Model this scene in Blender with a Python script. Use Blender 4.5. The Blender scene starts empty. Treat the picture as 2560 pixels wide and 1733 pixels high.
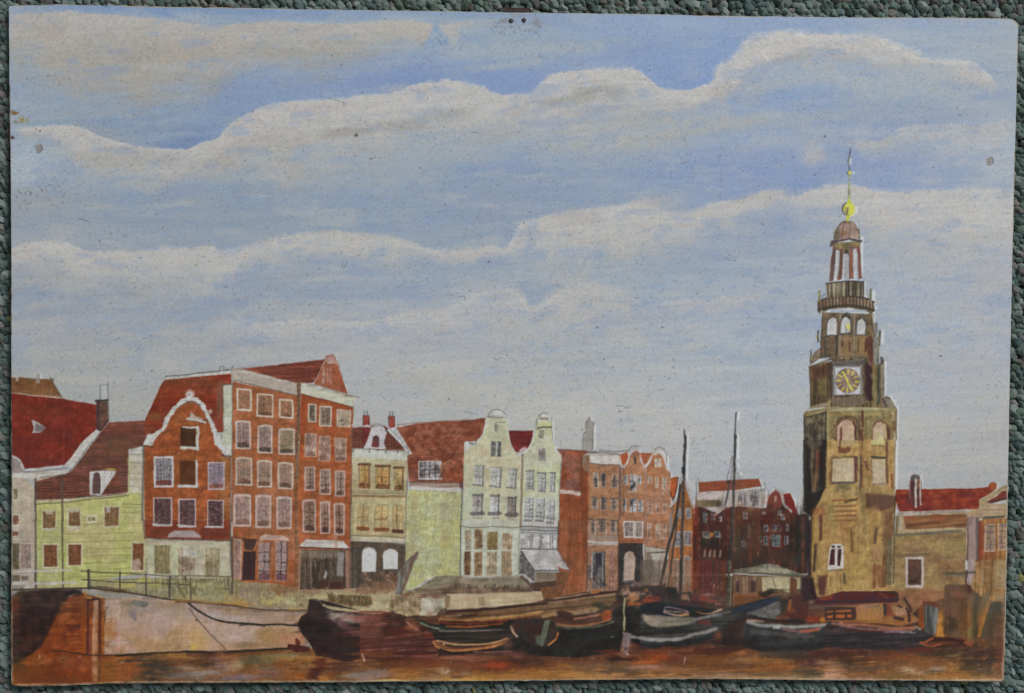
import bpy, math, random
import numpy as np
from mathutils import Vector, Euler

# ---------------------------------------------------------------- camera, light, exposure
scene = bpy.context.scene
col = scene.collection
CAM_ROT = (-0.030802, -0.03141, 0.006571)
CAM_LOC = (-0.024952, 0.023414, 0.680397)
LENS = 40.0
TOP = 0.0                     # world height of the painted face; the carpet pile ends 4 mm lower
cam_data = bpy.data.cameras.new('camera')
cam_data.lens = LENS
cam_data.sensor_width = 36.0
cam_data.clip_start = 0.01
cam_data.clip_end = 50.0
cam = bpy.data.objects.new('camera', cam_data)
cam.rotation_euler = CAM_ROT
cam.location = CAM_LOC
col.objects.link(cam)
scene.camera = cam

world = bpy.data.worlds.new('World')
scene.world = world
world.use_nodes = True
world.node_tree.nodes['Background'].inputs['Color'].default_value = (0.93, 0.97, 1.0, 1)
world.node_tree.nodes['Background'].inputs['Strength'].default_value = 0.20

def lamp(name, loc, size, power, color):
    l = bpy.data.lights.new(name, 'AREA')
    l.shape = 'RECTANGLE'; l.size = size[0]; l.size_y = size[1]
    l.energy = power; l.color = color
    o = bpy.data.objects.new(name, l)
    o.location = loc
    o.rotation_euler = (Vector((0, 0, 0)) - Vector(loc)).to_track_quat('-Z', 'Y').to_euler()
    col.objects.link(o)
    return o
# a window up and to the right of the board, out of the picture
lamp('window_light', (3.5, 3.8, 4.2), (1.8, 2.4), 300.0, (1.0, 0.98, 0.965))
scene.view_settings.view_transform = 'Standard'
scene.view_settings.look = 'None'
scene.view_settings.exposure = 0.0
scene.view_settings.gamma = 1.0

# ---------------------------------------------------------------- geometry of the photographed plane
R_ = np.array(Euler(CAM_ROT, 'XYZ').to_matrix())
T_ = np.array(CAM_LOC)
def to_plane(p, z=TOP):
    """corner measurements of the real board, in metres on the board's plane"""
    p = np.asarray(p, float).reshape(-1, 2)
    d = np.stack([(p[:, 0] - 1280) / 2560 * 36 / LENS, -(p[:, 1] - 866.5) / 2560 * 36 / LENS, -np.ones(len(p))], 1) @ R_.T
    t = (z - T_[2]) / d[:, 2]
    return (T_ + d * t[:, None])[:, :2]
CW, CH = 2520, 1700
SPX = 0.608 / CW
X0, Y1 = -0.304, 0.205
def to_canvas(p):
    q = to_plane(p)
    return np.stack([(q[:, 0] - X0) / SPX, (Y1 - q[:, 1]) / SPX], 1)

class View:
    def __init__(s, x, y, k): s.x, s.y, s.k = x, y, k
    def raw(s, t):
        if isinstance(t, str):
            t = [tuple(float(v) for v in w.split(',')) for w in t.split()]
        t = np.asarray(t, float).reshape(-1, 2)
        return t / s.k + np.array([s.x, s.y])
    def __call__(s, t): return to_canvas(s.raw(t))
vA = View(0, 900, 3.8733); vB = View(560, 860, 3.8733); vC = View(1100, 960, 3.8733)
vD = View(0, 1300, 3.8733); vE = View(560, 1200, 3.8733); vG = View(1100, 1300, 3.8733)
vH = View(1600, 1100, 4.648); vI = View(1960, 340, 3.9325); vJ = View(1960, 700, 3.9325)
vK = View(1960, 1100, 3.9325); vL = View(1600, 1400, 4.648); vM = View(2060, 1400, 4.648)
vN = View(2210, 1150, 6.291); vF = View(0, 0, 0.90781); vO = View(0, 0, 1.0)
v1 = View(0, 0, 2.905); v2 = View(800, 0, 2.905); v3 = View(1760, 0, 2.905)
v4 = View(0, 400, 2.905); v5 = View(800, 400, 2.905); v6 = View(1400, 300, 2.905)
vQ = View(300, 1500, 3.8733); vR = View(900, 1500, 3.8733)

# ---------------------------------------------------------------- the painter: brush work in board space
rs = np.random.RandomState(7)
def up(a, h, w):
    """smooth enlargement of a small array of random values"""
    H, W = a.shape
    def axis(n, m):
        t = np.linspace(0, n - 1.001, m); i = t.astype(int); f = t - i
        return i, f * f * (3 - 2 * f)
    yi, yf = axis(H, h); xi, xf = axis(W, w)
    b = a[:, xi] * (1 - xf) + a[:, xi + 1] * xf
    return (b[yi] * (1 - yf)[:, None] + b[yi + 1] * yf[:, None]).astype(np.float32)
FX = np.fft.rfftfreq(CW)[None, :]; FY = np.fft.fftfreq(CH)[:, None]
def noise(sx, sy, tilt=0.0, p=1.35):
    """cloudy random field with feature size sx by sy canvas pixels, clipped to -1..1"""
    w = np.fft.rfft2(rs.standard_normal((CH, CW)).astype(np.float32))
    fx = FX * math.cos(tilt) + FY * math.sin(tilt); fy = -FX * math.sin(tilt) + FY * math.cos(tilt)
    o = np.fft.irfft2(w / (1 + (fx * sx) ** 2 + (fy * sy) ** 2) ** p, s=(CH, CW))
    o = (o - o.mean()) / o.std() * .42
    return np.clip(o, -1, 1).astype(np.float32)
N_big = noise(420, 260)
N_blot = noise(110, 80)
N_mid = noise(30, 24)
N_fine = noise(8, 7)
N_pix = (rs.rand(CH, CW) * 2 - 1).astype(np.float32)
N_h = noise(170, 9, -.05)     # horizontal bristles
N_hl = noise(520, 60, -.04)
N_v = noise(9, 170)           # vertical bristles
WX = noise(50, 50) * 2.2; WY = noise(50, 50) * 2.2
WXf = noise(9, 9) * 1.0; WYf = noise(9, 9) * 1.0
TEX = {'b': N_blot, 'm': N_mid, 'f': N_fine, 'h': N_h, 'v': N_v, 'g': N_big, 'H': N_hl}

def c255(c): return np.array(c, np.float32)
IMG = np.zeros((CH, CW, 3), np.float32) + 140
LAB = np.zeros((CH, CW), np.int16)
HGT = np.zeros((CH, CW), np.float32)
parts = [None]
def P(name, parent=None, label=None):
    parts.append((name, parent, label)); return len(parts) - 1

def ss(a, b, x):
    t = np.clip((x - a) / (b - a + 1e-9), 0, 1); return t * t * (3 - 2 * t)
def smooth(pts, n=8, closed=False):
    p = np.asarray(pts, float)
    if closed: q = np.vstack([p[-1], p, p[0], p[1]])
    else: q = np.vstack([2 * p[0] - p[1], p, 2 * p[-1] - p[-2]])
    out = []
    for i in range(1, len(q) - 2):
        t = np.linspace(0, 1, n, endpoint=False)[:, None]
        a, b, c, d = q[i - 1], q[i], q[i + 1], q[i + 2]
        out.append(.5 * (2 * b + (c - a) * t + (2 * a - 5 * b + 4 * c - d) * t * t + (3 * b - 3 * c + d - a) * t ** 3))
    if not closed: out.append(p[-1:])
    return np.vstack(out)

def window_of(pts, pad):
    x0 = max(0, int(pts[:, 0].min() - pad)); x1 = min(CW, int(pts[:, 0].max() + pad) + 1)
    y0 = max(0, int(pts[:, 1].min() - pad)); y1 = min(CH, int(pts[:, 1].max() + pad) + 1)
    return x0, x1, y0, y1
def coords(b, wob):
    x0, x1, y0, y1 = b
    yy, xx = np.mgrid[y0:y1, x0:x1].astype(np.float32)
    s = (slice(y0, y1), slice(x0, x1))
    return xx + (WX[s] + WXf[s]) * wob, yy + (WY[s] + WYf[s]) * wob, s
def seg_dist(xx, yy, a, b):
    d = b - a; L = float(d @ d) + 1e-9
    t = np.clip(((xx - a[0]) * d[0] + (yy - a[1]) * d[1]) / L, 0, 1)
    return (xx - a[0] - t * d[0]) ** 2 + (yy - a[1] - t * d[1]) ** 2, t
def shade(s, c, c2, mix, tex):
    """colour of a stroke: two paints streaked together and uneven in thickness"""
    base = np.broadcast_to(c255(c), IMG[s].shape).copy()
    if c2 is not None:
        m = ss(-.5, .5, TEX[mix][s])[..., None]
        base = base * (1 - m) + c255(c2) * m
    if tex:
        for k, amp in tex: base *= (1 + TEX[k][s] * amp)[..., None]
    return base
DT = (('m', .05), ('f', .06))
def put(s, cov, colr, p, alpha, height):
    a = (cov * alpha)[..., None]
    IMG[s] = IMG[s] * (1 - a) + colr * a
    if p is not None:
        LAB[s][cov > .5] = p
    if height: HGT[s] = HGT[s] * (1 - cov * .6) + height * cov
def pg(V, pts, c, c2=None, mix='b', p=None, alpha=1.0, soft=.9, wob=.42, tex=DT, sm=False, height=0.0, dry=0.0, clip=None):
    q = V(pts)
    if sm: q = smooth(q, 6, True)
    b = window_of(q, soft * 2 + 5)
    if b[0] >= b[1] or b[2] >= b[3]: return
    xx, yy, s = coords(b, wob)
    inside = np.zeros(xx.shape, bool); dm = np.full(xx.shape, 1e9, np.float32)
    n = len(q)
    for i in range(n):
        a, e = q[i], q[(i + 1) % n]
        d, _ = seg_dist(xx, yy, a, e); np.minimum(dm, d, out=dm)
        if abs(a[1] - e[1]) > 1e-6:
            cr = ((a[1] > yy) != (e[1] > yy)) & (xx < (e[0] - a[0]) * (yy - a[1]) / (e[1] - a[1]) + a[0])
            inside ^= cr
    sd = np.sqrt(dm) * np.where(inside, 1, -1)
    cov = ss(-soft, soft, sd)
    if dry: cov = cov * ss(-.9, .1, TEX['h'][s] * .5 + TEX['f'][s] * .6 + (1 - dry * 1.4))
    if clip is not None: cov = cov * np.isin(LAB[s], clip)
    put(s, cov, shade(s, c, c2, mix, tex), p, alpha, height)
def ln(V, pts, w, c, c2=None, mix='f', p=None, alpha=1.0, soft=.7, wob=.45, sm=False, tex=DT, dry=0.0, taper=False, height=0.0, clip=None):
    q = V(pts)
    if sm: q = smooth(q, 6)
    b = window_of(q, w + soft * 2 + 4)
    if b[0] >= b[1] or b[2] >= b[3]: return
    xx, yy, s = coords(b, wob)
    dm = np.full(xx.shape, 1e9, np.float32); n = len(q) - 1
    along = np.zeros(xx.shape, np.float32)
    for i in range(n):
        d, t = seg_dist(xx, yy, q[i], q[i + 1]); k = d < dm
        dm = np.where(k, d, dm)
        if taper: along = np.where(k, (i + t) / n, along)
    hw = w / 2 * (1 + .22 * N_mid[s])
    if taper: hw = hw * (1.1 - .9 * along)
    cov = 1 - ss(hw - soft, hw + soft, np.sqrt(dm))
    if w < 1.6: cov = cov * 1.0
    if dry: cov = cov * ss(-.9, .1, TEX['m'][s] * .6 + TEX['f'][s] * .7 + (1 - dry * 1.4))
    if clip is not None: cov = cov * np.isin(LAB[s], clip)
    put(s, cov, shade(s, c, c2, mix, tex), p, alpha, height)
def blob(V, x, y, rx, ry, c, alpha=.5, ang=0, rough=.5, tex=(('f', .04),), p=None, kind='H', clip=None, height=0.0):
    """a soft rubbed-in patch of paint; rx, ry in native pixels"""
    q = V([(x, y)])[0]
    R = max(rx, ry) * 1.7
    b = window_of(np.array([q]), R)
    if b[0] >= b[1] or b[2] >= b[3]: return
    xx, yy, s = coords(b, 1.5)
    ca, sa = math.cos(ang), math.sin(ang)
    u = ((xx - q[0]) * ca + (yy - q[1]) * sa) / rx; v = (-(xx - q[0]) * sa + (yy - q[1]) * ca) / ry
    r = np.sqrt(u * u + v * v) + TEX[kind][s] * rough * .35 + TEX['m'][s] * rough * .18
    cov = 1 - ss(.15, 1.15, r)
    if clip is not None: cov = cov * np.isin(LAB[s], clip)
    put(s, cov, shade(s, c, None, 'b', tex), p, alpha, height)
def cloud(V, top, bot, c, c2=None, alpha=.95, ts=8, bs=.5, p=None, rag=9, height=0.0, fade=60):
    """a cloud bank: crisp lit upper edge, rubbed out below"""
    t = V(top); b_ = V(bot); t = smooth(t, 6)
    x0, x1 = max(0, int(t[0, 0])), min(CW, int(t[-1, 0]))
    xs = np.arange(x0, x1)
    ty = np.interp(xs, t[:, 0], t[:, 1]); by = np.interp(xs, b_[:, 0], b_[:, 1])
    y0 = max(0, int(ty.min() - 30)); y1 = min(CH, int(by.max() + 30))
    s = (slice(y0, y1), slice(x0, x1))
    yy = np.mgrid[y0:y1, x0:x1][0] + N_mid[s] * rag * .5 + N_blot[s] * rag * 1.1 + N_fine[s] * 2.4
    d = (yy - ty) / 1.0; D = np.maximum(by - ty, 4) * 1.12
    tss = ts * (1 + 1.3 * N_blot[s]).clip(.25, 2.6)
    low = 1 - ss(bs * .5, 1.35, d / D + N_h[s] * .07 + N_blot[s] * .22 + N_hl[s] * .12)
    cov = ss(0, 1, d / tss) * low
    ex = np.minimum(xs - x0, x1 - xs) / fade
    cov = cov * np.clip(ex, 0, 1)[None, :]
    f = ss(.1, .9, d / D + N_blot[s] * .3)[..., None]
    base = shade(s, c, None, 'b', (('b', .025), ('h', .03), ('f', .03)))
    if c2 is not None: base = base * (1 - f) + shade(s, c2, None, 'b', (('b', .03), ('h', .03), ('f', .03))) * f
    put(s, cov, base, p, alpha, 0)
    if height: HGT[s] = np.maximum(HGT[s], height * ss(0, 4, d) * (1 - ss(12, 34, d)) * cov)
def scat(V, x0, y0, x1, y1, n, cols, w=(1, 2.5), L=(3, 9), alpha=.6, ang=0.0, spread=.5, seed=1, dry=0, p=None, clip=None):
    """small loose touches of the brush"""
    r = random.Random(seed)
    for i in range(n):
        x, y = r.uniform(x0, x1), r.uniform(y0, y1)
        a = ang + r.uniform(-spread, spread); l = r.uniform(*L) * V.k / 2
        ln(V, [(x - math.cos(a) * l, y - math.sin(a) * l), (x + math.cos(a) * l, y + math.sin(a) * l)],
           r.uniform(*w), r.choice(cols), alpha=alpha * r.uniform(.6, 1.1) if alpha < .9 else 1, wob=1, tex=(), dry=dry, p=p, clip=clip)
# ---------------------------------------------------------------- painted sky
sky = P('painted_sky')
LAB[:] = sky
# paint colours read off the board at a coarse net of points (columns every 290 px, rows below)
gy = [0, 90, 180, 290, 400, 480, 560, 650, 740, 830, 920, 1020, 1200, 1600]
net = [
 [(128,148,175),(112,140,186),(108,136,184),(115,142,182),(118,142,178),(128,152,186),(126,148,184),(130,150,178),(136,150,164)],
 [(150,160,165),(150,160,168),(142,158,170),(138,158,172),(140,158,172),(124,148,184),(118,144,188),(132,152,176),(138,152,166)],
 [(136,154,172),(132,152,176),(120,144,182),(118,142,184),(118,142,186),(116,142,188),(118,144,188),(142,156,170),(138,152,168)],
 [(134,152,170),(120,144,176),(118,142,178),(140,156,172),(144,158,174),(142,156,172),(134,152,178),(130,146,174),(136,150,172)],
 [(150,164,176),(136,154,172),(124,146,172),(134,152,170),(126,146,174),(128,148,176),(124,144,180),(124,144,180),(142,156,172)],
 [(138,148,160),(130,148,166),(128,146,168),(128,148,172),(128,146,172),(126,146,174),(122,142,180),(124,144,178),(146,158,170)],
 [(146,154,162),(138,150,164),(136,150,166),(136,152,168),(130,148,170),(134,150,170),(138,152,172),(144,156,170),(148,156,168)],
 [(140,149,160),(138,149,162),(140,152,164),(144,156,168),(142,156,170),(144,158,170),(144,156,172),(152,160,170),(148,156,166)],
 [(148,153,156),(144,152,158),(142,152,162),(150,157,164),(148,157,165),(150,160,168),(146,158,172),(150,160,170),(152,158,164)],
 [(150,154,152),(152,156,154),(154,158,156),(156,160,160),(158,162,160),(158,164,164),(150,160,168),(152,160,166),(156,159,160)],
 [(150,153,148),(155,157,147),(158,160,150),(160,162,156),(166,167,156),(164,166,160),(155,162,166),(157,163,166),(155,157,154)],
 [(148,151,150),(150,153,150),(154,155,150),(158,159,152),(162,163,154),(160,162,158),(156,161,162),(160,161,156),(154,155,151)],
 [(148,150,148),(148,150,148),(152,152,148),(154,154,150),(156,156,152),(158,160,156),(158,160,156),(156,156,150),(152,152,148)],
 [(100,80,60)]*9]
net = np.array(net, np.float32)
gp = to_canvas([(1280, y * 1.1015) for y in gy])[:, 1]
yy0 = np.mgrid[0:CH, 0:CW][0].astype(np.float32)
rowf = np.interp(np.arange(CH), gp, np.arange(len(gy)))
full = np.zeros((CH, CW, 3), np.float32)
for k in range(3):
    cols_ = up(net[:, :, k], len(gy) * 40, CW)            # smooth across
    idx = np.clip(rowf / (len(gy) - 1) * (len(gy) * 40 - 1), 0, len(gy) * 40 - 1.01)
    i0 = idx.astype(int); f0 = (idx - i0)[:, None]
    full[:, :, k] = cols_[i0] * (1 - f0) + cols_[np.minimum(i0 + 1, len(gy) * 40 - 1)] * f0
# drag the net about so nothing reads as a gradient
sh_x = (N_big * 55 + N_blot * 25).astype(int); sh_y = (N_big * 16 + N_hl * 15 + N_h * 5).astype(int)
YY, XX = np.mgrid[0:CH, 0:CW]
IMG[:] = full[np.clip(YY + sh_y, 0, CH - 1), np.clip(XX + sh_x, 0, CW - 1)]
del full, YY, XX, sh_x, sh_y
g_ = IMG.mean(2, keepdims=True)
IMG *= (1 + .018 * N_h + .016 * N_hl)[..., None]
IMG += (N_hl * 3.0 + N_blot * 2.0)[..., None] * np.array([1.1, .4, -1.0], np.float32)
BL = (112, 138, 190); LB = (134, 154, 176); CR = (164, 158, 148); CW_ = (178, 172, 164); GR = (140, 142, 138)
# blue breaks
for x, y, rx, ry, c, a, an in [
 (480,345,70,34,(98,122,172),.8,-.15),(560,300,60,35,(112,136,178),.5,-.5),(330,300,190,30,(116,138,168),.5,0),
 (570,225,70,40,(112,136,180),.6,-.2),(700,215,190,30,(118,142,180),.55,-.1),(940,200,190,26,(110,134,186),.75,-.1),(1080,175,140,24,(110,136,182),.6,0),
 (1270,200,90,34,(108,134,190),.8,.1),(1330,205,70,28,(108,134,190),.7,-.3),(1480,120,220,22,(116,140,184),.6,-.1),(1500,60,180,34,(122,146,186),.6,.1),
 (1660,170,90,40,(108,136,188),.8,.1),(1780,150,60,40,(112,140,192),.8,-.8),(1770,185,40,26,(102,134,196),.8,-.6),(1900,60,220,22,(128,150,182),.5,0),
 (2240,58,90,14,(124,146,186),.5,0),(1100,28,260,9,(120,146,180),.7,0),(600,30,300,18,(106,134,182),.9,.04),(420,35,60,14,(92,124,182),.7,.2),
 (300,20,200,9,(112,140,180),.6,.03),(50,205,34,60,(128,150,176),.6,0),(90,240,70,34,(128,150,172),.5,0),
 (720,480,200,16,(118,140,172),.5,0),(400,485,130,22,(116,138,172),.6,-.1),(590,475,40,20,(112,132,170),.4,.5),
 (1240,425,220,18,(118,140,176),.45,-.05),(1350,440,260,24,(122,142,176),.45,0),(1700,430,190,34,(114,138,186),.55,-.1),(1950,420,230,46,(112,136,186),.6,0),
 (2020,462,70,20,(106,132,188),.7,-.25),(2160,400,120,40,(118,138,182),.55,.1),(2330,420,130,48,(124,142,178),.5,0),(2480,235,60,12,(120,138,178),.7,-.1),(2200,255,200,22,(128,146,172),.4,0),
 (130,655,70,14,(118,136,164),.55,0),(420,640,160,14,(122,138,166),.5,0),(560,755,160,14,(128,142,168),.5,0),(300,750,120,16,(130,144,166),.4,-.05),
 (1230,640,46,20,(112,132,172),.7,.1),(1060,690,200,34,(124,142,170),.4,0),(1300,730,100,30,(116,136,168),.6,.1),(1570,640,120,34,(130,148,176),.5,.1),
 (1430,660,60,22,(118,142,170),.55,-.6),(920,735,170,22,(122,140,168),.45,0),(1520,620,40,30,(112,140,172),.5,-.6),
 (1560,780,110,40,(128,146,172),.45,0),(900,825,120,12,(132,146,170),.5,0),(720,815,70,12,(134,148,170),.5,0),(1900,590,130,34,(128,146,176),.4,0),(1600,780,90,30,(126,144,172),.4,0)]:
    blob(vO, x, y, rx * 1.15, ry * 1.3, c, a * .75, an, rough=1.1)
# pale and cream rubbings
for x, y, rx, ry, c, a, an in [
 (90,380,80,60,(150,166,182),.8,.2),(60,430,50,40,(150,168,184),.6,0),(150,500,110,50,(140,148,158),.5,0),(250,330,110,26,(148,150,146),.45,.25),
 (60,55,50,26,(144,154,176),.5,0),(1260,130,200,26,(146,160,166),.55,-.05),(1240,165,140,12,(152,162,166),.6,-.1),(1470,110,150,16,(146,160,166),.5,-.1),
 (1000,440,150,40,(140,152,160),.35,-.1),(1550,365,260,26,(150,154,156),.5,-.1),(1750,330,160,20,(148,152,154),.5,-.15),(1950,300,220,18,(144,154,164),.5,-.1),
 (2030,385,40,40,(164,160,160),.75,.3),(2140,330,120,16,(152,162,176),.6,0),(2160,370,50,26,(148,160,178),.5,.6),(1930,350,60,20,(150,158,172),.4,0),
 (520,655,40,26,(162,160,136),.7,.1),(155,628,60,14,(172,162,144),.6,.1),(500,700,60,18,(158,156,142),.5,0),
 (2080,790,60,60,(150,156,172),.35,0),(2060,760,50,40,(150,152,156),.3,0),
 (1080,960,80,40,(162,160,140),.45,0),(1000,930,70,30,(160,158,146),.35,0),(1150,990,60,40,(160,154,140),.4,0),(500,870,200,40,(150,152,148),.3,0),
 (340,700,50,22,(152,150,148),.45,0),(350,735,40,22,(154,152,144),.45,0),(1420,560,50,50,(160,156,148),.55,.8),(900,600,120,16,(162,160,152),.5,.1),
 (2300,910,200,60,(158,158,156),.35,0),(2360,640,150,50,(156,160,166),.35,0),(2150,560,120,40,(150,158,174),.4,0),(2200,480,60,16,(164,170,182),.6,.15)]:
    blob(vO, x, y, rx, ry, c, a, an, rough=1.0)
# cloud banks
c1 = P('painted_cloud', None, 'tan cloud bank along the top left edge')
cloud(vO, "24,36 70,29 110,28 172,25 241,31 310,37 379,42 430,48 492,57 551,59 620,52 688,49 760,55 820,58 880,55 960,48 1040,50 1088,56",
      "24,175 60,190 110,205 200,262 310,262 465,245 516,222 560,185 655,165 800,180 900,150 1000,138 1088,90", (168,162,152), (156,150,136), ts=6, bs=.62, rag=5, fade=8, p=c1)
cloud(vO, "1096,58 1150,54 1200,47 1240,46", "1096,85 1120,110 1140,112 1150,70 1240,56", (162,160,154), ts=4, bs=.6, rag=3, fade=10, p=c1)
pg(vO, "1088,58 1098,72 1120,92 1126,112 1060,118 1068,100 1078,80", (122,146,180), soft=5, alpha=.9)
for x, y, rx, ry, c, a in [(250,60,110,20,(172,164,158),.6),(120,80,80,30,(164,152,136),.6),(420,130,130,40,(158,148,132),.6),(260,130,120,40,(150,146,136),.5),
    (620,90,140,20,(168,162,156),.6),(700,130,140,26,(152,148,136),.6),(560,100,60,18,(168,156,140),.5),(880,70,90,14,(172,168,158),.6),(840,110,120,16,(150,148,136),.6),
    (150,160,90,18,(160,148,132),.5),(330,190,120,24,(156,150,136),.5),(240,225,70,20,(148,150,150),.5),(960,110,60,14,(148,156,156),.6),(110,40,90,10,(168,164,156),.5),(820,135,60,12,(140,150,148),.5)]:
    blob(vO, x, y, rx, ry, c, a, 0, rough=1.0, clip=[c1])
c2 = P('painted_cloud', None, 'long cream cloud bank rising to a thick white crest at the right')
cloud(vO, "24,318 100,312 180,308 260,338 345,360 450,368 495,356 540,342 556,322 580,302 620,278 650,262 700,252 760,246 800,243 860,241 900,234 960,230 1000,222 1040,206 1090,198 1130,195 1170,202 1205,212 1232,226 1262,233 1300,232 1332,224 1352,200 1380,182 1430,172 1500,168 1570,167 1598,172 1622,192 1650,214 1700,222 1750,212 1780,200 1800,184 1830,160 1852,135 1868,112 1885,100 1920,90 1960,79 2000,82 2040,79 2100,84 2160,90 2200,102 2250,116 2280,134 2320,142 2370,145 2430,150 2460,170 2500,212",
      "24,330 180,400 260,440 345,455 450,440 600,440 700,460 760,462 800,440 900,405 1000,385 1200,345 1300,310 1400,330 1500,345 1600,325 1700,300 1800,262 1850,222 1900,190 1950,170 2100,158 2200,175 2300,195 2400,215 2500,225",
      (178,174,166), (162,161,154), ts=9, bs=.6, rag=6, fade=30, p=c2, height=.7)
for x, y, rx, ry, c, a, an in [(640,300,100,22,(178,170,162),.7,-.4),(800,270,120,14,(172,166,162),.6,0),(1050,225,100,16,(174,168,160),.7,0),(1450,190,100,14,(176,172,166),.7,0),(1560,180,50,10,(178,174,168),.7,0),
    (700,350,130,30,(164,156,146),.6,-.1),(860,330,90,16,(148,144,134),.75,-.05),(1010,310,110,22,(146,146,140),.7,-.1),(1120,285,90,22,(146,148,144),.7,-.1),(1480,225,90,22,(140,142,138),.85,-.15),(1420,250,110,18,(146,146,136),.8,-.15),(1540,235,60,26,(142,144,142),.6,-.2),
    (560,400,80,30,(158,152,142),.6,-.2),(300,400,100,30,(156,152,142),.5,0),(420,400,100,20,(150,154,152),.6,0),(1500,275,120,16,(156,152,146),.6,-.1),(1300,270,60,22,(164,158,148),.6,0),(1250,320,150,20,(146,154,164),.6,-.1),(1600,290,90,16,(150,154,156),.5,-.1),
    (1820,220,60,26,(160,156,150),.6,-.6),(1990,140,110,16,(146,148,146),.7,-.2),(2120,150,120,16,(148,148,144),.6,.15),(1480,205,60,8,(150,146,138),.5,-.1),(740,425,40,30,(160,158,148),.55,0),(1230,350,90,16,(146,152,154),.5,-.1)]:
    blob(vO, x, y, rx, ry, c, a, an, rough=1.0, clip=[c2, sky])
for x, y, rx, ry, c, a, an in [(2000,190,170,40,(148,160,170),.75,-.1),(2200,210,180,36,(148,160,168),.7,.05),(1880,235,70,34,(148,158,164),.6,-.5),(1760,280,90,34,(158,160,158),.6,-.3),(1650,300,120,24,(156,158,152),.6,0),(2050,160,120,16,(158,162,158),.6,0),
    (1700,330,160,14,(160,160,150),.5,-.15),(1850,300,120,14,(156,160,160),.5,-.2),(2380,215,110,30,(146,158,166),.6,.1),(1500,350,160,26,(158,162,160),.5,0),(700,400,60,60,(160,160,150),.6,.2),(560,440,90,26,(150,156,158),.5,0),(1130,390,160,26,(148,157,164),.5,0)]:
    blob(vO, x, y, rx, ry, c, a, an, rough=1.3)
# thick white ridge paint
ln(vO, "1790,186 1815,168 1842,142 1862,116 1884,100 1918,92 1962,84 2010,90 2080,92 2150,98 2215,110 2290,140", 22, (188,184,176), c2=(172,168,160), mix='f', sm=True, soft=9, alpha=.85, wob=2.5, height=1.0, p=c2)
ln(vO, "1830,200 1850,170 1880,150 1920,135 1960,125", 26, (178,170,162), sm=True, soft=10, alpha=.75, wob=2.5, height=1.0)
ln(vO, "2000,118 2060,112 2130,125 2190,150", 16, (172,164,156), sm=True, soft=8, alpha=.6, wob=2.5, height=.9)
scat(vO, 1800, 92, 2200, 150, 90, [(198,190,182),(188,182,176),(150,146,140),(178,170,160)], w=(1,2.4), L=(5,16), alpha=.5, spread=.6, seed=4, clip=[c2])
scat(vO, 560, 250, 720, 380, 50, [(190,184,176),(140,136,128)], w=(.8,1.8), L=(5,14), alpha=.5, spread=1.2, seed=5, clip=[c2])
scat(vO, 60, 40, 640, 170, 60, [(184,178,166),(136,130,118),(172,160,140)], w=(.8,1.8), L=(6,16), alpha=.4, ang=.8, spread=.8, seed=6, clip=[c1])
c3 = P('painted_cloud', None, 'thin cream cloud band across the middle of the sky')
cloud(vF, "4,556 100,540 150,545 200,562 320,562 420,556 470,546 500,560 540,556 600,542 640,531 750,520 820,530 900,536 980,560 1060,562 1110,552 1150,556 1180,505 1240,482 1300,470 1400,465 1440,450 1470,455 1500,472 1560,480 1620,455 1690,440 1740,428 1800,440 1830,430 1900,413 1960,420 2000,428 2100,428 2200,424 2330,420",
      "4,600 100,625 200,650 320,650 400,660 520,660 600,605 700,590 800,595 900,600 1050,595 1150,585 1200,600 1250,640 1290,655 1330,640 1360,585 1420,600 1500,575 1560,560 1620,530 1700,505 1780,490 1900,520 2000,560 2100,590 2330,620",
      (176,173,166), (162,163,160), ts=11, bs=.55, rag=8, fade=20, p=c3)
for x, y, rx, ry, c, a, an in [(880,590,100,12,(172,168,158),.7,.05),(1180,625,100,12,(168,164,154),.6,0),(1450,540,90,34,(164,160,156),.7,-.2),(1620,510,70,30,(166,162,156),.7,0),(1560,520,60,14,(180,178,174),.7,-.1),(1420,590,40,34,(166,162,152),.6,.6),
    (1900,490,90,14,(168,162,154),.7,-.15),(1800,520,90,10,(166,160,154),.6,-.1),(2400,480,110,22,(160,164,168),.5,0),(1690,500,60,30,(158,160,166),.5,0),(2030,540,60,34,(156,160,168),.6,0),(1860,560,60,20,(138,152,172),.6,0),(1970,505,50,14,(150,154,168),.5,0)]:
    blob(vO, x, y, rx, ry, c, a, an, rough=1.0)
c4 = P('painted_cloud', None, 'faint pale cloud below the right hand screw hole')
cloud(vO, "2080,345 2180,345 2230,330 2280,310 2350,308 2440,310 2500,296 2570,300", "2080,352 2180,372 2300,380 2380,400 2570,500", (158,162,164), (150,160,170), ts=8, bs=.5, rag=9, fade=40, p=c4)
c5 = P('painted_cloud', None, 'low grey white cloud band in the centre of the sky')
cloud(vF, "480,715 600,725 700,712 800,722 860,715 920,700 1000,695 1040,675 1080,655 1130,640 1180,655 1210,690 1250,660 1300,642 1340,632 1400,650 1450,672 1480,700",
      "480,760 700,775 900,770 1100,760 1200,755 1300,760 1400,750 1480,720", (168,168,164), (158,161,163), ts=16, bs=.5, rag=10, fade=60, p=c5)
cloud(vF, "1330,690 1440,690 1540,676 1640,670 1700,675 1760,678", "1330,715 1540,715 1640,705 1760,700", (160,164,170), (152,158,166), ts=8, bs=.4, rag=9, fade=60, p=c5)
for x, y, rx, ry, c, a in [(1500,745,90,30,(158,158,154),.6),(1250,745,70,24,(156,158,158),.6),(1000,790,220,10,(166,166,160),.6),(760,790,160,12,(162,162,156),.5),(900,815,200,8,(170,170,166),.5),(700,775,120,12,(154,158,160),.4),(1250,790,160,14,(152,156,164),.4),(1400,800,200,22,(154,156,154),.4)]:
    blob(vO, x, y, rx, ry, c, a, 0, rough=1.0)
g_ = IMG.mean(2, keepdims=True)
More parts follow.
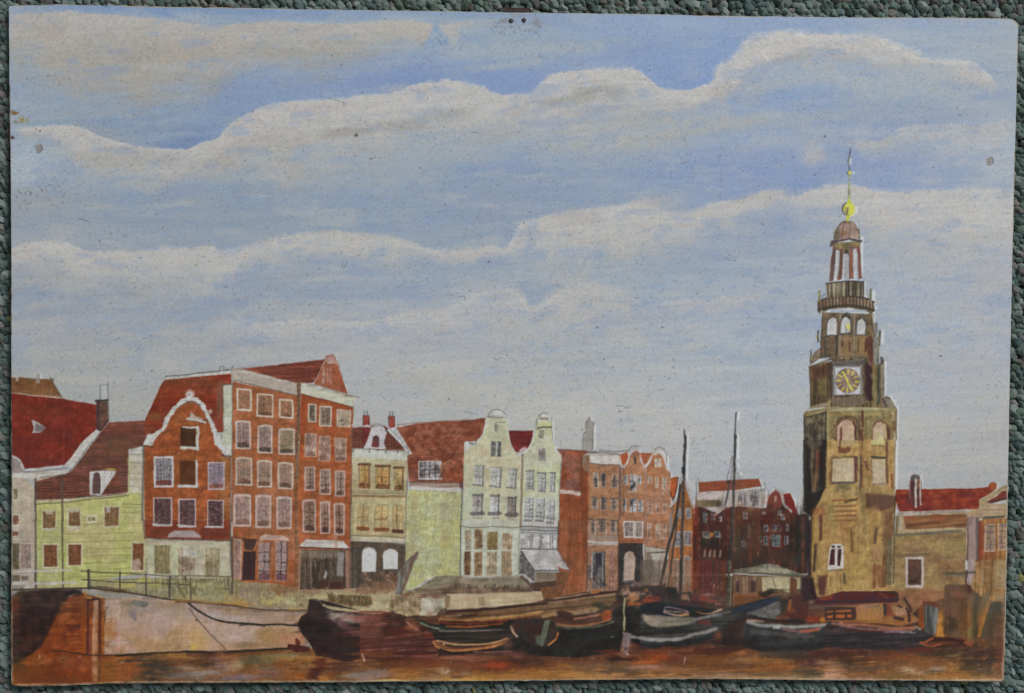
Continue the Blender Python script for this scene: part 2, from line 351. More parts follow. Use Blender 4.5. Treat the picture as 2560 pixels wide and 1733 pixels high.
IMG[:] = (g_ + (IMG - g_) * .66) * 1.025
t_ = np.clip((IMG[..., 2] - IMG[..., 0]) / 55, 0, 1); IMG[..., 0] -= 3 * t_
lowf = ss(500, 1000, yy0)[..., None]
IMG *= np.array([1.045, 1.048, 1.06], np.float32) * (1 - lowf) + np.array([1.075, 1.075, 1.095], np.float32) * lowf
# broken scumbles dragged over the sky
Na = noise(170, 46, -.07); Nb = noise(120, 40, -.05)
mid = (ss(300, 480, yy0) * .55 + .45)[..., None]
m_ = ss(.12, .75, Na + N_mid * .18 + N_h * .15)[..., None] * .38 * mid
IMG[:] = IMG * (1 - m_) + m_ * (np.array([180, 180, 176], np.float32) + (N_fine * 3)[..., None])
m_ = (ss(.15, .8, Nb + N_mid * .18 + N_h * .15) * (1 - ss(700, 1050, yy0) * .75))[..., None] * .36
IMG[:] = IMG * (1 - m_) + m_ * np.array([134, 153, 184], np.float32)
# long dragged bristle strokes over everything
scat(vO, 30, 30, 2500, 900, 420, [(150,158,166),(126,146,176),(160,158,152),(140,152,170),(170,168,162)], w=(1.5,6), L=(20,90), alpha=.16, spread=.12, seed=11)
scat(vO, 30, 850, 2500, 1250, 160, [(156,158,158),(146,150,158),(160,158,150)], w=(2,6), L=(20,70), alpha=.16, spread=.3, seed=12)
# ---------------------------------------------------------------- painted houses
_wr = random.Random(33)
def win(V, box, house, fc=(168,158,148), fw=3.2, pc=(140,116,98), pc2=None, nx=3, ny=4, mc=(74,56,50), ma=.6, mw=1.1, base=None, skew=0.0, arch=False, jit=2.5, name='window', label=None, fa=.95):
    x0, y0, x1, y1 = box
    j = lambda: _wr.uniform(-jit, jit)
    fc = tuple(min(v * 1.08, 186) for v in fc); mc = tuple(v * .8 for v in mc)
    s_ = skew * (x1 - x0)
    pid = P(name, house, label)
    q = [(x0 + j(), y0 + j()), (x1 + j(), y0 + s_ + j()), (x1 + j(), y1 + s_ + j()), (x0 + j(), y1 + j())]
    if arch:
        q[1:1] = [((x0 * 3 + x1) / 4, y0 - arch), ((x0 + x1 * 3) / 4, y0 - arch + s_)]
    pg(V, q, pc if not fw else fc, p=pid, alpha=fa if fw else .93)
    m = fw * V.k
    if fw:
        inn = [(x0 + m + j() * .5, y0 + m + j() * .5), (x1 - m + j() * .5, y0 + s_ + m), (x1 - m, y1 + s_ - m * 1.15 + j() * .5), (x0 + m, y1 - m * 1.15)]
        if arch: inn[1:1] = [((x0 + x1) / 2, y0 + m - arch * .6)]
        pg(V, inn, pc, c2=pc2, mix='m', alpha=.96, tex=(('m', .14), ('f', .16), ('v', .08)))
        for _k in range(3 if nx > 1 and (x1 - x0) > 60 else 0):
            _u, _v = _wr.uniform(.2, .8), _wr.choice((.3, .5, .62, .85)); blob(V, x0 + (x1 - x0) * _u, y0 + (y1 - y0) * _v, _wr.uniform(2, 4.5), _wr.uniform(1.2, 2.4), tuple(v * .85 for v in mc), .6, rough=.8)
    else: m = 0
    ix0, ix1, iy0, iy1 = x0 + m, x1 - m, y0 + m, y1 - m
    for k in range(1, nx):
        xx = ix0 + (ix1 - ix0) * k / nx + j() * .4
        ln(V, [(xx, iy0 + s_ * .5), (xx + j() * .4, iy1 + s_ * .5)], mw, mc, alpha=ma * _wr.uniform(.5, 1.1), wob=1.2, tex=(), dry=.5)
    for k in range(1, ny):
        yy = iy0 + (iy1 - iy0) * k / ny + j() * .5
        ln(V, [(ix0, yy), (ix1, yy + s_)], mw, mc, alpha=ma * _wr.uniform(.4, 1.1), wob=1.2, tex=(), dry=.5)
    if base:
        hh = (iy1 - iy0) * .16
        pg(V, [(ix0 + 2, iy1 - hh + j()), ((ix0 + ix1) / 2, iy1 - hh * 1.3 + j()), (ix1 - 2, iy1 - hh + s_), (ix1 - 2, iy1 + s_ - 1), (ix0 + 2, iy1 - 1)], base, alpha=.75, tex=(('m', .15), ('f', .2)))
    return pid
DK = (62, 50, 46)

# far left: leftmost house and the roofs behind it
hA = P('painted_house', None, 'pinkish house cut off by the left edge of the board')
r = P('roof', hA)
pg(vA, "108,160 350,178 500,190 545,270 600,365 350,345 108,318", (112,72,40), c2=(112,92,62), p=r, tex=(('m',.1),('h',.08)))
ln(vA, "108,160 250,172 345,182", 1.5, (150,140,128), alpha=.7); ln(vA, "345,182 500,190 545,270 608,370", 1.2, (70,58,50), alpha=.7)
c_ = P('chimney', hA)
pg(vA, "345,132 392,132 388,225 350,225", (124,118,108), p=c_, alpha=.8); ln(vA, "485,172 515,192", 3.5, (90,80,70), alpha=.8)
pg(vA, "150,170 170,165 182,200 150,215", (168,158,148), alpha=.8)
pg(vA, "108,322 600,372 930,432 938,660 900,700 770,830 640,1012 240,1055 205,985 108,915", (124,40,26), c2=(108,40,30), mix='b', p=r, tex=(('m',.08),('v',.06),('f',.08)))
for a in ("300,500 700,560 900,600", "560,620 820,660"): ln(vA, a, 26, (134,42,26), alpha=.4, soft=12)
ln(vA, "108,470 300,480 520,500", 30, (104,50,32), alpha=.4, soft=14); ln(vA, "180,960 400,985 620,985", 10, (96,40,40), alpha=.5, soft=5)
scat(vA, 120, 350, 920, 1000, 60, [(150,60,40),(96,34,26),(128,66,44)], w=(.8,1.6), L=(5,18), alpha=.35, ang=1.5, spread=.3, seed=41, clip=[r])
scat(vA, 120, 360, 900, 990, 30, [(90,34,28),(140,52,34)], w=(.8,1.6), L=(10,30), alpha=.3, ang=.05, spread=.1, seed=42, clip=[r])
ln(vA, "108,320 250,330 350,345 480,350 600,368 720,395 850,412 930,428", 2.0, (168,156,146), alpha=.75, dry=.5)
ln(vA, "455,960 560,880 680,810", 1.0, (160,110,80), alpha=.5)
s_ = P('skylight', hA)
pg(vA, "303,578 352,592 442,655 400,698 308,708 325,660", (150,148,146), p=s_); pg(vA, "345,610 442,655 400,698 335,690", (92,82,82), alpha=.85)
c_ = P('chimney', hA)
pg(vA, "930,392 1040,392 1052,600 970,695 930,675", (104,66,54), c2=(84,62,52), p=c_, tex=(('m',.12),('f',.14)))
pg(vA, "930,392 962,392 962,690 930,675", (66,50,48), alpha=.8)
pg(vA, "970,235 1044,232 1046,400 975,400", (142,146,142), p=c_, alpha=.7); ln(vA, "970,232 972,390", 1.6, (90,92,92), alpha=.8); ln(vA, "1042,215 1046,400 1054,600", 2.2, (96,96,94), alpha=.8)
ln(vA, "925,395 1040,385", 5, (52,44,44), alpha=.9); ln(vA, "1045,590 965,690", 3, (40,32,32), alpha=.9); ln(vA, "1058,600 975,705 945,700", 4.5, (160,152,150), alpha=.85)
# wall
pg(vA, "108,1120 640,1085 645,1115 330,1170 330,1549 108,1549", (158,146,126), c2=(150,136,122), p=hA)
pg(vD, "108,0 330,0 340,660 240,668 108,662", (150,136,118), c2=(154,144,126), p=hA)
pg(vD, "108,0 185,0 185,200 108,190", (158,150,140), alpha=.8)
pg(vA, "108,1100 340,1090 660,1060 668,1100 340,1150 108,1135", (170,164,156), p=hA, alpha=.95); ln(vA, "108,1092 380,1075 650,1045", 2.0, (92,78,68), alpha=.7)
pg(vA, "245,1135 330,1150 330,1240 290,1200", (150,150,152), alpha=.8, soft=2)
ga = P('gable', hA)
pg(vA, "108,928 150,950 190,985 215,1040 225,1080 108,1092", (128,116,114), p=ga); ln(vA, "108,928 155,948 195,985 212,1030 228,1075", 5, (162,156,156), sm=True, alpha=.9)
win(vA, (118,1232,178,1358), hA, fc=(150,146,136), fw=2.2, pc=(112,98,72), nx=2, ny=2)
win(vA, (116,1495,190,1600), hA, fc=(158,152,140), fw=2.0, pc=(128,86,60), nx=2, ny=2)
pg(vD, "112,100 180,112 172,150 112,152", (104,60,36), alpha=.8)
win(vD, (112,222,192,480), hA, fc=(140,138,126), fw=1.2, pc=(96,86,62), pc2=(76,72,58), nx=2, ny=1)
win(vD, (190,222,305,475), hA, fc=(150,142,134), fw=1.5, pc=(138,120,108), pc2=(116,96,86), nx=2, ny=1)
ln(vD, "118,205 290,208", 1.0, (80,72,66), alpha=.7)
pg(vD, "115,530 190,530 188,592 115,592", (84,74,56), alpha=.8); pg(vD, "205,535 275,540 272,580 205,585", (98,82,78), alpha=.8)
pg(vD, "115,630 240,630 240,668 115,668", (96,92,88), alpha=.6, soft=3); blob(vD, 260, 650, 16, 9, (160,156,154), .7)

# yellow green clapboard house
hB = P('painted_house', None, 'yellow green clapboard house under a brown roof')
r = P('roof', hB)
pg(vA, "1050,605 1300,592 1600,570 1480,690 1400,770 1378,835 1245,862 1238,1290 900,1325 600,1352 345,1368 330,1175 480,1140 660,1095 705,1060 860,850 960,715", (100,58,46), c2=(112,62,46), mix='h', p=r, tex=(('h',.12),('m',.08),('f',.08)))
blob(vA, 1150, 850, 60, 40, (98,72,50), .6, clip=[r]); blob(vA, 900, 950, 60, 36, (88,60,46), .55, clip=[r]); blob(vA, 1200, 680, 80, 22, (116,60,44), .5, clip=[r]); blob(vA, 1180, 1150, 18, 40, (96,66,60), .8, clip=[r])
blob(vA, 470, 1260, 40, 26, (84,50,44), .7, clip=[r]); blob(vA, 760, 1200, 60, 30, (92,54,44), .5, clip=[r])
for i, y in enumerate(range(1130, 1345, 24)):
    ln(vA, [(345 if y > 1180 else 640, y + 18), (620, y + 10), (860, y), (1230, y - 34)], 1.3, (62,40,36), alpha=.75, wob=1.2, dry=.55, clip=[r])
    ln(vA, [(370 if y > 1180 else 640, y + 27), (620, y + 20), (860, y + 10), (1225, y - 24)], 1.6, (148,74,44), alpha=.55, wob=1.4, dry=.8, clip=[r])
for y in range(640, 1120, 30): ln(vA, [(1040 - (y - 640) * .85, y + 25), (1240, y - 5), (1400, y - 20)], 1.1, (78,50,44), alpha=.4, wob=1.3, dry=.8, clip=[r])
scat(vA, 360, 1180, 1220, 1340, 40, [(150,60,40),(70,40,36),(168,96,60)], w=(1,2), L=(3,8), alpha=.5, spread=.3, seed=43, clip=[r])
ln(vA, "1050,600 1300,590 1590,568", 2.2, (160,130,124), alpha=.75, dry=.3)
g_t = P('gutter', hB)
pg(vA, "898,695 960,705 850,820 770,930 690,1045 618,1020 700,930 770,820", (164,160,152), p=g_t, tex=(('f',.06),)); ln(vA, "955,712 850,840 770,950 700,1055", 1.6, (60,50,48), alpha=.7)
ln(vA, "380,1140 640,1105 690,1060", 2.5, (70,50,48), alpha=.6)
pg(vA, "345,1362 600,1352 900,1325 1240,1290 1240,865 1378,858 1400,1549 345,1549", (156,156,92), c2=(160,150,104), p=hB, tex=(('m',.06),('f',.05)))
pg(vD, "345,0 1400,0 1412,180 1412,520 1100,560 860,655 345,665", (154,156,88), c2=(158,150,98), mix='b', p=hB, tex=(('m',.06),('f',.05),('h',.03)))
pg(vD, "345,0 600,0 600,660 345,660", (148,152,92), c2=(142,140,96), alpha=.8)
pg(vA, "1240,865 1378,858 1390,1290 1240,1290", (160,150,130), c2=(168,162,148), alpha=.95); pg(vA, "1240,870 1378,860 1378,905 1245,915", (170,166,160))
ln(vA, "1240,1290 1250,1110 1238,960", 5, (144,150,96), alpha=.7, soft=2); blob(vA, 1330, 1430, 22, 50, (156,156,96), .8)
ln(vA, "1245,916 1375,916", 1.3, (70,66,60), alpha=.8); ln(vA, "1250,995 1340,995", 1.2, (90,80,70), alpha=.7)
for y in (1100, 1160, 1220, 1300): ln(vA, [(1250, y), (1370, y + 2)], 1.0, (110,96,80), alpha=.6)
ln(vA, "345,1368 600,1352 900,1325 1230,1290", 4, (160,156,140), alpha=.85); ln(vA, "350,1398 600,1380 900,1345 1240,1312", 2.2, (60,52,46), alpha=.75, dry=.4); ln(vA, "620,1335 900,1325 1220,1293", 1.4, (50,42,40), alpha=.8, dry=.3)
for V, ys in ((vA, (1400,1430,1485)), (vD, ())):
    for y in ys: ln(V, [(1175, y - 8), (1370, y + 2)], 1.1, (96,88,62), alpha=.7)
for y in (82,165,215,475,555,610): ln(vD, [(360, y), (575, y - 8)], 1.0, (104,98,64), alpha=.6, dry=.5)
for y, a, b in ((40,810,985),(130,640,1320),(208,650,1270),(278,820,1270),(342,810,1255),(412,810,1220),(470,1050,1265),(548,650,1400),(600,870,1400)): ln(vD, [(a, y + 6), (b, y - 8)], 1.2, (92,84,54), alpha=.75, dry=.3)
for y in (28, 1470, 1400): ln(vD if y < 100 else vA, [(1180, y), (1370, y)], 1.1, (100,90,60), alpha=.7)
scat(vA, 360, 1400, 1230, 1540, 30, [(164,160,120),(140,136,86)], w=(2,4), L=(6,18), alpha=.3, ang=1.4, spread=.5, seed=44, clip=[hB])
dm = P('dormer', hB)
pg(vA, "862,1078 1030,1070 1125,1078 1080,1150 985,1295 965,1312 868,1305", (158,156,152), p=dm, tex=(('v',.08),('f',.08))); pg(vA, "905,1100 935,1085 965,1100 975,1200 968,1292 888,1298 895,1180", (92,66,62), c2=(78,56,54)); ln(vA, "1030,1055 1110,1062", 3, (160,154,60), alpha=.8)
for bx, kw in (((400,1452,545,1640), {}), ((650,1440,785,1620), {}), ((1000,1410,1160,1620), {})):
    win(vA, bx, hB, fc=(150,146,120), fw=3.0, pc=(120,88,50), pc2=(96,66,44), nx=3, ny=1, mc=(160,150,120), mw=2, ma=.7)
for bx in ((1020,1420,1100,1549),): pg(vA, "1025,1420 1065,1418 1065,1470 1030,1480", (160,156,148), alpha=.8)
pg(vA, "430,1460 520,1462 500,1500 440,1490", (156,150,128), alpha=.8); pg(vA, "660,1445 770,1445 760,1475 670,1475", (160,154,136), alpha=.8)
win(vA, (835,1505,935,1575), hB, fc=(166,160,138), fw=3, pc=(128,116,80), nx=1, ny=1)
for bx in ((410,228,560,465), (650,225,795,450), (1268,215,1400,498)):
    win(vD, bx, hB, fc=(158,154,132), fw=2.8, pc=(116,72,38), pc2=(98,56,34), nx=3, ny=1, mc=(150,120,80), ma=.5)
pg(vD, "1280,385 1350,370 1370,430 1350,490 1285,490", (152,140,124), alpha=.7, soft=2, dry=.4); pg(vD, "410,78 520,85 515,105 405,98", (166,162,146), alpha=.8); pg(vD, "645,60 780,66 770,108 660,100", (162,158,140), alpha=.6)
for x, y0 in ((338, 1150), (600, 1115)):
    ln(vA, [(x, y0), (x + 3, 1549)], 5.2, (82,68,58), alpha=.85, dry=.2); ln(vD, [(x, 0), (x + 8, 660)], 5.0, (84,74,60), alpha=.85, dry=.2)
ln(vD, "338,480 342,660", 4, (44,36,60), alpha=.6)

# brick neck-gable house
hC = P('painted_house', None, 'brown brick house with a white bell shaped gable and open shutters')
r = P('roof', hC)
pg(vA, "1595,188 1900,160 2240,128 2240,245 2165,245 2165,690 2085,700 1400,720 1402,570 1480,410 1560,232", (126,44,24), c2=(118,56,34), mix='b', p=r, tex=(('m',.1),('h',.08),('f',.08)))
for y in range(230, 700, 26): ln(vA, [(1560, y + 10), (2150, y - 20)], 1.0, (90,44,32), alpha=.45, dry=.9, clip=[r])
blob(vA, 2130, 400, 14, 60, (110,84,70), .7, clip=[r]); blob(vA, 2110, 620, 20, 22, (140,56,48), .6, clip=[r]); blob(vA, 1700, 330, 60, 30, (144,48,22), .5, clip=[r]); blob(vA, 1500, 540, 30, 14, (124,84,44), .6, clip=[r])
pg(vA, "1595,165 2240,98 2240,130 1600,185", (164,162,156), p=r); ln(vA, "1600,155 1800,140 2110,106 2235,94", 2.0, (44,42,42), alpha=.85); ln(vA, "2122,108 2128,62 2165,60 2162,100", 1.6, (70,70,68), alpha=.8); pg(vA, "2128,64 2162,62 2160,100 2130,104", (158,160,158), alpha=.8); ln(vA, "2170,75 2230,96", 1.4, (90,90,88), alpha=.7)
st = P('wall_strip', hC)
pg(vA, "2160,242 2250,235 2250,940 2205,905 2120,780 2160,690", (158,160,140), p=st); ln(vA, "2148,236 2250,236", 3, (80,80,72), alpha=.8); ln(vA, "2155,240 2165,400 2165,690 2120,692", 1.5, (84,76,70), alpha=.7)
pg(vA, "1385,835 1480,790 1560,700 1610,640 1630,540 1700,450 1770,400 1830,385 1920,405 1990,470 2020,560 2050,640 2080,740 2120,820 2170,890 2215,925 2238,930 2230,1549 1400,1549", (134,74,36), c2=(142,70,34), mix='b', p=hC, tex=(('m',.10),('f',.10),('h',.05)))
pg(vD, "1395,0 2240,0 2230,205 1405,175", (134,64,34), c2=(122,52,30), p=hC, tex=(('m',.12),('f',.08)))
ln(vD, "1480,110 1640,125", 16, (104,52,40), alpha=.6, soft=6); ln(vD, "1960,110 2180,130", 16, (98,50,46), alpha=.6, soft=6)
ln(vA, "2180,960 2190,1400", 26, (138,104,66), alpha=.4, soft=10, clip=[hC]); scat(vA, 1420, 850, 2200, 1540, 90, [(150,84,44),(114,60,34),(156,96,62),(128,66,30)], w=(1.5,4), L=(3,12), alpha=.35, ang=1.2, spread=1.0, seed=45, clip=[hC])
tr = P('gable_trim', hC)
gl = "1400,805 1445,790 1490,745 1545,705 1590,660 1610,600 1625,550 1660,500 1700,450 1750,400 1830,368 1900,385 1955,430 1995,490 2020,540 2045,590 2060,650 2085,720 2105,790 2135,850 2180,905 2215,920"
ln(vA, "1640,540 1700,470 1760,428 1830,405 1900,420 1960,470 2000,540 2020,600", 4, (96,88,88), sm=True, alpha=.8)
ln(vA, gl, 10.5, (160,160,158), c2=(174,172,164), sm=True, p=tr, wob=1.4, height=.5, tex=(('m',.06),('f',.07)))
ln(vA, "1500,820 1560,745 1620,690 1650,600", 1.4, (70,52,46), sm=True, alpha=.6)
for x, y, a in ((1835,325,34),(1640,515,20),(2045,490,24),(1440,735,24),(1432,790,38),(2205,850,22),(2200,895,26)): blob(vA, x, y, a/3.87*1.25, a/3.87*1.35, (172,172,168), 1.0, rough=.5, p=tr)
blob(vA, 1832, 325, 4, 4, (110,108,108), .8); blob(vA, 2042, 500, 3, 3, (110,112,112), .7); blob(vA, 1440, 800, 5, 3, (120,126,124), .6)
ln(vA, "1385,830 1480,838", 2.6, (44,36,40), alpha=.85); ln(vA, "2135,925 2240,930", 2.6, (62,48,66), alpha=.85)
ln(vA, "1385,840 1378,1549", 5.5, (96,92,84), alpha=.9); ln(vD, "1390,0 1398,180", 5, (110,96,78), alpha=.9)
orn = P('ornament', hC)
ln(vA, "1812,572 1900,580 1985,602", 6, (168,168,162), p=orn); pg(vA, "1830,550 1850,500 1885,540 1960,565 1960,580 1830,565", (156,150,140), p=orn, alpha=.85); ln(vA, "1815,580 1975,612", 1.2, (70,64,64), alpha=.8)
sh = P('shutter', hC, 'open brown loft shutter, upper one')
pg(vA, "1748,640 1895,650 1895,850 1748,850", (78,48,24), c2=(66,36,22), p=sh, tex=(('m',.1),)); ln(vA, "1745,640 1745,850", 1.5, (48,34,30), alpha=.7)
ln(vA, "1765,645 1830,655 1895,652", 3.2, (166,164,158)); ln(vA, "1908,650 1918,700 1908,760 1910,865", 6.5, (168,166,158)); ln(vA, "1752,848 1830,848 1912,858", 7, (168,166,158)); blob(vA, 1765, 868, 5, 4, (168,166,158), .9); ln(vA, "1912,670 1912,720", 1.4, (90,80,70), alpha=.8)
sh = P('shutter', hC, 'open brown loft shutter, lower one')
pg(vA, "1738,972 1890,975 1888,1215 1735,1210", (88,48,26), c2=(96,58,30), p=sh, tex=(('m',.1),)); ln(vA, "1900,975 1900,1215", 4.6, (160,158,154)); ln(vA, "1728,1222 1800,1222 1905,1225", 6.5, (160,158,156))
win(vA, (1488,932,1678,1232), hC, fc=(162,158,160), fw=4.6, pc=(132,126,130), pc2=(110,104,106), nx=6, ny=7, mc=(58,50,54), ma=.85, mw=1.2, base=(100,44,32))
win(vA, (2008,985,2175,1255), hC, fc=(148,136,142), fw=3.2, pc=(130,116,126), pc2=(120,100,108), nx=6, ny=7, mc=(84,68,76), ma=.7, base=(126,70,48))
for bx in ((1480,1330,1665,1610), (1725,1345,1895,1620), (2005,1352,2165,1625)):
    w_ = win(vA, bx, hC, fc=(150,136,138), fw=3.0, pc=(86,58,56), pc2=(72,46,46), nx=1, ny=1)
    for i in range(46):
        x = _wr.choice((.18,.3,.5,.62,.82)); yy = _wr.uniform(.1,.9)
        X = bx[0] + (bx[2]-bx[0]) * (x + _wr.uniform(-.05,.05)); Y = bx[1] + (bx[3]-bx[1]) * yy
        ln(vA, [(X, Y), (X + 14, Y - _wr.uniform(-3, 8))], 1.0, (150,130,132), alpha=.6, tex=())
ln(vD, "1480,42 1660,48", 4, (160,156,154)); ln(vD, "1715,50 1895,64", 4, (160,156,154)); ln(vD, "1985,66 2160,70", 4, (160,156,154))
pg(vA, "1700,900 1745,905 1740,915 1700,912", (150,110,80), alpha=.7)
gf = P('ground_floor', hC)
pg(vD, "1405,185 2230,215 2232,600 1800,560 1420,520", (158,148,128), c2=(156,154,124), p=gf, tex=(('m',.06),('f',.05)))
ln(vD, "1405,172 1800,188 2230,200", 5, (98,74,64), alpha=.8); ln(vD, "1420,215 2220,235", 6, (156,136,126), alpha=.6, soft=3)
aw = P('awning', hC)
pg(vD, "1618,165 1640,125 1690,102 1860,102 1920,135 1948,172", (138,124,124), c2=(150,134,132), p=aw, tex=(('m',.08),))
for bx, c1_, c2_ in (((1490,238,1648,520), (124,112,74), (110,96,68)), ((1718,265,1885,528), (122,102,80), (134,120,104)), ((1980,265,2128,545), (122,108,78), (136,124,98))):
    win(vD, bx, gf, fc=(132,126,98), fw=.9, pc=c1_, pc2=c2_, nx=4, ny=1, mc=(96,80,56), ma=.5)
pg(vD, "1770,262 1895,270 1905,362 1765,352", (160,156,146), alpha=.8)
scat(vD, 1500, 250, 2120, 520, 60, [(150,140,110),(96,84,60),(140,124,90)], w=(1,2.4), L=(6,18), alpha=.4, ang=1.57, spread=.1, seed=46, clip=[p_ for p_ in range(gf, len(parts))])
ln(vA, "2252,60 2250,500 2240,1549", 3.5, (92,88,84), alpha=.85, dry=.2); ln(vD, "2232,0 2232,200 2245,720", 4.5, (92,82,72), alpha=.85); ln(vD, "2255,170 2265,560", 8, (74,58,52), alpha=.8, dry=.3)

# tall orange house
hD = P('painted_house', None, 'tall orange brick house on the left of the pair, long white cornice')
ln(vB, "90,240 300,205", 1, (120,116,110), alpha=.5)
r = P('roof', hD, 'dark red tiled roof rising behind the pair of tall brick houses')
pg(vB, "170,240 600,190 975,150 920,270 870,372 720,382 580,345 330,285", (112,50,36), c2=(120,58,40), mix='h', p=r, tex=(('h',.14),('m',.1),('f',.08)))
for i in range(16): ln(vB, [(300 + i * 12, 235 + i * 9), (975 - i * 6, 165 + i * 14)], 1.0, (74,38,34), alpha=.6, dry=.7, clip=[r])
ln(vB, "130,238 400,215 700,180 975,148", 2.2, (126,80,84), alpha=.65, soft=1.5, dry=.4)
gb = P('gable', hD, 'orange brick gable with a rounded pale top behind the pair of tall houses')
pg(vB, "975,165 985,112 1050,98 1078,130 1100,205 1140,320 1185,440 1190,482 870,385 925,265", (144,72,44), c2=(146,82,56), p=gb, tex=(('m',.08),('f',.08)))
pg(vB, "985,115 1045,98 1080,135 1090,170 1000,178 975,160", (142,92,82), c2=(158,132,126), alpha=.85); ln(vB, "1005,182 1050,176 1092,184", 4, (164,156,152), alpha=.85)
for q in ("962,230 955,380", "975,260 968,370", "1032,220 1030,400", "1000,235 1005,360"): ln(vB, q, 4.5, (156,138,132), alpha=.55, dry=.6)
ln(vB, "870,330 868,385", 3, (156,124,108), alpha=.6); ln(vB, "1095,160 1115,230 1190,470", 1.4, (104,70,58), alpha=.6)
pg(vB, "82,360 715,500 690,1549 75,1549", (140,78,42), c2=(146,84,52), mix='b', p=hD, tex=(('m',.08),('f',.09),('h',.05)))
pg(vE, "75,0 695,0 700,1060 560,1030 420,1000 90,1010", (142,76,40), c2=(142,86,56), mix='b', p=hD, tex=(('m',.08),('f',.09),('v',.04)))
scat(vB, 90, 400, 690, 1540, 90, [(154,88,50),(124,66,38),(150,72,36),(134,90,62)], w=(2,5), L=(4,16), alpha=.3, ang=.2, spread=1.0, seed=47, clip=[hD])
cn = P('cornice', hD)
pg(vB, "78,235 170,238 720,388 722,498 400,428 82,352", (160,152,140), c2=(150,140,128), mix='h', p=cn, tex=(('h',.08),('f',.06)))
for i in range(9): ln(vB, [(100 + i * 8, 270 + i * 9), (700, 395 + i * 12)], 1.1, (104,92,84), alpha=.5, dry=.8, clip=[cn])
ln(vB, "105,350 400,425 715,500", 3, (88,72,60), alpha=.7, dry=.2); ln(vB, "150,235 700,380", 1.2, (110,100,92), alpha=.6)
ln(vB, "78,225 85,360", 6, (140,138,132), alpha=.8)
ln(vB, "728,385 715,800 700,1549", 10, (92,62,44), c2=(112,80,56), alpha=.9, wob=1.4); ln(vE, "700,0 700,540 705,1060", 9, (108,72,46), c2=(128,80,48), alpha=.9)
ln(vB, "750,520 735,900 722,1549", 5, (140,92,58), alpha=.6, soft=2)
R1 = dict(fc=(168,156,142), fw=3.6, pc=(132,96,70), pc2=(124,84,60), nx=1, ny=1)
for i, bx in enumerate(((122,428,265,640), (315,475,478,700), (530,528,668,712))): win(vB, bx, hD, skew=.07, base=(96,62,46) if i else None, **R1)
R2 = dict(fc=(162,150,140), fw=3.6, nx=4, ny=5, mc=(66,48,46), ma=.6)
for bx, a, b in (((108,748,258,1012),(140,116,108),(128,100,94)), ((322,790,468,1055),(132,112,102),(124,98,90)), ((525,822,685,1070),(136,120,92),(126,100,78))): win(vB, bx, hD, pc=a, pc2=b, skew=.03, arch=10, base=(70,54,48), **R2)
for bx in ((108,1102,272,1368), (316,1132,462,1385), (520,1152,668,1400)): win(vB, bx, hD, pc=(138,112,96), pc2=(128,100,82), skew=.03, arch=10, fc=(156,144,132), fw=3.6, nx=4, ny=5, mc=(104,80,70), ma=.5, base=(88,60,46))
for bx in ((90,145,262,448), (302,152,455,462), (505,170,655,475)): win(vE, bx, hD, pc=(142,116,106), pc2=(132,104,94), arch=12, fc=(156,138,130), fw=4.6, nx=3, ny=3, mc=(100,76,68), ma=.6, base=(110,76,62))
win(vE, (95,570,165,960), hD, fc=(140,118,104), fw=2, pc=(140,116,106), pc2=(116,86,76), nx=1, ny=1)
dr = P('door', hD)
pg(vE, "185,690 305,692 300,968 172,968", (64,40,42), c2=(56,40,38), p=dr, tex=(('v',.1),)); pg(vE, "180,565 320,572 295,640 270,680 200,672 195,600", (66,46,40), alpha=.92, p=dr); ln(vE, "100,555 320,578", 2.5, (70,48,40), alpha=.8); ln(vE, "165,590 160,960", 4, (150,122,104), alpha=.6)
pg(vE, "345,600 350,545 400,525 560,535 625,565 628,590 480,582 380,578", (156,122,108), c2=(168,142,130), soft=1.5)
for bx in ((330,605,450,975), (495,592,612,985)): win(vE, bx, hD, fc=(146,96,66), fw=1.6, pc=(144,122,118), pc2=(126,104,104), nx=2, ny=4, mc=(58,40,46), ma=.9, mw=2.2, base=(90,54,60))
ln(vE, "445,600 438,960", 4, (94,64,52), alpha=.7); ln(vE, "615,600 600,980", 4, (84,56,50), alpha=.7)
ln(vE, "72,560 80,800 70,1100", 5, (88,78,72), alpha=.85)

# second orange house
hE = P('painted_house', None, 'tall orange brick house on the right of the pair, shop front below')
pg(vB, "745,475 1250,605 1235,1549 722,1549", (144,78,42), c2=(150,70,34), mix='b', p=hE, tex=(('m',.09),('f',.09),('h',.05)))
pg(vE, "712,0 1230,0 1222,660 1222,1062 722,1068", (142,74,40), c2=(148,82,48), mix='b', p=hE, tex=(('m',.09),('f',.09),('v',.05)))
for q in ("770,520 765,850", "900,590 890,820", "1045,640 1040,860"): ln(vB, q, 12, (150,56,24), alpha=.55, soft=5)
ln(vB, "770,500 1240,630", 9, (146,60,26), alpha=.7, soft=3)
scat(vB, 760, 560, 1230, 1540, 80, [(156,84,46),(128,62,34),(152,60,26),(150,100,70)], w=(2,5), L=(4,16), alpha=.3, ang=.2, spread=1.2, seed=48, clip=[hE])
cn = P('cornice', hE)
pg(vB, "755,382 1245,510 1310,508 1250,540 1252,602 752,478", (166,166,146), p=cn, tex=(('h',.05),('f',.05)))
ln(vB, "745,376 900,400 1180,490 1310,516", 3.0, (104,92,80), c2=(150,140,128), alpha=.85); ln(vB, "800,400 1290,535", 1.3, (110,100,92), alpha=.6, dry=.4); ln(vB, "760,486 1250,608", 2.4, (84,54,44), alpha=.8, dry=.2); ln(vB, "1250,545 1250,700", 2.2, (130,118,106), alpha=.8)
S1 = dict(skew=.06, fw=3.0, mc=(70,54,46))
win(vB, (812,572,895,755), hE, fc=(164,152,138), pc=(118,104,90), pc2=(84,70,60), nx=2, ny=3, ma=.7, **S1)
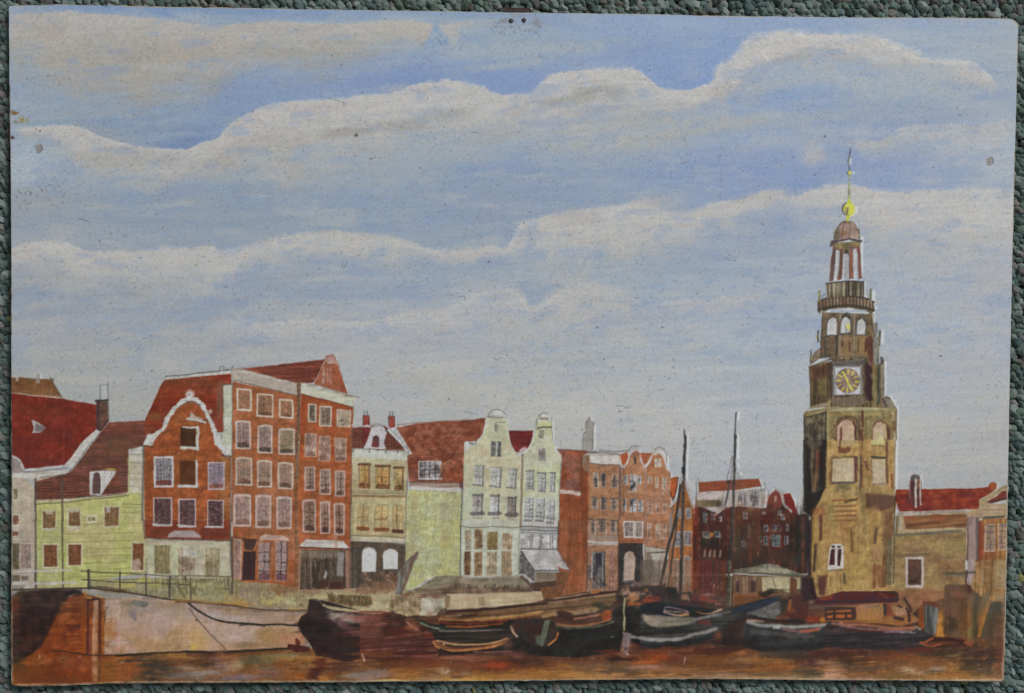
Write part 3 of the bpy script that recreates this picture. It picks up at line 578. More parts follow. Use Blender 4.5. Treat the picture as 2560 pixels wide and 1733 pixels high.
win(vB, (922,598,1040,795), hE, fc=(162,150,136), pc=(124,108,90), pc2=(94,76,64), nx=3, ny=4, ma=.6, **S1)
win(vB, (1088,628,1228,800), hE, fc=(156,140,126), pc=(150,132,112), pc2=(140,124,104), nx=2, ny=3, ma=.3, **S1)
for bx in ((780,862,895,1090), (912,885,1032,1130), (1068,905,1185,1135)): win(vB, bx, hE, fc=(148,124,110), fw=2.0, pc=(136,106,90), pc2=(148,124,110), nx=3, ny=2, mc=(112,84,74), ma=.6, base=(112,76,68), skew=.03)
for bx, b in (((778,1185,882,1422),(80,58,52)), ((925,1212,1032,1458),(84,60,52)), ((1072,1228,1172,1475),(84,60,50))): win(vB, bx, hE, fc=(152,132,122), fw=3.2, pc=(134,112,98), pc2=(118,94,80), nx=2, ny=3, mc=(62,44,42), ma=.85, mw=1.6, base=b)
for bx in ((758,195,890,510), (928,210,1028,520), (1062,228,1168,532)): win(vE, bx, hE, fc=(152,128,118), fw=4.0, pc=(130,102,84), pc2=(114,82,66), nx=2, ny=3, mc=(62,42,40), ma=.85, mw=1.6, base=(72,46,42), arch=8)
aw = P('awning', hE)
pg(vE, "722,640 790,576 950,580 1150,588 1212,662 960,655", (164,156,150), c2=(172,166,158), mix='h', p=aw, tex=(('h',.07),('f',.06))); ln(vE, "722,652 960,660 1215,668", 3.4, (78,46,44), alpha=.9); ln(vE, "1078,520 1085,640", 10, (156,120,104), alpha=.6, soft=3)
sf = P('shop_front', hE)
pg(vE, "730,672 1205,680 1210,1050 728,1062", (88,74,58), c2=(72,56,46), mix='m', p=sf, tex=(('v',.22),('m',.16),('f',.12)))
pg(vE, "730,676 1200,684 1195,760 735,752", (118,106,88), alpha=.6, soft=4, dry=.3); pg(vE, "1105,700 1160,705 1155,930 1090,925", (134,130,132), alpha=.7, soft=3); pg(vE, "985,865 1000,900 985,960 965,940", (152,148,146), alpha=.85, soft=2)
pg(vE, "850,790 925,795 920,1050 850,1050", (56,42,34), alpha=.7, soft=3); pg(vE, "920,975 1150,985 1150,1060 900,1060", (72,40,34), alpha=.8, soft=3); ln(vE, "830,700 845,1040", 3, (126,112,94), alpha=.7); ln(vE, "735,680 728,1050", 3, (138,112,92), alpha=.8); ln(vE, "1188,690 1195,1050", 8, (134,100,84), alpha=.8, soft=2); ln(vE, "1170,690 1165,1000", 3, (74,50,44), alpha=.8)
scat(vE, 740, 700, 1180, 1040, 50, [(120,108,88),(52,40,34),(134,124,108)], w=(1,3), L=(6,20), alpha=.45, ang=1.57, spread=.12, seed=49, clip=[sf])

# narrow cream house with paired chimneys
hF = P('painted_house', None, 'narrow cream house with a tiled dormer roof and two red chimneys')
r = P('roof', hF)
pg(vB, "1240,808 1400,790 1560,792 1600,820 1700,930 1780,1035 1240,1010", (112,62,44), c2=(104,52,40), p=r, tex=(('m',.1),('f',.1)))
pg(vB, "1338,800 1420,800 1400,900 1370,1000 1338,950", (106,36,36), alpha=.8)
for y in range(830, 1010, 26): ln(vB, [(1250, y), (1350, y)], .9, (66,40,36), alpha=.7, clip=[r]); ln(vB, [(1545, y), (1740, y + 8)], .9, (66,40,36), alpha=.7, clip=[r])
for x in list(range(1260, 1350, 26)) + list(range(1560, 1740, 26)): ln(vB, [(x, 840), (x + 3, 1010)], .9, (66,40,36), alpha=.7, clip=[r])
ln(vB, "1240,782 1300,790 1420,800", 3.2, (166,162,164), dry=.2); ln(vB, "1420,778 1480,775 1560,800", 1.5, (80,76,76), alpha=.8)
for a in (((1340,690),(1405,690),(1412,780),(1342,790)), ((1588,695),(1652,695),(1655,805),(1600,815))):
    c_ = P('chimney', hF); pg(vB, a, (136,56,44), p=c_, soft=1.2); q = a[0]
    for dx in (0, 60): ln(vB, [(q[0] + dx, q[1]), (q[0] + dx + 4, q[1] + 100)], 2, (60,54,58), alpha=.75)
    for dx in (18, 45): ln(vB, [(q[0] + dx, q[1] - 45), (q[0] + dx, q[1] + 10)], 2.6, (76,84,90), alpha=.8)
dm = P('dormer', hF)
pg(vB, "1350,1015 1380,950 1410,870 1430,805 1490,785 1540,800 1575,850 1560,900 1545,960 1570,1015", (160,156,160), p=dm, sm=False, tex=(('m',.06),('f',.07)))
pg(vB, "1440,900 1475,880 1500,905 1500,1000 1425,1002", (106,52,52), c2=(80,48,48)); ln(vB, "1455,825 1480,850 1520,830", 1, (110,106,110), alpha=.7); blob(vB, 1580, 830, 8, 8, (60,64,64), .7)
g_t = P('gutter', hF)
ln(vB, "1595,828 1660,900 1730,975 1785,1048", 7.5, (162,162,160), p=g_t); ln(vB, "1600,820 1700,915 1790,1030", 1.4, (70,66,66), alpha=.8); ln(vB, "1645,905 1745,1010", 1.4, (70,66,66), alpha=.6)
pg(vB, "1240,1060 1775,1080 1770,1549 1235,1549", (160,152,120), c2=(154,142,108), mix='b', p=hF, tex=(('m',.07),('f',.07)))
pg(vE, "1235,0 1768,0 1762,600 1228,590", (156,146,106), c2=(152,134,98), mix='b', p=hF, tex=(('m',.07),('f',.07)))
cn = P('cornice', hF)
pg(vB, "1238,1005 1780,1048 1778,1122 1238,1098", (164,166,154), p=cn); ln(vB, "1240,1012 1500,1025 1778,1046", 2, (84,78,74), alpha=.7)
for x in (1250,1410,1570,1680): ln(vB, [(x, 1015), (x - 4, 1050)], 4, (88,84,80), alpha=.7)
ln(vB, "1245,1062 1770,1110", 6, (168,170,160), alpha=.6, soft=2)
for bx in ((1303,1155,1412,1392), (1465,1168,1606,1400), (1645,1182,1738,1415)):
    w_ = win(vB, bx, hF, fc=(80,58,40), fw=1.1, pc=(162,146,94), pc2=(150,112,62), nx=2, ny=2, mc=(110,72,44), ma=.6, mw=2, base=(96,56,34), fa=.8)
    ln(vB, [(bx[0], bx[1] + 12), (bx[2], bx[1] + 12)], 6, (88,58,42), alpha=.85); ln(vB, [(bx[2] - 8, bx[1] + 10), (bx[2] - 8, bx[3])], 4, (110,70,46), alpha=.7); scat(vB, bx[0] + 10, bx[3] - 90, bx[2] - 10, bx[3] - 8, 7, [(110,64,34),(84,46,30),(140,96,52)], w=(3,6), L=(2,6), alpha=.7, ang=1.5, spread=.4, seed=int(bx[0]))
for y, c, w in ((1425,(84,72,58),1.4),(1445,(96,84,66),3),(1470,(104,76,50),4),(1482,(120,88,60),2.4)): ln(vB, [(1245, y - 5), (1500, y), (1755, y + 2)], w, c, alpha=.75, dry=.3)
for bx in ((1292,245,1396,490), (1458,250,1590,500), (1636,255,1730,515)):
    w_ = win(vE, bx, hF, fc=(86,70,48), fw=.9, pc=(164,152,108), pc2=(152,128,84), nx=2, ny=2, mc=(140,92,54), ma=.8, mw=3, fa=.75)
    ln(vE, [(bx[0] + 5, bx[3] - 22), (bx[2] - 5, bx[3] - 18)], 9, _wr.choice(((132,66,30),(74,36,32),(110,56,30))), alpha=.85, soft=2); ln(vE, [(bx[0] + 15, bx[1] - 12), (bx[2] - 15, bx[1] - 12)], 1.5, (80,64,48), alpha=.7)
for y, c, w in ((540,(84,78,74),1.8),(562,(168,162,144),4.5),(585,(160,152,134),4.5),(600,(70,60,54),1.8)): ln(vE, [(1228, y - 4), (1500, y + 4), (1752, y + 20)], w, c, alpha=.85, dry=.1)
sf = P('shop_front', hF)
pg(vE, "1225,592 1500,605 1752,628 1745,900 1690,1070 1480,1050 1222,1052", (92,78,60), c2=(74,62,50), mix='m', p=sf, tex=(('v',.14),('m',.12),('f',.1)))
pg(vE, "1225,640 1335,660 1325,1040 1222,1045", (66,60,54), c2=(84,74,62), mix='f', alpha=.85, tex=(('v',.2),)); 
for q in ("1336,720 1352,670 1400,655 1455,668 1475,705 1468,885 1335,890", "1535,735 1550,690 1600,668 1655,680 1682,715 1678,865 1540,862"):
    w_ = P('arched_window', hF); pg(vE, q, (170,170,168), p=w_, tex=(('f',.02),)); 
ln(vE, "1335,720 1352,668 1400,652 1458,665 1478,705", 2, (130,118,104), alpha=.7); ln(vE, "1532,735 1548,688 1600,664 1658,676 1685,712", 2, (130,118,104), alpha=.7)
scat(vE, 1335, 890, 1680, 1050, 60, [(150,112,98),(110,72,54),(96,60,44),(140,100,82),(84,56,44)], w=(3,8), L=(2,7), alpha=.7, spread=1.5, seed=50)
ln(vB, "1236,800 1232,1549", 2.2, (104,84,76), alpha=.85); ln(vE, "1230,0 1220,560 1215,1050", 2.6, (90,72,64), alpha=.85); ln(vB, "1785,1050 1770,1549", 2.6, (112,104,98), alpha=.9); ln(vE, "1770,0 1758,600 1750,900", 2.4, (96,92,86), alpha=.85)

# lime warehouse
hG = P('painted_house', None, 'lime green warehouse wall under a long red tiled roof')
r = P('roof', hG)
pg(vO, "990,1068 1040,1059 1110,1052 1160,1050 1213,1046 1212,1070 1206,1088 1190,1102 1164,1106 1160,1120 1158,1216 1022,1206 1018,1140 1029,1132", (122,60,40), c2=(128,72,50), mix='m', p=r, tex=(('m',.1),('f',.12),('h',.06)))
_r = random.Random(9)
for i in range(150):
    x = _r.uniform(1000, 1200); y = _r.uniform(1055, 1210); l = _r.uniform(6, 18)
    ln(vO, [(x, y), (x + l * .75, y - l)], 1.0, _r.choice(((88,46,36),(150,84,58),(104,50,38),(146,66,36))), alpha=.5, tex=(), clip=[r])
ln(vO, "992,1062 1050,1056 1130,1050 1210,1046", 1.3, (96,72,66), alpha=.7); ln(vB, "1680,775 1900,760 2300,742", 2.2, (156,110,98), alpha=.5, dry=.4); blob(vC, 40, 820, 20, 14, (150,76,40), .6, clip=[r]); blob(vC, 120, 900, 30, 16, (140,64,36), .5, clip=[r])
blob(vO, 1035, 1190, 26, 20, (106,62,56), .6, clip=[r])
pg(vB, "1790,1330 2300,1345 2300,1400 1790,1375", (116,92,82), c2=(134,112,100), mix='h', p=r, tex=(('h',.1),)); ln(vB, "1785,1332 2300,1348", 1.4, (80,64,60), alpha=.7, dry=.4)
pg(vE, "1775,95 2296,105 2292,930 2100,925 1960,960 1850,1040 1730,1065 1700,1010 1752,900 1760,560", (160,162,104), c2=(152,152,110), mix='m', p=hG, tex=(('m',.07),('f',.12),('v',.03)))
pg(vC, "0,1040 205,1045 200,1549 0,1549", (154,152,108), c2=(146,144,100), mix='m', p=hG, tex=(('m',.07),('f',.12))); pg(vG, "0,0 200,0 195,545 0,540", (160,158,98), c2=(150,148,98), mix='m', p=hG, tex=(('m',.07),('f',.1)))
pg(vB, "1785,1378 2298,1402 2298,1432 1780,1408", (168,164,160), p=hG, tex=(('f',.06),)); ln(vB, "1785,1412 2290,1436", 1.2, (110,104,98), alpha=.6); pg(vC, "0,1012 205,1000 205,1038 0,1040", (166,160,156))
for x, y, a, b in ((1830,480,30,90),(1900,620,26,50),(2050,300,60,40),(2150,420,30,60),(1980,800,60,50),(2230,760,20,70)): blob(vE, x, y, a, b, (136,136,116), .35, clip=[hG])
for x, y, a, b in ((1850,250,14,50),(1820,720,14,40),(2120,560,16,40)): blob(vE, x, y, a, b, (140,116,76), .35, clip=[hG])
scat(vE, 1790, 140, 2280, 900, 170, [(96,92,64),(110,96,66),(84,84,64),(120,108,72)], w=(.8,1.8), L=(.8,4), alpha=.55, spread=1.5, seed=51, clip=[hG])
scat(vE, 1940, 450, 2060, 800, 24, [(120,128,110),(110,116,100)], w=(1,2), L=(6,16), alpha=.5, ang=1.57, spread=.1, seed=52, clip=[hG])
win(vB, (1878,1130,2105,1312), hG, fc=(152,152,148), fw=3.2, pc=(92,78,78), pc2=(134,128,130), nx=4, ny=4, mc=(56,50,56), ma=.9, mw=2, name='dormer_window')
ln(vB, "2100,1180 2150,1150 2190,1130", 6, (150,110,76), alpha=.8); pg(vB, "2080,1300 2100,1180 2180,1130 2150,1200 2110,1290", (110,70,48), alpha=.8); ln(vB, "2085,1310 2130,1220", 2, (60,42,38), alpha=.8); ln(vB, "1900,1320 2060,1318", 2.5, (70,56,54), alpha=.7)
ln(vC, "218,960 205,1300 200,1549", 4.5, (84,84,84), alpha=.85); ln(vG, "205,0 195,540", 4.5, (70,72,76), alpha=.85); ln(vC, "200,960 205,1000", 7, (88,44,48), alpha=.7); blob(vG, 215, 60, 8, 8, (60,62,66), .8)
# pair of cream neck gables
hH = P('painted_house', None, 'larger cream house with a tall white capped neck gable')
r = P('roof', hH, 'small dark red roof between the two cream neck gables')
pg(vC, "662,452 905,450 890,540 850,630 800,660 740,662 690,600 668,520", (108,34,34), c2=(120,42,36), p=r, tex=(('h',.12),('f',.1))); ln(vC, "665,452 905,450", 1.4, (64,56,56), alpha=.7)
pg(vC, "232,562 262,556 300,600 345,575 385,530 415,470 435,400 448,325 470,330 470,300 500,265 545,248 590,258 625,285 648,325 660,480 672,560 700,630 745,690 782,702 778,1100 770,1549 205,1549 225,990", (158,160,132), c2=(164,156,128), mix='b', p=hH, tex=(('m',.04),('f',.04)))
pg(vG, "205,0 770,0 768,535 200,545", (158,162,144), c2=(156,156,138), mix='b', p=hH, tex=(('m',.04),('f',.04)))
for x, y, a in ((360,660,22),(600,620,16),(440,860,14),(500,740,18)): blob(vC, x, y, a, a*.8, (164,146,112), .45, clip=[hH])
blob(vC, 300, 1150, 20, 60, (156,162,142), .5, clip=[hH])
cp = P('gable_cap', hH)
pg(vC, "452,332 462,300 490,268 545,250 600,262 640,300 650,335", (170,170,162), p=cp); ln(vC, "465,310 490,268 545,246 600,262 640,300", 1.5, (72,72,72), sm=True, alpha=.8); ln(vC, "450,318 550,312 650,325", 2, (90,88,84), alpha=.8); ln(vC, "470,325 600,330", 3, (64,60,60), alpha=.6, dry=.6)
ln(vC, "238,566 262,560", 1.2, (80,80,80), alpha=.6); pg(vC, "238,560 275,556 285,620 240,650", (166,168,168), alpha=.9); ln(vC, "285,570 335,580 350,545", 3, (70,54,50), alpha=.8)
ln(vC, "448,340 430,440 395,515 350,565 300,600", 3.4, (168,170,164), sm=True, alpha=.85); ln(vC, "650,335 662,480 690,600 745,690", 2.2, (164,168,160), sm=True, alpha=.9); ln(vC, "656,330 668,500 695,600 745,680", 1.0, (104,104,98), sm=True, alpha=.6)
blob(vC, 810, 640, 14, 8, (168,164,164), .9); blob(vC, 780, 650, 7, 9, (170,168,168), .8)
CWN = dict(fc=(150,152,142), mc=(78,76,72), ma=.7, nx=2, fw=1.4)
win(vC, (515,385,568,468), hH, pc=(132,134,116), pc2=(92,90,80), ny=1, **CWN); ln(vC, "530,382 560,370 630,372", 2, (84,82,76), alpha=.8)
w_ = win(vC, (490,552,592,704), hH, fc=(112,112,104), fw=1.0, pc=(96,96,92), pc2=(70,70,68), nx=2, ny=1, mc=(170,170,160), ma=.7, mw=2.6); ln(vC, "552,565 546,690", 3.5, (166,168,158), alpha=.8)
for bx in ((325,785,428,988),(490,805,596,1000),(652,820,745,1008)): win(vC, bx, hH, pc=(158,158,152), pc2=(142,138,134), ny=2, **CWN); ln(vC, [(bx[2]-8, bx[1]+10), (bx[2]-14, bx[3]-14)], 4.5, (84,82,76), alpha=.7); ln(vC, [(bx[0]-10, bx[3]-12), (bx[2]-10, bx[3])], 4, (88,84,78), alpha=.75, dry=.3); ln(vC, [(bx[0], bx[1]), (bx[2], bx[1]+4)], 1.4, (70,68,64), alpha=.8)
for i, bx in enumerate(((308,1060,418,1290),(480,1068,580,1290),(645,1088,742,1300))):
    win(vC, bx, hH, pc=(156,154,150) if i < 2 else (120,110,100), pc2=(112,100,92) if i != 1 else (164,164,160), ny=1 if i == 2 else 2, **CWN); ln(vC, [(bx[0]-4, bx[3]-34), (bx[2], bx[3]-38)], 9, (84,80,76), alpha=.8, dry=.3); ln(vC, [(bx[2]-12, bx[1]), (bx[2]-16, bx[3]-20)], 4, (72,68,64), alpha=.75); ln(vC, [(bx[0]+10, bx[1]+12), (bx[2]-8, bx[1]+14)], 6, (84,82,76), alpha=.75); ln(vC, [(bx[0]+8, bx[3]+6), (bx[2]-8, bx[3]+10)], 3, (96,94,86), alpha=.6, dry=.3)
ln(vC, "195,1370 300,1392 500,1380 775,1388", 2.6, (88,80,68), alpha=.75, dry=.2)
for bx, c1_, c2_ in (((240,95,300,290),(146,142,122),(128,112,84)), ((332,85,412,285),(118,92,62),(136,112,82)), ((455,110,560,290),(132,118,72),(104,82,50)), ((602,125,700,290),(134,110,84),(144,128,104)),
        ((230,300,298,535),(104,74,48),(116,86,58)), ((328,308,408,540),(108,80,54),(120,94,66)), ((450,305,552,540),(130,114,90),(140,126,102)), ((592,300,695,540),(130,112,88),(122,100,74))):
    win(vG, bx, hH, fc=(134,126,104), fw=.8, pc=c1_, pc2=c2_, nx=3, ny=1, mc=(86,66,46), ma=.55)
for x in (222, 318, 428, 575, 715, 758): ln(vG, [(x, 90), (x - 6, 535)], 3.6 if x != 715 else 6, (158,164,150), alpha=.75)
ln(vG, "765,60 760,530", 3, (126,124,104), alpha=.8)
hI = P('painted_house', None, 'smaller cream house with a neck gable and a grey awning')
pg(vC, "790,690 850,650 890,585 912,500 925,400 930,345 955,300 1005,278 1055,295 1080,345 1084,480 1092,560 1115,650 1170,670 1175,740 1158,960 1150,1390 780,1400", (160,164,126), c2=(162,162,138), mix='b', p=hI, tex=(('m',.04),('f',.04)))
pg(vC, "780,1090 1150,1100 1145,1549 772,1549", (162,162,150), c2=(156,162,150), alpha=.8, p=hI); pg(vG, "775,0 1140,0 1132,285 775,290", (160,158,152), p=hI)
cp = P('gable_cap', hI)
pg(vC, "938,340 960,302 1005,280 1055,298 1078,345 1070,360 945,362", (168,168,162), p=cp); ln(vC, "932,380 938,340 960,302 1005,278 1055,296 1080,345 1084,480 1095,590", 1.6, (84,84,80), sm=True, alpha=.75); pg(vC, "960,322 1055,325 1050,352 955,350", (112,96,82), alpha=.85); ln(vC, "925,345 915,470 880,580 820,660", 2.2, (166,168,160), sm=True, alpha=.9); ln(vC, "1088,540 1120,650 1168,690", 2, (168,168,162), sm=True, alpha=.9)
ln(vC, "945,430 1000,418 1075,418", 4.5, (74,70,66), alpha=.85, dry=.1); pg(vC, "948,372 1072,370 1072,405 960,412", (164,164,104), alpha=.7, soft=2)
win(vC, (952,440,1015,530), hI, pc=(120,114,96), pc2=(140,136,116), ny=1, **CWN); win(vC, (950,622,1022,748), hI, fc=(140,132,120), fw=.8, pc=(124,116,112), nx=1, ny=1); pg(vC, "1120,655 1165,660 1170,700 1125,690", (166,156,148), alpha=.8)
for bx in ((825,838,912,1025),(942,855,1028,1045),(1055,855,1118,1042)): win(vC, bx, hI, pc=(158,158,154), pc2=(140,140,136), ny=2, **CWN); ln(vC, [(bx[2]-8, bx[1]+5), (bx[2]-12, bx[3])], 3, (80,80,78), alpha=.75); ln(vC, [(bx[0], bx[1]+3), (bx[2], bx[1]+5)], 3.4, (84,84,80), alpha=.75, dry=.2); ln(vC, [(bx[0]+5, bx[3]-8), (bx[2]-12, bx[3]-6)], 2.5, (88,86,82), alpha=.7)
for bx in ((818,1102,905,1330),(922,1108,1018,1330),(1032,1120,1114,1345)): win(vC, bx, hI, pc=(160,160,158), pc2=(144,142,140), ny=3, **CWN); ln(vC, [(bx[0], bx[3]-50), (bx[2]-10, bx[3]-46)], 5, (96,94,92), alpha=.8, dry=.3); ln(vC, [(bx[0], bx[3]-8), (bx[2]-20, bx[3]-2)], 5, (84,82,80), alpha=.75, dry=.3); ln(vC, [(bx[2]-8, bx[1]), (bx[2]-10, bx[3]-20)], 2.4, (84,82,80), alpha=.8)
ln(vC, "797,690 790,1000 778,1400", 5.5, (124,104,86), c2=(108,90,74), alpha=.9)
for y, c, w in ((1382,(70,68,70),3),(1400,(120,118,120),4),(1418,(80,80,86),3.4),(1440,(72,72,78),2)): ln(vC, [(782, y - 4), (960, y + 2), (1135, y + 2)], w, c, alpha=.85)
for bx in ((780,132,875,282),(892,135,972,278),(988,138,1070,278),(1080,142,1128,280)): win(vG, bx, hI, fc=(110,108,110), fw=.6, pc=(154,152,150), pc2=(164,160,156), nx=1, ny=1)
for x in (872,890,968,984,1068,1090): ln(vG, [(x, 138), (x, 275)], 1.8, (64,62,66), alpha=.8)
ln(vG, "775,280 1135,284", 3.4, (76,74,78), alpha=.85)
aw = P('awning', hI, 'grey white sloping shop awning')
pg(vG, "790,298 1130,288 1180,380 1238,478 905,485 850,400", (148,144,142), c2=(158,154,150), mix='m', p=aw, tex=(('m',.06),('f',.06)))
pg(vG, "770,300 792,300 850,400 912,490 915,600 860,560 820,520 768,525", (84,78,80), c2=(110,104,100), mix='f', tex=(('v',.16),('f',.1)))
ln(vG, "785,298 850,400 910,492", 2.6, (52,48,54), alpha=.9); ln(vG, "900,490 1100,486 1250,482", 3, (60,56,62), alpha=.85); ln(vG, "910,500 1130,510", 4, (110,106,104), alpha=.6); ln(vG, "1135,292 1200,400 1265,490", 3, (96,74,64), alpha=.8)
scat(vG, 830, 310, 1200, 470, 20, [(120,118,120),(168,166,162)], w=(.8,1.8), L=(4,12), alpha=.5, spread=.5, seed=60, clip=[aw])
pg(vG, "918,505 1118,510 1120,640 990,650 920,620", (122,112,92), c2=(104,88,70), mix='m', alpha=.9, tex=(('v',.2),('m',.15))); pg(vG, "918,560 1000,570 1110,570 1112,615 1000,632 925,640", (140,130,106), alpha=.6, soft=3)
ln(vC, "1172,760 1160,960 1148,1549", 3, (104,98,94), alpha=.8); ln(vG, "1145,0 1135,290", 3.2, (70,64,66), alpha=.85)

# orange side wall house + row behind
hJ = P('painted_house', None, 'blank orange brown side wall house beside the awning')
r = P('roof', hJ)
pg(vC, "1130,638 1300,640 1460,645 1390,690 1365,800 1350,1045 1160,1030 1178,760 1170,690", (138,66,38), c2=(122,74,58), mix='b', p=r, tex=(('m',.12),('f',.12)))
for i in range(50):
    x = _r.uniform(1165, 1370); y = _r.uniform(660, 1030); ln(vC, [(x, y), (x + 22, y - 34)], 1.0, _r.choice(((96,52,42),(156,84,52))), alpha=.45, tex=(), clip=[r])
blob(vC, 1250, 960, 30, 16, (110,74,70), .5, clip=[r])
ln(vC, "1130,636 1300,640 1520,655", 2.6, (82,66,60), alpha=.8, dry=.2)
pg(vC, "1365,700 1440,690 1442,1100 1436,1549 1340,1549 1345,1040 1160,1035 1155,1549 1440,1549 1440,700", (128,64,36), p=hJ)
pg(vC, "1158,1060 1350,1070 1350,760 1440,760 1440,1549 1150,1549", (126,62,34), c2=(134,68,38), mix='b', p=hJ, tex=(('v',.12),('m',.08),('f',.06)))
pg(vC, "1368,692 1448,676 1446,860 1400,840 1366,800", (106,86,68), c2=(120,92,70), soft=3, alpha=.9); ln(vC, "1365,700 1362,900", 2.6, (74,50,42), alpha=.8)
pg(vG, "1148,0 1440,0 1425,690 1150,740 1190,560 1130,440 1250,490 1260,480 1140,290", (132,70,40), c2=(126,76,48), mix='b', p=hJ, tex=(('v',.14),('m',.06),('f',.05)))
pg(vG, "1120,500 1260,500 1220,600 1180,720 1150,760 1000,760 960,700 990,650 1120,640", (118,74,46), c2=(100,64,42), mix='m', p=hJ, tex=(('m',.16),('f',.1))); ln(vG, "1180,380 1280,420", 10, (96,60,42), alpha=.5, soft=6)
ln(vC, "1165,1040 1250,1045 1345,1058", 9, (150,122,112), c2=(162,154,148), mix='f', alpha=.9)
tw2 = P('painted_church_tower', None, 'faint grey church tower on the skyline')
pg(vC, "1382,640 1382,480 1406,460 1408,372 1438,318 1486,378 1484,635", (138,134,126), c2=(120,116,108), mix='m', p=tw2, alpha=.9, tex=(('v',.1),('f',.1)))
for q in ("1380,620 1380,480 1405,462 1405,368 1440,325 1486,375 1484,620", "1448,360 1446,600", "1430,420 1425,560"): ln(vC, q, 1.2, (84,82,80), alpha=.65)
ln(vC, "1168,545 1168,630", 1, (96,92,90), alpha=.5)
hK = P('painted_house', None, 'brown brick house with a flat white cornice')
pg(vC, "1440,690 1738,690 1740,1100 1738,1549 1432,1549", (136,94,68), c2=(142,98,66), mix='b', p=hK, tex=(('m',.09),('f',.1)))
pg(vG, "1425,0 1735,0 1725,690 1420,690", (132,94,70), c2=(140,104,84), mix='b', p=hK, tex=(('m',.1),('f',.1)))
cn = P('cornice', hK); pg(vC, "1448,676 1728,674 1736,782 1580,782 1450,762", (166,160,152), p=cn, tex=(('m',.06),('f',.07))); ln(vC, "1400,668 1560,660 1736,680", 2, (66,60,58), alpha=.85); ln(vC, "1448,764 1590,782 1738,780", 2.4, (78,66,60), alpha=.8); ln(vC, "1540,640 1700,655 1830,640", 3, (92,76,80), alpha=.7, dry=.4)
BW = dict(fc=(142,126,110), fw=1.2, mc=(58,50,50), nx=2, mw=1.6)
for i, bx in enumerate(((1478,858,1532,1000),(1552,862,1604,998),(1660,872,1722,1003),(1465,1090,1526,1212),(1555,1092,1616,1222),(1650,1098,1718,1225),(1450,1305,1506,1450),(1526,1300,1606,1445),(1646,1312,1708,1452))):
    win(vC, bx, hK, pc=((150,144,134),(74,70,72),(134,118,104))[i % 3] if i < 6 else (134,108,92), pc2=(96,80,70), ny=3 if i > 2 else 2, ma=.85, base=(78,72,72) if i < 3 else None, **BW)
    if i in (0,3,6,8): ln(vC, [(bx[2]-6, bx[1]+6), (bx[2]-4, bx[3]-6)], 2.4, (164,158,150), alpha=.7)
    if i > 2: ln(vC, [(bx[0], bx[1] + 4), (bx[2], bx[1] + 10)], 3, (64,56,54), alpha=.75)
pg(vG, "1435,145 1720,150 1728,200 1430,195", (138,118,106), c2=(122,98,86), mix='f', alpha=.9); ln(vG, "1430,208 1550,222 1728,215", 6, (168,164,158), c2=(140,132,126)); ln(vG, "1430,238 1725,236", 3, (150,142,134), alpha=.8)
dr = P('door', hK); pg(vG, "1470,308 1600,305 1598,660 1480,660", (96,90,86), c2=(60,58,60), mix='m', p=dr, tex=(('v',.3),('f',.1))); pg(vG, "1505,318 1560,318 1560,440 1508,420", (44,44,52), alpha=.85); pg(vG, "1430,435 1475,440 1470,600 1430,580", (72,62,62), alpha=.7, soft=2); ln(vG, "1475,320 1470,560", 3, (150,150,148), alpha=.7); ln(vG, "1580,320 1575,600", 3, (140,138,134), alpha=.6); ln(vG, "1428,300 1424,670", 2.2, (64,56,54), alpha=.8)
win(vG, (1640,302,1698,670), hK, fc=(110,76,62), fw=1.2, pc=(126,88,74), nx=2, ny=3, mc=(70,50,46)); scat(vG, 1440, 560, 1700, 680, 40, [(96,66,58),(150,120,106),(64,52,52),(130,92,74)], w=(1.5,3), L=(2,10), alpha=.6, ang=1.5, spread=.4, seed=62)
ln(vC, "1746,790 1740,1549", 5, (84,60,52), alpha=.85, dry=.2); ln(vG, "1735,0 1725,680", 6, (92,62,48), alpha=.8)
hL = P('painted_house', None, 'brown brick house with a small white topped neck gable and black ground floor')
r = P('roof', hL, 'bright orange roof pieces beside the small neck gable')
pg(vC, "1738,685 1815,655 1822,700 1790,790 1762,790", (158,78,38), c2=(140,62,32), p=r); pg(vC, "1935,665 2060,665 2020,740 1985,790 1950,740", (160,76,36), c2=(146,82,54), p=r, tex=(('f',.14),))
pg(vC, "1760,800 1800,770 1826,700 1840,640 1885,612 1928,645 1945,720 1985,800 1992,1100 1985,1549 1745,1549", (140,92,66), c2=(144,100,70), mix='b', p=hL, tex=(('m',.1),('f',.1)))
pg(vG, "1735,0 1985,0 1975,220 1730,215", (138,90,62), c2=(130,98,78), p=hL, tex=(('m',.1),('f',.1)))
pg(vC, "1838,640 1860,605 1905,598 1930,640 1935,668 1895,640 1860,660 1835,700", (162,156,154)); ln(vC, "1820,640 1860,600 1935,600", 1.4, (74,70,70), sm=True, alpha=.8); ln(vC, "1832,690 1810,760 1762,798", 3.6, (164,158,156), sm=True); ln(vC, "1935,690 1955,760 1990,810", 3.4, (162,158,158), sm=True); ln(vC, "1740,740 1750,790 1785,800", 4, (164,160,158), sm=True); blob(vC, 1978, 805, 6, 5, (168,164,162), .9)
pg(vC, "1872,705 1898,705 1896,775 1876,780", (62,52,52), alpha=.9)
for i, bx in enumerate(((1776,880,1822,972),(1836,868,1904,1035),(1908,885,1948,972),(1766,1105,1804,1232),(1834,1105,1902,1240),(1914,1120,1966,1236))): win(vC, bx, hL, pc=((92,84,82),(62,58,62),(90,84,84))[i % 3], pc2=(128,126,128), ny=2, ma=.8, **BW); ln(vC, [(bx[2]-8, bx[1]+8), (bx[2]-10, bx[3]-8)], 2.6, (158,152,150), alpha=.55)
blob(vC, 1928, 1010, 5, 6, (156,116,110), .8); ln(vC, "1815,1045 1900,1048", 2.6, (160,150,142), alpha=.8)
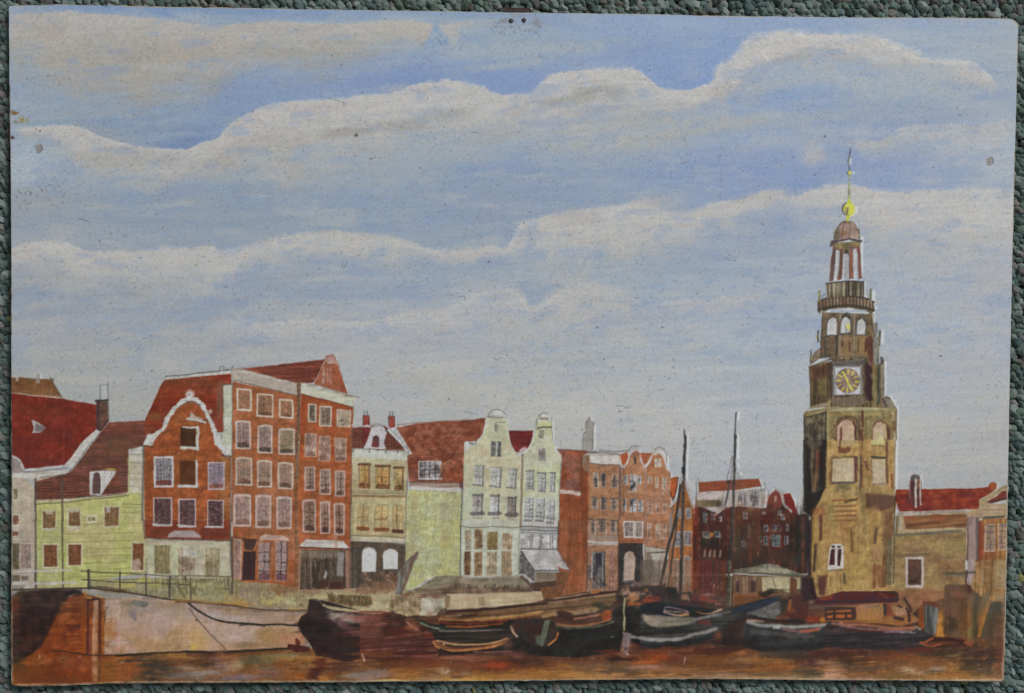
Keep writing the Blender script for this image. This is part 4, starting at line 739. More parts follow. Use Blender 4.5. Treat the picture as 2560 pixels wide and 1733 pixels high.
for bx in ((1776,1330,1880,1485),(1886,1330,1968,1490)): win(vC, bx, hL, fc=(164,160,156), fw=2.6, pc=(128,112,104), pc2=(92,78,76), nx=2, ny=3, mc=(164,160,156), ma=.7, mw=2)
ln(vG, "1735,200 1970,205", 8, (128,62,34), alpha=.7, soft=3)
gf = P('ground_floor', hL, 'black ground floor with a pale arched opening')
pg(vG, "1728,222 1965,222 1965,560 1955,650 1725,640", (54,48,46), c2=(66,58,54), p=gf, tex=(('m',.1),('v',.1)))
w_ = P('arched_window', hL); pg(vG, "1776,590 1782,360 1800,315 1835,300 1872,315 1890,360 1880,580", (152,130,114), p=w_, c2=(158,142,130)); ln(vG, "1768,600 1785,360", 2.5, (110,112,116), alpha=.7)
ln(vG, "1790,600 1880,590", 6, (96,96,104), alpha=.7)
hM = P('painted_house', None, 'pinkish brown brick house with a rounded white gable')
pg(vC, "1998,810 2040,750 2060,670 2082,632 2120,615 2165,630 2188,680 2190,780 2195,835 2232,858 2234,1549 1990,1549", (144,102,78), c2=(148,96,64), mix='b', p=hM, tex=(('m',.08),('f',.08)))
pg(vG, "1985,0 2230,0 2160,640 1975,620 1975,220", (140,96,74), c2=(134,88,58), mix='b', p=hM, tex=(('m',.1),('f',.08)))
pg(vC, "2062,680 2080,632 2120,612 2165,630 2190,690 2196,780 2188,835 2176,760 2150,690 2110,668 2085,690", (162,158,152), p=hM); ln(vC, "2075,630 2120,608 2168,628 2192,690 2192,760", 1.5, (78,76,72), sm=True, alpha=.8)
ln(vC, "1992,810 1996,1549", 2.4, (112,84,80), alpha=.8)
win(vC, (2080,722,2140,802), hM, fc=(160,154,144), fw=1.5, pc=(152,140,124), nx=2, ny=1)
for bx in ((2012,895,2048,968),(2078,900,2112,1005),(2148,905,2188,1018)): win(vC, bx, hM, fc=(156,140,122), fw=1.4, pc=(164,152,136), pc2=(128,100,80), nx=2, ny=1)
for bx in ((2008,1140,2060,1255),(2086,1148,2124,1258),(2146,1150,2192,1255),(2004,1345,2048,1500),(2084,1355,2134,1505),(2146,1360,2192,1505)): win(vC, bx, hM, fc=(150,118,100), fw=1.2, pc=(138,102,82), pc2=(156,136,120), nx=3, ny=2, mc=(104,74,60), ma=.6)
scat(vC, 2120, 1000, 2230, 1060, 14, [(164,152,144)], w=(1.5,2.5), L=(1,5), alpha=.6, spread=1.5, seed=63)
pg(vG, "1975,250 2190,270 2170,620 1975,600", (112,98,84), c2=(88,76,66), mix='m', p=hM, tex=(('v',.2),('m',.12))); pg(vG, "1980,262 2020,258 2130,275 2180,280 2180,300 2000,310", (154,148,136), alpha=.8, dry=.3); pg(vG, "2035,325 2190,320 2185,470 2120,478 2075,440 2050,380", (152,146,134), c2=(140,126,114)); 
for x in (1975,1998,2015,2140,2160): ln(vG, [(x, 330), (x - 4, 600)], 2.5, (132,112,94), alpha=.6, dry=.3)

# orange gabled house behind the first mast, dark houses by the tower
hN = P('painted_house', None, 'orange house with a white curved gable behind the leaning spars')
r = P('roof', hN); pg(vH, "358,438 440,420 442,470 428,600 385,702 345,650 352,560", (158,72,32), c2=(142,50,28), p=r); ln(vH, "440,430 425,560 400,670 370,700", 3, (52,40,42), alpha=.8); ln(vH, "345,600 385,710", 3, (56,30,34), alpha=.7)
pg(vH, "345,770 400,720 440,640 470,520 490,470 530,490 570,640 625,800 640,1200 600,1300 590,1549 330,1549 335,1000", (128,84,46), c2=(146,88,44), mix='v', p=hN, tex=(('v',.14),('m',.1)))
pg(vH, "490,500 540,500 580,700 550,760 500,760", (138,82,40), alpha=.8); pg(vH, "540,900 620,900 600,1240 540,1240", (142,88,42), alpha=.7, soft=4)
pg(vH, "330,900 372,760 380,1000 365,1300 330,1330", (110,104,108), alpha=.8, soft=4); ln(vH, "345,770 400,720 440,650 455,560 462,480 490,420 520,420 545,500 575,590 600,690 635,800", 5.0, (154,154,152), sm=True, height=.3); ln(vH, "520,450 545,560 590,700 630,810", 4, (140,136,140), sm=True)
for bx in ((430,790,475,910),(530,790,590,910),(400,1060,480,1240),(510,1060,600,1225),(510,1350,580,1500),(385,1380,450,1549)): win(vH, bx, hN, fc=(140,132,128), fw=1.5, pc=(112,106,108), pc2=(84,78,80), nx=3, ny=3, mc=(168,162,158), ma=.55)
pg(vH, "340,1250 600,1250 600,1325 335,1325", (142,84,46), alpha=.7, soft=3)
hO = P('painted_house', None, 'long low house with an orange roof and pink wall behind the tall mast')
r = P('roof', hO); pg(vH, "680,490 1000,468 1380,448 1412,540 1150,575 900,592 680,605", (132,72,42), c2=(122,56,34), mix='m', p=r, tex=(('m',.12),('f',.1))); ln(vH, "690,485 1000,468 1400,445", 1.3, (104,84,74), alpha=.6)
pg(vH, "650,610 1000,592 1440,570 1455,800 1400,850 1100,860 740,860 640,830", (144,136,132), c2=(152,140,132), mix='b', p=hO); pg(vH, "655,620 1000,600 1010,665 655,690", (160,148,144)); pg(vH, "655,700 930,690 930,770 655,790", (108,92,66), c2=(92,78,56), soft=2); blob(vH, 930, 740, 10, 12, (60,62,54), .7)
for bx in ((1130,620,1230,720),(1265,600,1380,720),(1190,620,1235,800),(1300,690,1380,800)): win(vH, bx, hO, fc=(118,110,106), fw=1.2, pc=(150,146,148), pc2=(90,84,82), nx=3, ny=2, mc=(60,54,52), ma=.8, mw=1.6)
ln(vH, "650,480 655,780", 2.5, (112,110,108), alpha=.8); ln(vH, "670,430 680,600", 2, (110,104,100), alpha=.7); ln(vH, "1405,540 1420,780", 3, (112,108,104), alpha=.8); ln(vH, "1445,500 1450,660", 4, (124,124,120), alpha=.7)
hP = P('painted_house', None, 'dark red brick houses in shade between the masts and the tower')
pg(vH, "640,780 700,770 900,860 1000,780 1130,770 1300,790 1460,790 1500,680 1570,575 1640,610 1700,780 1790,830 1840,870 1900,850 1960,880 1940,1549 600,1549 605,1250", (72,46,40), c2=(92,50,38), mix='v', p=hP, tex=(('v',.22),('m',.16)))
for x, y, a, b, c in ((650,950,10,70,(128,48,26)),(640,1200,14,60,(112,40,26)),(850,1470,50,20,(112,38,34)),(900,1000,46,24,(92,44,40)),(1010,850,14,20,(118,46,32)),(1150,900,20,34,(118,58,34)),(1330,900,40,26,(108,52,42)),(1380,850,30,16,(112,70,44)),(1250,820,30,12,(128,84,56)),
    (1300,1100,26,60,(96,70,50)),(1360,1200,18,60,(110,66,36)),(1150,1250,20,50,(84,68,56)),(1120,1150,10,60,(88,72,50)),(1560,700,24,24,(120,60,42)),(1500,900,20,20,(104,40,36)),(1600,1150,50,40,(94,36,34)),(1460,950,16,26,(100,36,34)),(1730,900,20,20,(126,60,34)),(1700,1300,40,20,(80,46,40)),
    (1820,1200,26,80,(40,38,34)),(1900,1100,18,90,(60,56,52)),(1820,1400,36,24,(60,58,54)),(1550,1350,60,24,(78,58,44)),(820,1200,40,22,(46,42,38)),(780,1180,16,12,(52,64,50)),(1240,1420,60,14,(66,54,46)),(930,1280,20,14,(64,34,36)),(1000,1200,12,50,(84,40,40))): blob(vH, x, y, a, b, c, .8, rough=1.3, kind='v')
scat(vH, 640, 820, 1820, 1400, 150, [(120,60,40),(52,38,34),(132,84,60),(96,40,36),(70,58,48),(150,96,60)], w=(1.5,4), L=(3,14), alpha=.5, ang=1.5, spread=.25, seed=64, clip=[hP])
for bx, c in (((730,850,770,960),(96,110,108)),((822,830,890,870),(140,110,98)),((825,880,870,930),(120,98,98)),((915,890,945,940),(140,130,128)),((1195,840,1245,915),(160,140,138)),((1440,985,1482,1070),(140,128,130)),((1530,985,1585,1060),(118,100,104)),((1590,985,1635,1060),(110,84,88)),((1690,975,1722,1060),(140,132,134)),((1430,1120,1485,1225),(120,116,120)),((1530,1100,1630,1230),(104,118,116)),((1675,1110,1720,1220),(118,110,114)),((725,1060,810,1135),(132,124,110)),((865,1060,930,1130),(120,124,130)),((1380,1120,1410,1180),(128,122,124)),((1600,820,1640,870),(150,144,144)),((1640,870,1680,930),(140,138,132)),((1560,640,1590,720),(140,116,104)),((1180,1170,1215,1240),(140,134,128)),((1230,980,1260,1130),(120,96,76))):
    win(vH, bx, hP, fc=c, fw=1.3, pc=tuple(v * .86 for v in c), pc2=tuple(v * .6 for v in c), nx=2, ny=2, mc=(48,36,38), ma=.8, mw=1.6, jit=5)
for x in (740, 805, 855, 920): pg(vH, [(x,1270),(x+24,1270),(x+16,1355),(x-8,1358)], (156,124,106), alpha=.85)
pg(vH, "725,1265 940,1265 935,1280 725,1280", (110,40,36), alpha=.7); pg(vH, "815,1075 855,1065 845,1120 820,1130", (156,98,38), alpha=.85)
r = P('roof', hP, 'red roof and white gable edge beside the tower'); pg(vH, "1660,625 1745,615 1790,720 1832,855 1700,840 1690,740", (136,40,26), c2=(118,34,28), p=r); ln(vH, "1570,572 1620,600 1650,690 1690,770 1760,832", 5, (150,146,138), sm=True); pg(vH, "1490,680 1520,620 1570,580 1620,610 1650,700 1640,770 1540,760 1470,740", (118,62,44), c2=(110,44,38), mix='m', p=r, tex=(('m',.14),)); pg(vH, "1555,650 1585,645 1585,720 1560,722", (146,112,96), alpha=.9)
blob(vH, 1450, 850, 5, 5, (156,146,128), 1)
# the clock tower
tw = P('painted_tower', None, 'tall ochre stone clock tower with an open lantern and a yellow ball finial')
def tp(name, label=None): return P(name, tw, label)
# shaft
pg(vJ, "195,1300 415,1250 960,1240 1105,1262 1108,1573 195,1573", (128,106,62), c2=(112,98,62), mix='m', p=tw, tex=(('v',.12),('m',.1),('f',.1)))
pg(vK, "192,0 1100,0 1092,520 1110,560 1085,820 1075,1420 1110,1480 560,1490 430,1540 250,1540 268,740 190,690", (142,108,58), c2=(148,118,64), mix='b', p=tw, tex=(('v',.08),('m',.1),('f',.08)))
pg(vJ, "192,1330 410,1285 412,1573 195,1573", (74,68,56), c2=(98,86,62), mix='m', tex=(('v',.2),('m',.15)), alpha=.95); pg(vK, "190,0 415,0 400,480 340,610 265,750 190,700", (46,42,36), c2=(66,58,46), mix='v', tex=(('v',.2),('m',.1)))
for q, c, w in (("330,100 325,280 290,480", (128,86,50), 9), ("280,60 270,260 285,500", (106,84,62), 9), ("345,110 330,260", (104,50,34), 7), ("375,20 380,300 360,440", (40,32,34), 12), ("225,0 215,420 230,640", (42,40,36), 12), ("250,20 300,60 340,30", (88,78,64), 18)): ln(vK, q, w, c, alpha=.75, soft=3)
pg(vK, "190,540 385,500 330,620 262,755 190,700", (40,34,32), alpha=.8, soft=4)
scat(vJ, 210, 1320, 400, 1560, 30, [(112,100,74),(60,54,46),(130,118,92),(70,72,54)], w=(1.5,4), L=(3,12), alpha=.5, ang=1.4, spread=.4, seed=70)
pg(vJ, "195,1330 300,1290 420,1250 460,1235 1100,1255 1108,1275 960,1280 420,1290 200,1345", (146,138,102), c2=(132,118,76), alpha=.95); ln(vJ, "200,1330 410,1270 700,1240 900,1250 1100,1262", 1.6, (96,84,60), alpha=.6, dry=.4); ln(vJ, "420,1290 430,1573", 4, (150,140,92), alpha=.8); ln(vJ, "740,1290 745,1573", 5, (92,64,48), alpha=.6, dry=.4); ln(vJ, "1070,1300 1085,1573", 7, (148,132,100), alpha=.8); ln(vJ, "1105,1262 1100,1573", 1.6, (92,80,66), alpha=.8)
pg(vJ, "560,1300 960,1290 950,1330 820,1340 600,1330", (140,132,72), alpha=.6, soft=4)
arch1 = tp('arched_window'); pg(vJ, "505,1573 510,1450 540,1385 610,1355 680,1375 710,1440 715,1573", (112,60,44), c2=(92,54,44), p=arch1); pg(vJ, "512,1573 520,1440 560,1385 610,1368 660,1385 688,1450 690,1573", (156,124,104), c2=(160,134,106)); 
ln(vJ, "500,1450 530,1375 600,1345 690,1360 730,1440 735,1573", 5, (82,66,50), sm=True, alpha=.8)
arch2 = tp('arched_window'); pg(vJ, "860,1573 862,1460 890,1395 950,1375 1010,1400 1040,1460 1042,1573", (96,54,46), c2=(118,80,54), p=arch2); pg(vJ, "866,1573 870,1465 900,1405 945,1392 975,1410 985,1480 985,1573", (156,128,108), c2=(160,150,104)); ln(vJ, "990,1420 1000,1573", 5, (164,158,100), alpha=.8)
for q in ("768,1290 775,1440", "555,1460 560,1573", "755,1480 768,1573", "500,1550 510,1573", "1075,1400 1080,1480"): ln(vJ, q, 6, (96,48,36), alpha=.85, soft=2, dry=.3)
pg(vK, "520,0 690,0 690,55 525,60", (160,142,84), c2=(150,128,84)); pg(vK, "850,0 990,0 990,45 852,50", (158,150,92)); ln(vK, "850,50 990,65", 1.6, (84,74,50), alpha=.8); ln(vK, "550,0 548,70", 5, (108,58,40), alpha=.8)
pg(vK, "525,65 600,80 620,62 655,70 650,115 600,130 530,115", (112,62,40), alpha=.85, soft=2, dry=.3)
ln(vK, "1005,0 1010,120", 7, (118,84,56), alpha=.8); ln(vK, "765,0 760,120 745,480", 5, (116,74,48), alpha=.6, dry=.4)
w1 = tp('blind_window', 'pink framed blind opening, left'); pg(vK, "455,165 720,155 725,200 710,400 690,425 455,425", (98,70,52), c2=(120,96,56), p=w1); pg(vK, "478,185 690,178 688,408 475,412", (158,134,126), c2=(160,142,110), mix='g'); pg(vK, "560,182 690,180 690,260 640,240", (164,144,98), alpha=.6, soft=6); ln(vK, "700,180 705,400", 8, (98,56,50), alpha=.85); ln(vK, "480,425 690,420", 6, (78,76,74), alpha=.8)
w2 = tp('blind_window', 'pink framed blind opening, right'); pg(vK, "855,170 1005,165 1015,300 1005,430 860,425", (124,92,60), p=w2); pg(vK, "866,190 998,185 998,425 868,425", (152,128,116), c2=(156,142,102), mix='g'); ln(vK, "860,165 1005,175", 5, (58,60,46), alpha=.8); ln(vK, "1010,30 1012,420", 6, (100,62,46), alpha=.75); ln(vK, "870,435 1000,438", 3, (110,104,98), alpha=.8)
pg(vK, "775,210 815,205 835,280 880,320 810,290", (110,64,48), alpha=.85, soft=1.5); ln(vK, "760,250 765,460", 7, (112,62,42), alpha=.7, dry=.3); ln(vK, "455,330 460,430", 7, (112,74,48), alpha=.7, dry=.3); ln(vK, "1058,340 1060,460", 5, (120,66,38), alpha=.8); ln(vK, "730,170 745,400 720,500", 3, (126,126,104), alpha=.7)
pg(vK, "500,440 640,440 660,500 500,520", (88,80,50), alpha=.7, soft=6); pg(vK, "430,480 1085,480 1080,560 440,570", (134,108,66), alpha=.55, soft=10)
ln(vK, "1090,0 1085,480 1092,560", 3, (128,122,108), alpha=.8)
# rough band
pg(vK, "800,520 1090,545 1092,650 960,700 900,690 800,660", (104,68,50), c2=(88,58,52), mix='v', alpha=.9, soft=4, tex=(('v',.15),)); pg(vK, "980,700 1080,690 1078,1300 1000,1400 960,1000", (112,72,46), c2=(96,66,46), mix='v', alpha=.75, soft=8)
for y in (590, 650, 700, 745, 790): ln(vK, [(470, y + 4), (560, y), (700, y - 6)], 5, (122,66,38), alpha=.75, dry=.7)
ln(vK, "600,610 720,580", 6, (86,68,44), alpha=.8, dry=.4); ln(vK, "570,830 610,880", 16, (134,84,46), alpha=.6, soft=5); ln(vK, "310,700 370,700", 20, (136,78,44), alpha=.7, soft=6); ln(vK, "360,660 350,720", 16, (138,92,50), alpha=.5, soft=6)
ln(vK, "445,640 470,830", 22, (124,106,56), alpha=.6, soft=8); ln(vK, "770,560 800,900", 12, (116,100,58), alpha=.7, soft=5); ln(vK, "740,600 760,850", 8, (150,118,66), alpha=.6, soft=4); ln(vK, "870,700 860,900 900,1010", 26, (154,112,58), alpha=.6, soft=8)
for q, w, c in (("358,745 355,975", 8, (92,48,38)), ("310,1030 300,1180 292,1285", 7, (60,46,40)), ("662,895 668,1095", 6, (100,58,36)), ("905,870 890,1000", 9, (86,66,50)), ("890,1230 885,1440", 9, (116,66,38)), ("930,1250 950,1420", 16, (126,80,46)), ("990,1150 980,1420", 12, (104,66,42)), ("1040,1000 1030,1400", 14, (96,88,62)), ("250,800 245,1400", 10, (46,30,34)), ("590,1320 595,1400", 9, (84,74,54)), ("550,1330 560,1470", 2, (80,66,44)), ("455,1340 450,1440", 2.5, (96,66,40))): ln(vK, q, w, c, alpha=.85, soft=2.5, dry=.25)
pg(vK, "850,1050 960,1040 940,1180 860,1230", (130,92,66), alpha=.6, soft=8); pg(vK, "610,1180 830,1080 840,1380 640,1450", (150,122,60), alpha=.6, soft=16); pg(vK, "430,880 640,900 640,1030 420,1010", (150,108,62), alpha=.5, soft=14); pg(vK, "1060,940 1090,940 1080,1450 1060,1450", (132,126,84), alpha=.7, soft=3)
pg(vK, "330,1330 420,1330 400,1540 340,1520", (88,46,44), alpha=.85, soft=4); pg(vK, "200,1320 290,1350 320,1573 180,1573", (50,32,36), alpha=.9, soft=4)
scat(vK, 280, 800, 1060, 1470, 90, [(132,96,50),(160,130,80),(116,84,48),(150,112,60)], w=(2,5), L=(4,16), alpha=.35, ang=1.4, spread=.3, seed=71)
w3 = tp('arched_window', 'white framed twin light window'); pg(vK, "432,1250 440,1120 450,1050 470,1025 545,1022 585,1045 582,1200 588,1258 500,1272 425,1278", (164,156,150), p=w3); pg(vK, "462,1075 500,1070 498,1230 442,1228", (78,40,38)); pg(vK, "528,1072 564,1072 552,1240 520,1236", (72,42,40)); pg(vK, "462,1042 500,1038 498,1060 470,1062", (50,50,52)); pg(vK, "520,1040 562,1042 556,1060 524,1064", (60,56,58)); ln(vK, "430,1282 590,1275", 3, (100,92,70), alpha=.7)
ln(vK, "260,760 272,1280", 2, (140,110,70), alpha=.5)
# clock storey
ck = tp('clock_storey')
pg(vJ, "248,852 460,800 480,770 820,760 870,900 985,770 985,1140 1040,1150 1095,1255 900,1250 480,1245 262,1255", (84,66,44), c2=(104,86,52), mix='v', p=ck, tex=(('v',.22),('m',.14)))
pg(vJ, "945,840 985,770 990,1150 1060,1180 1098,1255 960,1250", (122,116,104), alpha=.7, soft=3); ln(vJ, "985,780 990,960 985,1150", 1.8, (140,136,124), alpha=.8); ln(vJ, "960,765 965,810", 7, (60,58,60), alpha=.85); ln(vJ, "1000,1130 1050,1190 1100,1255", 1.5, (96,92,84), alpha=.8); ln(vJ, "970,1170 1000,1240", 6, (70,54,46), alpha=.7)
pg(vJ, "260,860 450,820 450,960 270,1000", (84,48,36), alpha=.7, soft=8); pg(vJ, "320,950 420,960 420,1150 320,1130", (108,98,52), alpha=.6, soft=9); ln(vJ, "300,1000 290,1200", 10, (60,52,36), alpha=.6, soft=5); ln(vJ, "440,840 435,1150", 9, (74,60,42), alpha=.7, soft=4)
pg(vJ, "800,800 870,860 868,1180 830,1190 795,1080", (60,34,38), c2=(84,46,38), alpha=.95, soft=2); ln(vJ, "890,830 885,1230", 11, (126,108,58), c2=(104,96,60), alpha=.9, dry=.1); ln(vJ, "930,840 925,1200", 7, (60,66,58), alpha=.8)
pg(vJ, "455,1160 800,1140 830,1200 690,1240 490,1245 460,1200", (112,94,78), c2=(96,84,66), mix='m', alpha=.9); ln(vJ, "500,1245 800,1215", 2, (92,82,66), alpha=.7); pg(vJ, "265,1240 460,1185 440,1240 250,1270 215,1290", (132,120,90), alpha=.85, soft=3)
pg(vJ, "465,800 600,790 800,770 790,830 650,850 480,850", (98,94,92), c2=(70,66,60), mix='h', alpha=.9)
ln(vJ, "248,855 350,820 460,775 560,750 700,765 830,750", 6, (74,66,52), c2=(112,100,70), alpha=.85, dry=.2); ln(vJ, "250,845 430,790", 3, (140,128,108), alpha=.7)
cf = tp('clock_face'); pg(vJ, "478,848 755,845 760,1130 480,1140", (120,116,114), c2=(100,96,96), p=cf); pg(vJ, "508,862 742,855 745,1122 510,1125", (158,156,162), p=cf)
import_c = [(625 + 116 * math.cos(a), 990 + 122 * math.sin(a)) for a in np.linspace(0, 2 * math.pi, 36, endpoint=False)]
pg(vJ, import_c, (108,88,72), c2=(124,100,88), mix='m', p=cf, tex=(('m',.08),)); ln(vJ, import_c + import_c[:1], 1.6, (84,76,74), alpha=.8)
for k in range(12):
    if k in (1, 7): pass
    a = math.radians(k * 30 - 90 + 3); l0, l1 = (72, 108)
    if k in (11,): continue
    ln(vJ, [(625 + l0 * math.cos(a), 992 + (l0 + 5) * math.sin(a)), (625 + l1 * math.cos(a), 992 + (l1 + 5) * math.sin(a))], 3.6 if k not in (2, 7, 8) else 2.2, (176,168,48), alpha=.95, tex=())
hd = tp('clock_hand'); ln(vJ, "625,990 605,950 585,905 570,905", 3.4, (184,180,44), p=hd, tex=()); hd = tp('clock_hand'); ln(vJ, "605,950 622,1000 645,1040 668,1075", 3.4, (184,180,44), p=hd, tex=()); blob(vJ, 665, 1075, 3, 3, (184,180,44), 1); blob(vJ, 588, 915, 3, 2.5, (188,184,70), 1); ln(vJ, "560,1090 580,1060", 3, (170,160,50), alpha=.8)
ln(vJ, "480,848 485,1140", 2.5, (78,74,76), alpha=.8); ln(vJ, "765,835 770,1120", 4, (110,104,98), alpha=.8); ln(vJ, "480,1140 750,1130", 2.5, (72,70,76), alpha=.8)
# left corner turret
pg(vJ, "252,840 268,770 300,700 355,668 352,770 300,810", (120,98,80), c2=(104,100,100), p=ck); ln(vJ, "262,690 265,800", 5, (72,64,54), alpha=.85, dry=.2); ln(vJ, "268,740 272,780", 3, (150,150,60), alpha=.7)
# belfry storey
bf = tp('belfry')
pg(vJ, "378,320 850,330 880,420 885,600 880,820 800,760 480,760 350,770 360,600", (110,88,58), c2=(96,80,58), mix='v', p=bf, tex=(('v',.16),('m',.1),('f',.08)))
pg(vJ, "365,560 515,550 515,750 355,770", (76,74,56), c2=(100,76,56), mix='m', alpha=.85, soft=3); pg(vJ, "530,560 670,545 680,745 525,748", (128,98,64), alpha=.8, soft=3); pg(vJ, "690,560 850,540 860,760 700,750", (130,100,60), alpha=.8, soft=3); pg(vJ, "800,570 880,540 880,900 830,800", (92,46,38), c2=(112,72,44), mix='v', alpha=.85, soft=3)
pg(vJ, "862,420 915,415 915,840 885,830", (120,118,110), c2=(100,96,86), mix='v', alpha=.9); ln(vJ, "915,420 912,800", 1.6, (88,84,80), alpha=.8)
for q, c in (("575,600 568,650", (84,44,36)), ("640,600 645,700", (96,60,44)), ("735,580 725,700", (84,74,50)), ("805,590 800,700", (92,40,34)), ("520,520 520,740", (62,58,56)), ("550,330 545,740", (120,112,100)), ("690,340 685,740", (120,110,96)), ("400,560 405,740", (70,66,56)), ("870,340 875,560", (132,112,72))): ln(vJ, q, 4.5, c, alpha=.8, dry=.25)
for q in ("424,545 418,470 428,400 470,368 515,385 518,470 512,545", "548,525 552,430 570,380 610,350 645,385 650,450 648,520", "708,535 710,440 725,390 765,365 795,400 798,470 792,535"):
    aw = tp('arch_opening'); pg(vJ, q, (150,152,154), c2=(156,156,154), p=aw)
for q in ("418,545 422,430 450,375 490,362", "545,520 555,420 580,355 620,325 655,370 660,520", "705,540 712,420 735,370 775,350 805,400 805,540"): ln(vJ, q, 4.5, (84,76,68), sm=True, alpha=.85)
pg(vJ, "560,360 610,325 655,370 648,400 610,360 575,385", (62,54,50), alpha=.85); pg(vJ, "715,390 765,355 800,400 790,420 765,375 730,400", (72,70,44), alpha=.85); ln(vJ, "410,555 470,540 520,545", 3, (64,58,52), alpha=.85); ln(vJ, "545,530 650,515", 3, (64,58,56), alpha=.85); ln(vJ, "700,535 800,545", 3, (96,84,70), alpha=.85)
bl = tp('bell'); pg(vJ, "600,465 622,430 640,430 650,490 625,488", (176,172,70), p=bl); ln(vJ, "602,460 606,510", 4, (110,110,116), alpha=.8); blob(vJ, 752, 400, 4, 3, (160,154,90), .6)
for x, y0, y1, yy in ((335,500,600,(320,545,575)), (940,490,640,(935,540,600))): 
    pn = tp('pinnacle'); ln(vJ, [(x, y0), (x - 2, y1)], 4.6, (84,80,72), p=pn); ln(vJ, [(yy[0], yy[1]), (yy[0], yy[2])], 3, (160,158,80), alpha=.8)
ln(vJ, "945,500 925,640 920,840", 8, (84,88,70), c2=(120,116,96), alpha=.85); ln(vJ, "325,605 355,605 360,640", 2, (96,90,84), alpha=.8)
# balcony
bc = tp('balcony')
pg(vJ, "328,230 345,200 470,160 640,152 800,170 885,215 888,290 860,340 800,300 640,275 450,290 355,335 328,300", (96,80,66), c2=(108,84,62), mix='m', p=bc, tex=(('m',.1),))
ln(vJ, "330,210 470,165 640,158 800,178 885,215", 4, (60,52,44), sm=True, alpha=.85); ln(vJ, "345,300 470,262 640,250 800,272 880,300", 7, (62,56,44), sm=True, alpha=.85); ln(vJ, "330,225 328,300 355,335", 2.5, (64,58,60), alpha=.85); ln(vJ, "350,330 370,310", 6, (150,146,144), alpha=.7)
for k in range(17):
    t = k / 16; x = 345 + 530 * t; y = 205 - 48 * math.sin(t * math.pi); pnl = P('railing_bar', tw) if False else None
    ln(vJ, [(x, y + 6), (x, y + 88)], 2.2, (52,44,40), alpha=.85)
    if k < 16: ln(vJ, [(x + 16, y + 18), (x + 16, y + 78)], 3.2, _r.choice(((132,88,62),(128,112,90),(120,66,44),(118,100,76))), alpha=.7)
for x in (345, 850):
    pn = tp('pinnacle'); ln(vJ, [(x, 90 if x > 500 else 110), (x + 2, 205)], 5.5, (160,162,60) if x < 500 else (110,104,104), c2=(96,96,60), p=pn, dry=.1)
ln(vJ, "370,180 385,150 415,130", 2, (96,90,86), alpha=.7); ln(vJ, "800,70 820,150 835,180", 1.6, (96,92,92), alpha=.7); pg(vJ, "385,175 410,130 420,180", (150,150,152), alpha=.7)
dr_ = tp('drum'); pg(vJ, "410,30 440,20 620,5 780,12 785,165 640,152 420,180", (84,74,60), c2=(120,112,88), mix='v', p=dr_, tex=(('v',.24),('m',.1))); ln(vJ, "412,35 630,8 780,15", 3, (60,50,46), alpha=.85); ln(vJ, "630,10 632,155", 4, (56,48,46), alpha=.8); ln(vJ, "430,40 435,170", 3, (62,56,54), alpha=.8); ln(vJ, "778,15 782,160", 3, (70,58,54), alpha=.8)
# lantern
lt = tp('lantern')
pg(vI, "470,1060 600,1040 755,1035 750,1120 640,1110 590,1150 480,1110", (122,92,70), c2=(112,98,60), mix='m', p=lt, tex=(('m',.12),)); pg(vI, "560,1050 640,1050 640,1150 600,1150", (84,80,46), alpha=.7, soft=3); pg(vI, "590,1120 635,1115 632,1150 600,1150", (62,56,40), alpha=.9)
for q in ("478,1100 508,1095 500,1250 485,1420 443,1430 455,1250", "552,1110 588,1100 580,1250 568,1410 520,1415 540,1250", "640,1090 678,1090 680,1250 680,1405 636,1405 636,1250", "722,1090 748,1085 755,1250 762,1405 728,1405 722,1250"):
    cl = tp('column'); pg(vI, q, (118,78,62), c2=(98,76,68), mix='v', p=cl, tex=(('v',.16),('m',.1)))
for q, c in (("482,1120 470,1400", (84,66,70)), ("560,1120 550,1400", (84,58,48)), ("655,1140 658,1390", (142,74,44)), ("545,1385 540,1410", (150,72,40)), ("735,1100 742,1390", (124,66,56)), ("500,1120 495,1250", (74,62,58))): ln(vI, q, 4.5, c, alpha=.7, dry=.2)
ln(vI, "590,1155 632,1150 630,1180", 2.5, (60,48,44), alpha=.8); ln(vI, "505,1120 540,1110 552,1180", 2.5, (104,66,54), sm=True, alpha=.8); ln(vI, "682,1120 710,1098 725,1150", 3, (112,60,50), sm=True, alpha=.8)
for q in ("515,1135 540,1125 535,1250 515,1400 492,1412 502,1250", "592,1160 630,1160 628,1400 575,1405 585,1250", "685,1110 712,1110 720,1250 722,1400 682,1402"): pg(vI, q, (158,156,156), c2=(150,152,156), soft=.8)
cr = tp('lantern_cornice'); pg(vI, "455,1050 470,1030 540,1020 640,1005 765,1025 770,1040 740,1050 640,1020 540,1045 460,1090", (84,72,66), c2=(104,98,90), p=cr); ln(vI, "460,1040 560,1018 640,1005 770,1030", 2.6, (56,50,54), alpha=.85); ln(vI, "455,1060 455,1090", 3, (62,56,54), alpha=.8)
dm = tp('dome'); pg(vI, "485,1020 500,960 520,900 560,850 600,835 650,840 695,870 725,920 740,970 750,1015 640,1000 540,1025", (134,108,96), c2=(120,86,62), mix='b', p=dm, tex=(('m',.08),('v',.06)))
ln(vI, "510,920 550,860 600,838", 3, (112,112,116), sm=True, alpha=.7); pg(vI, "485,1020 495,950 545,910 548,1018", (92,84,72), alpha=.75, soft=3); blob(vI, 580, 965, 10, 12, (128,84,44), .7)
for q in ("600,840 575,900 560,1010", "640,850 655,900 640,960 640,1000", "490,1015 510,930 560,860 600,836", "650,838 700,870 735,950 745,1015"): ln(vI, q, 1.8, (70,54,52), sm=True, alpha=.75)
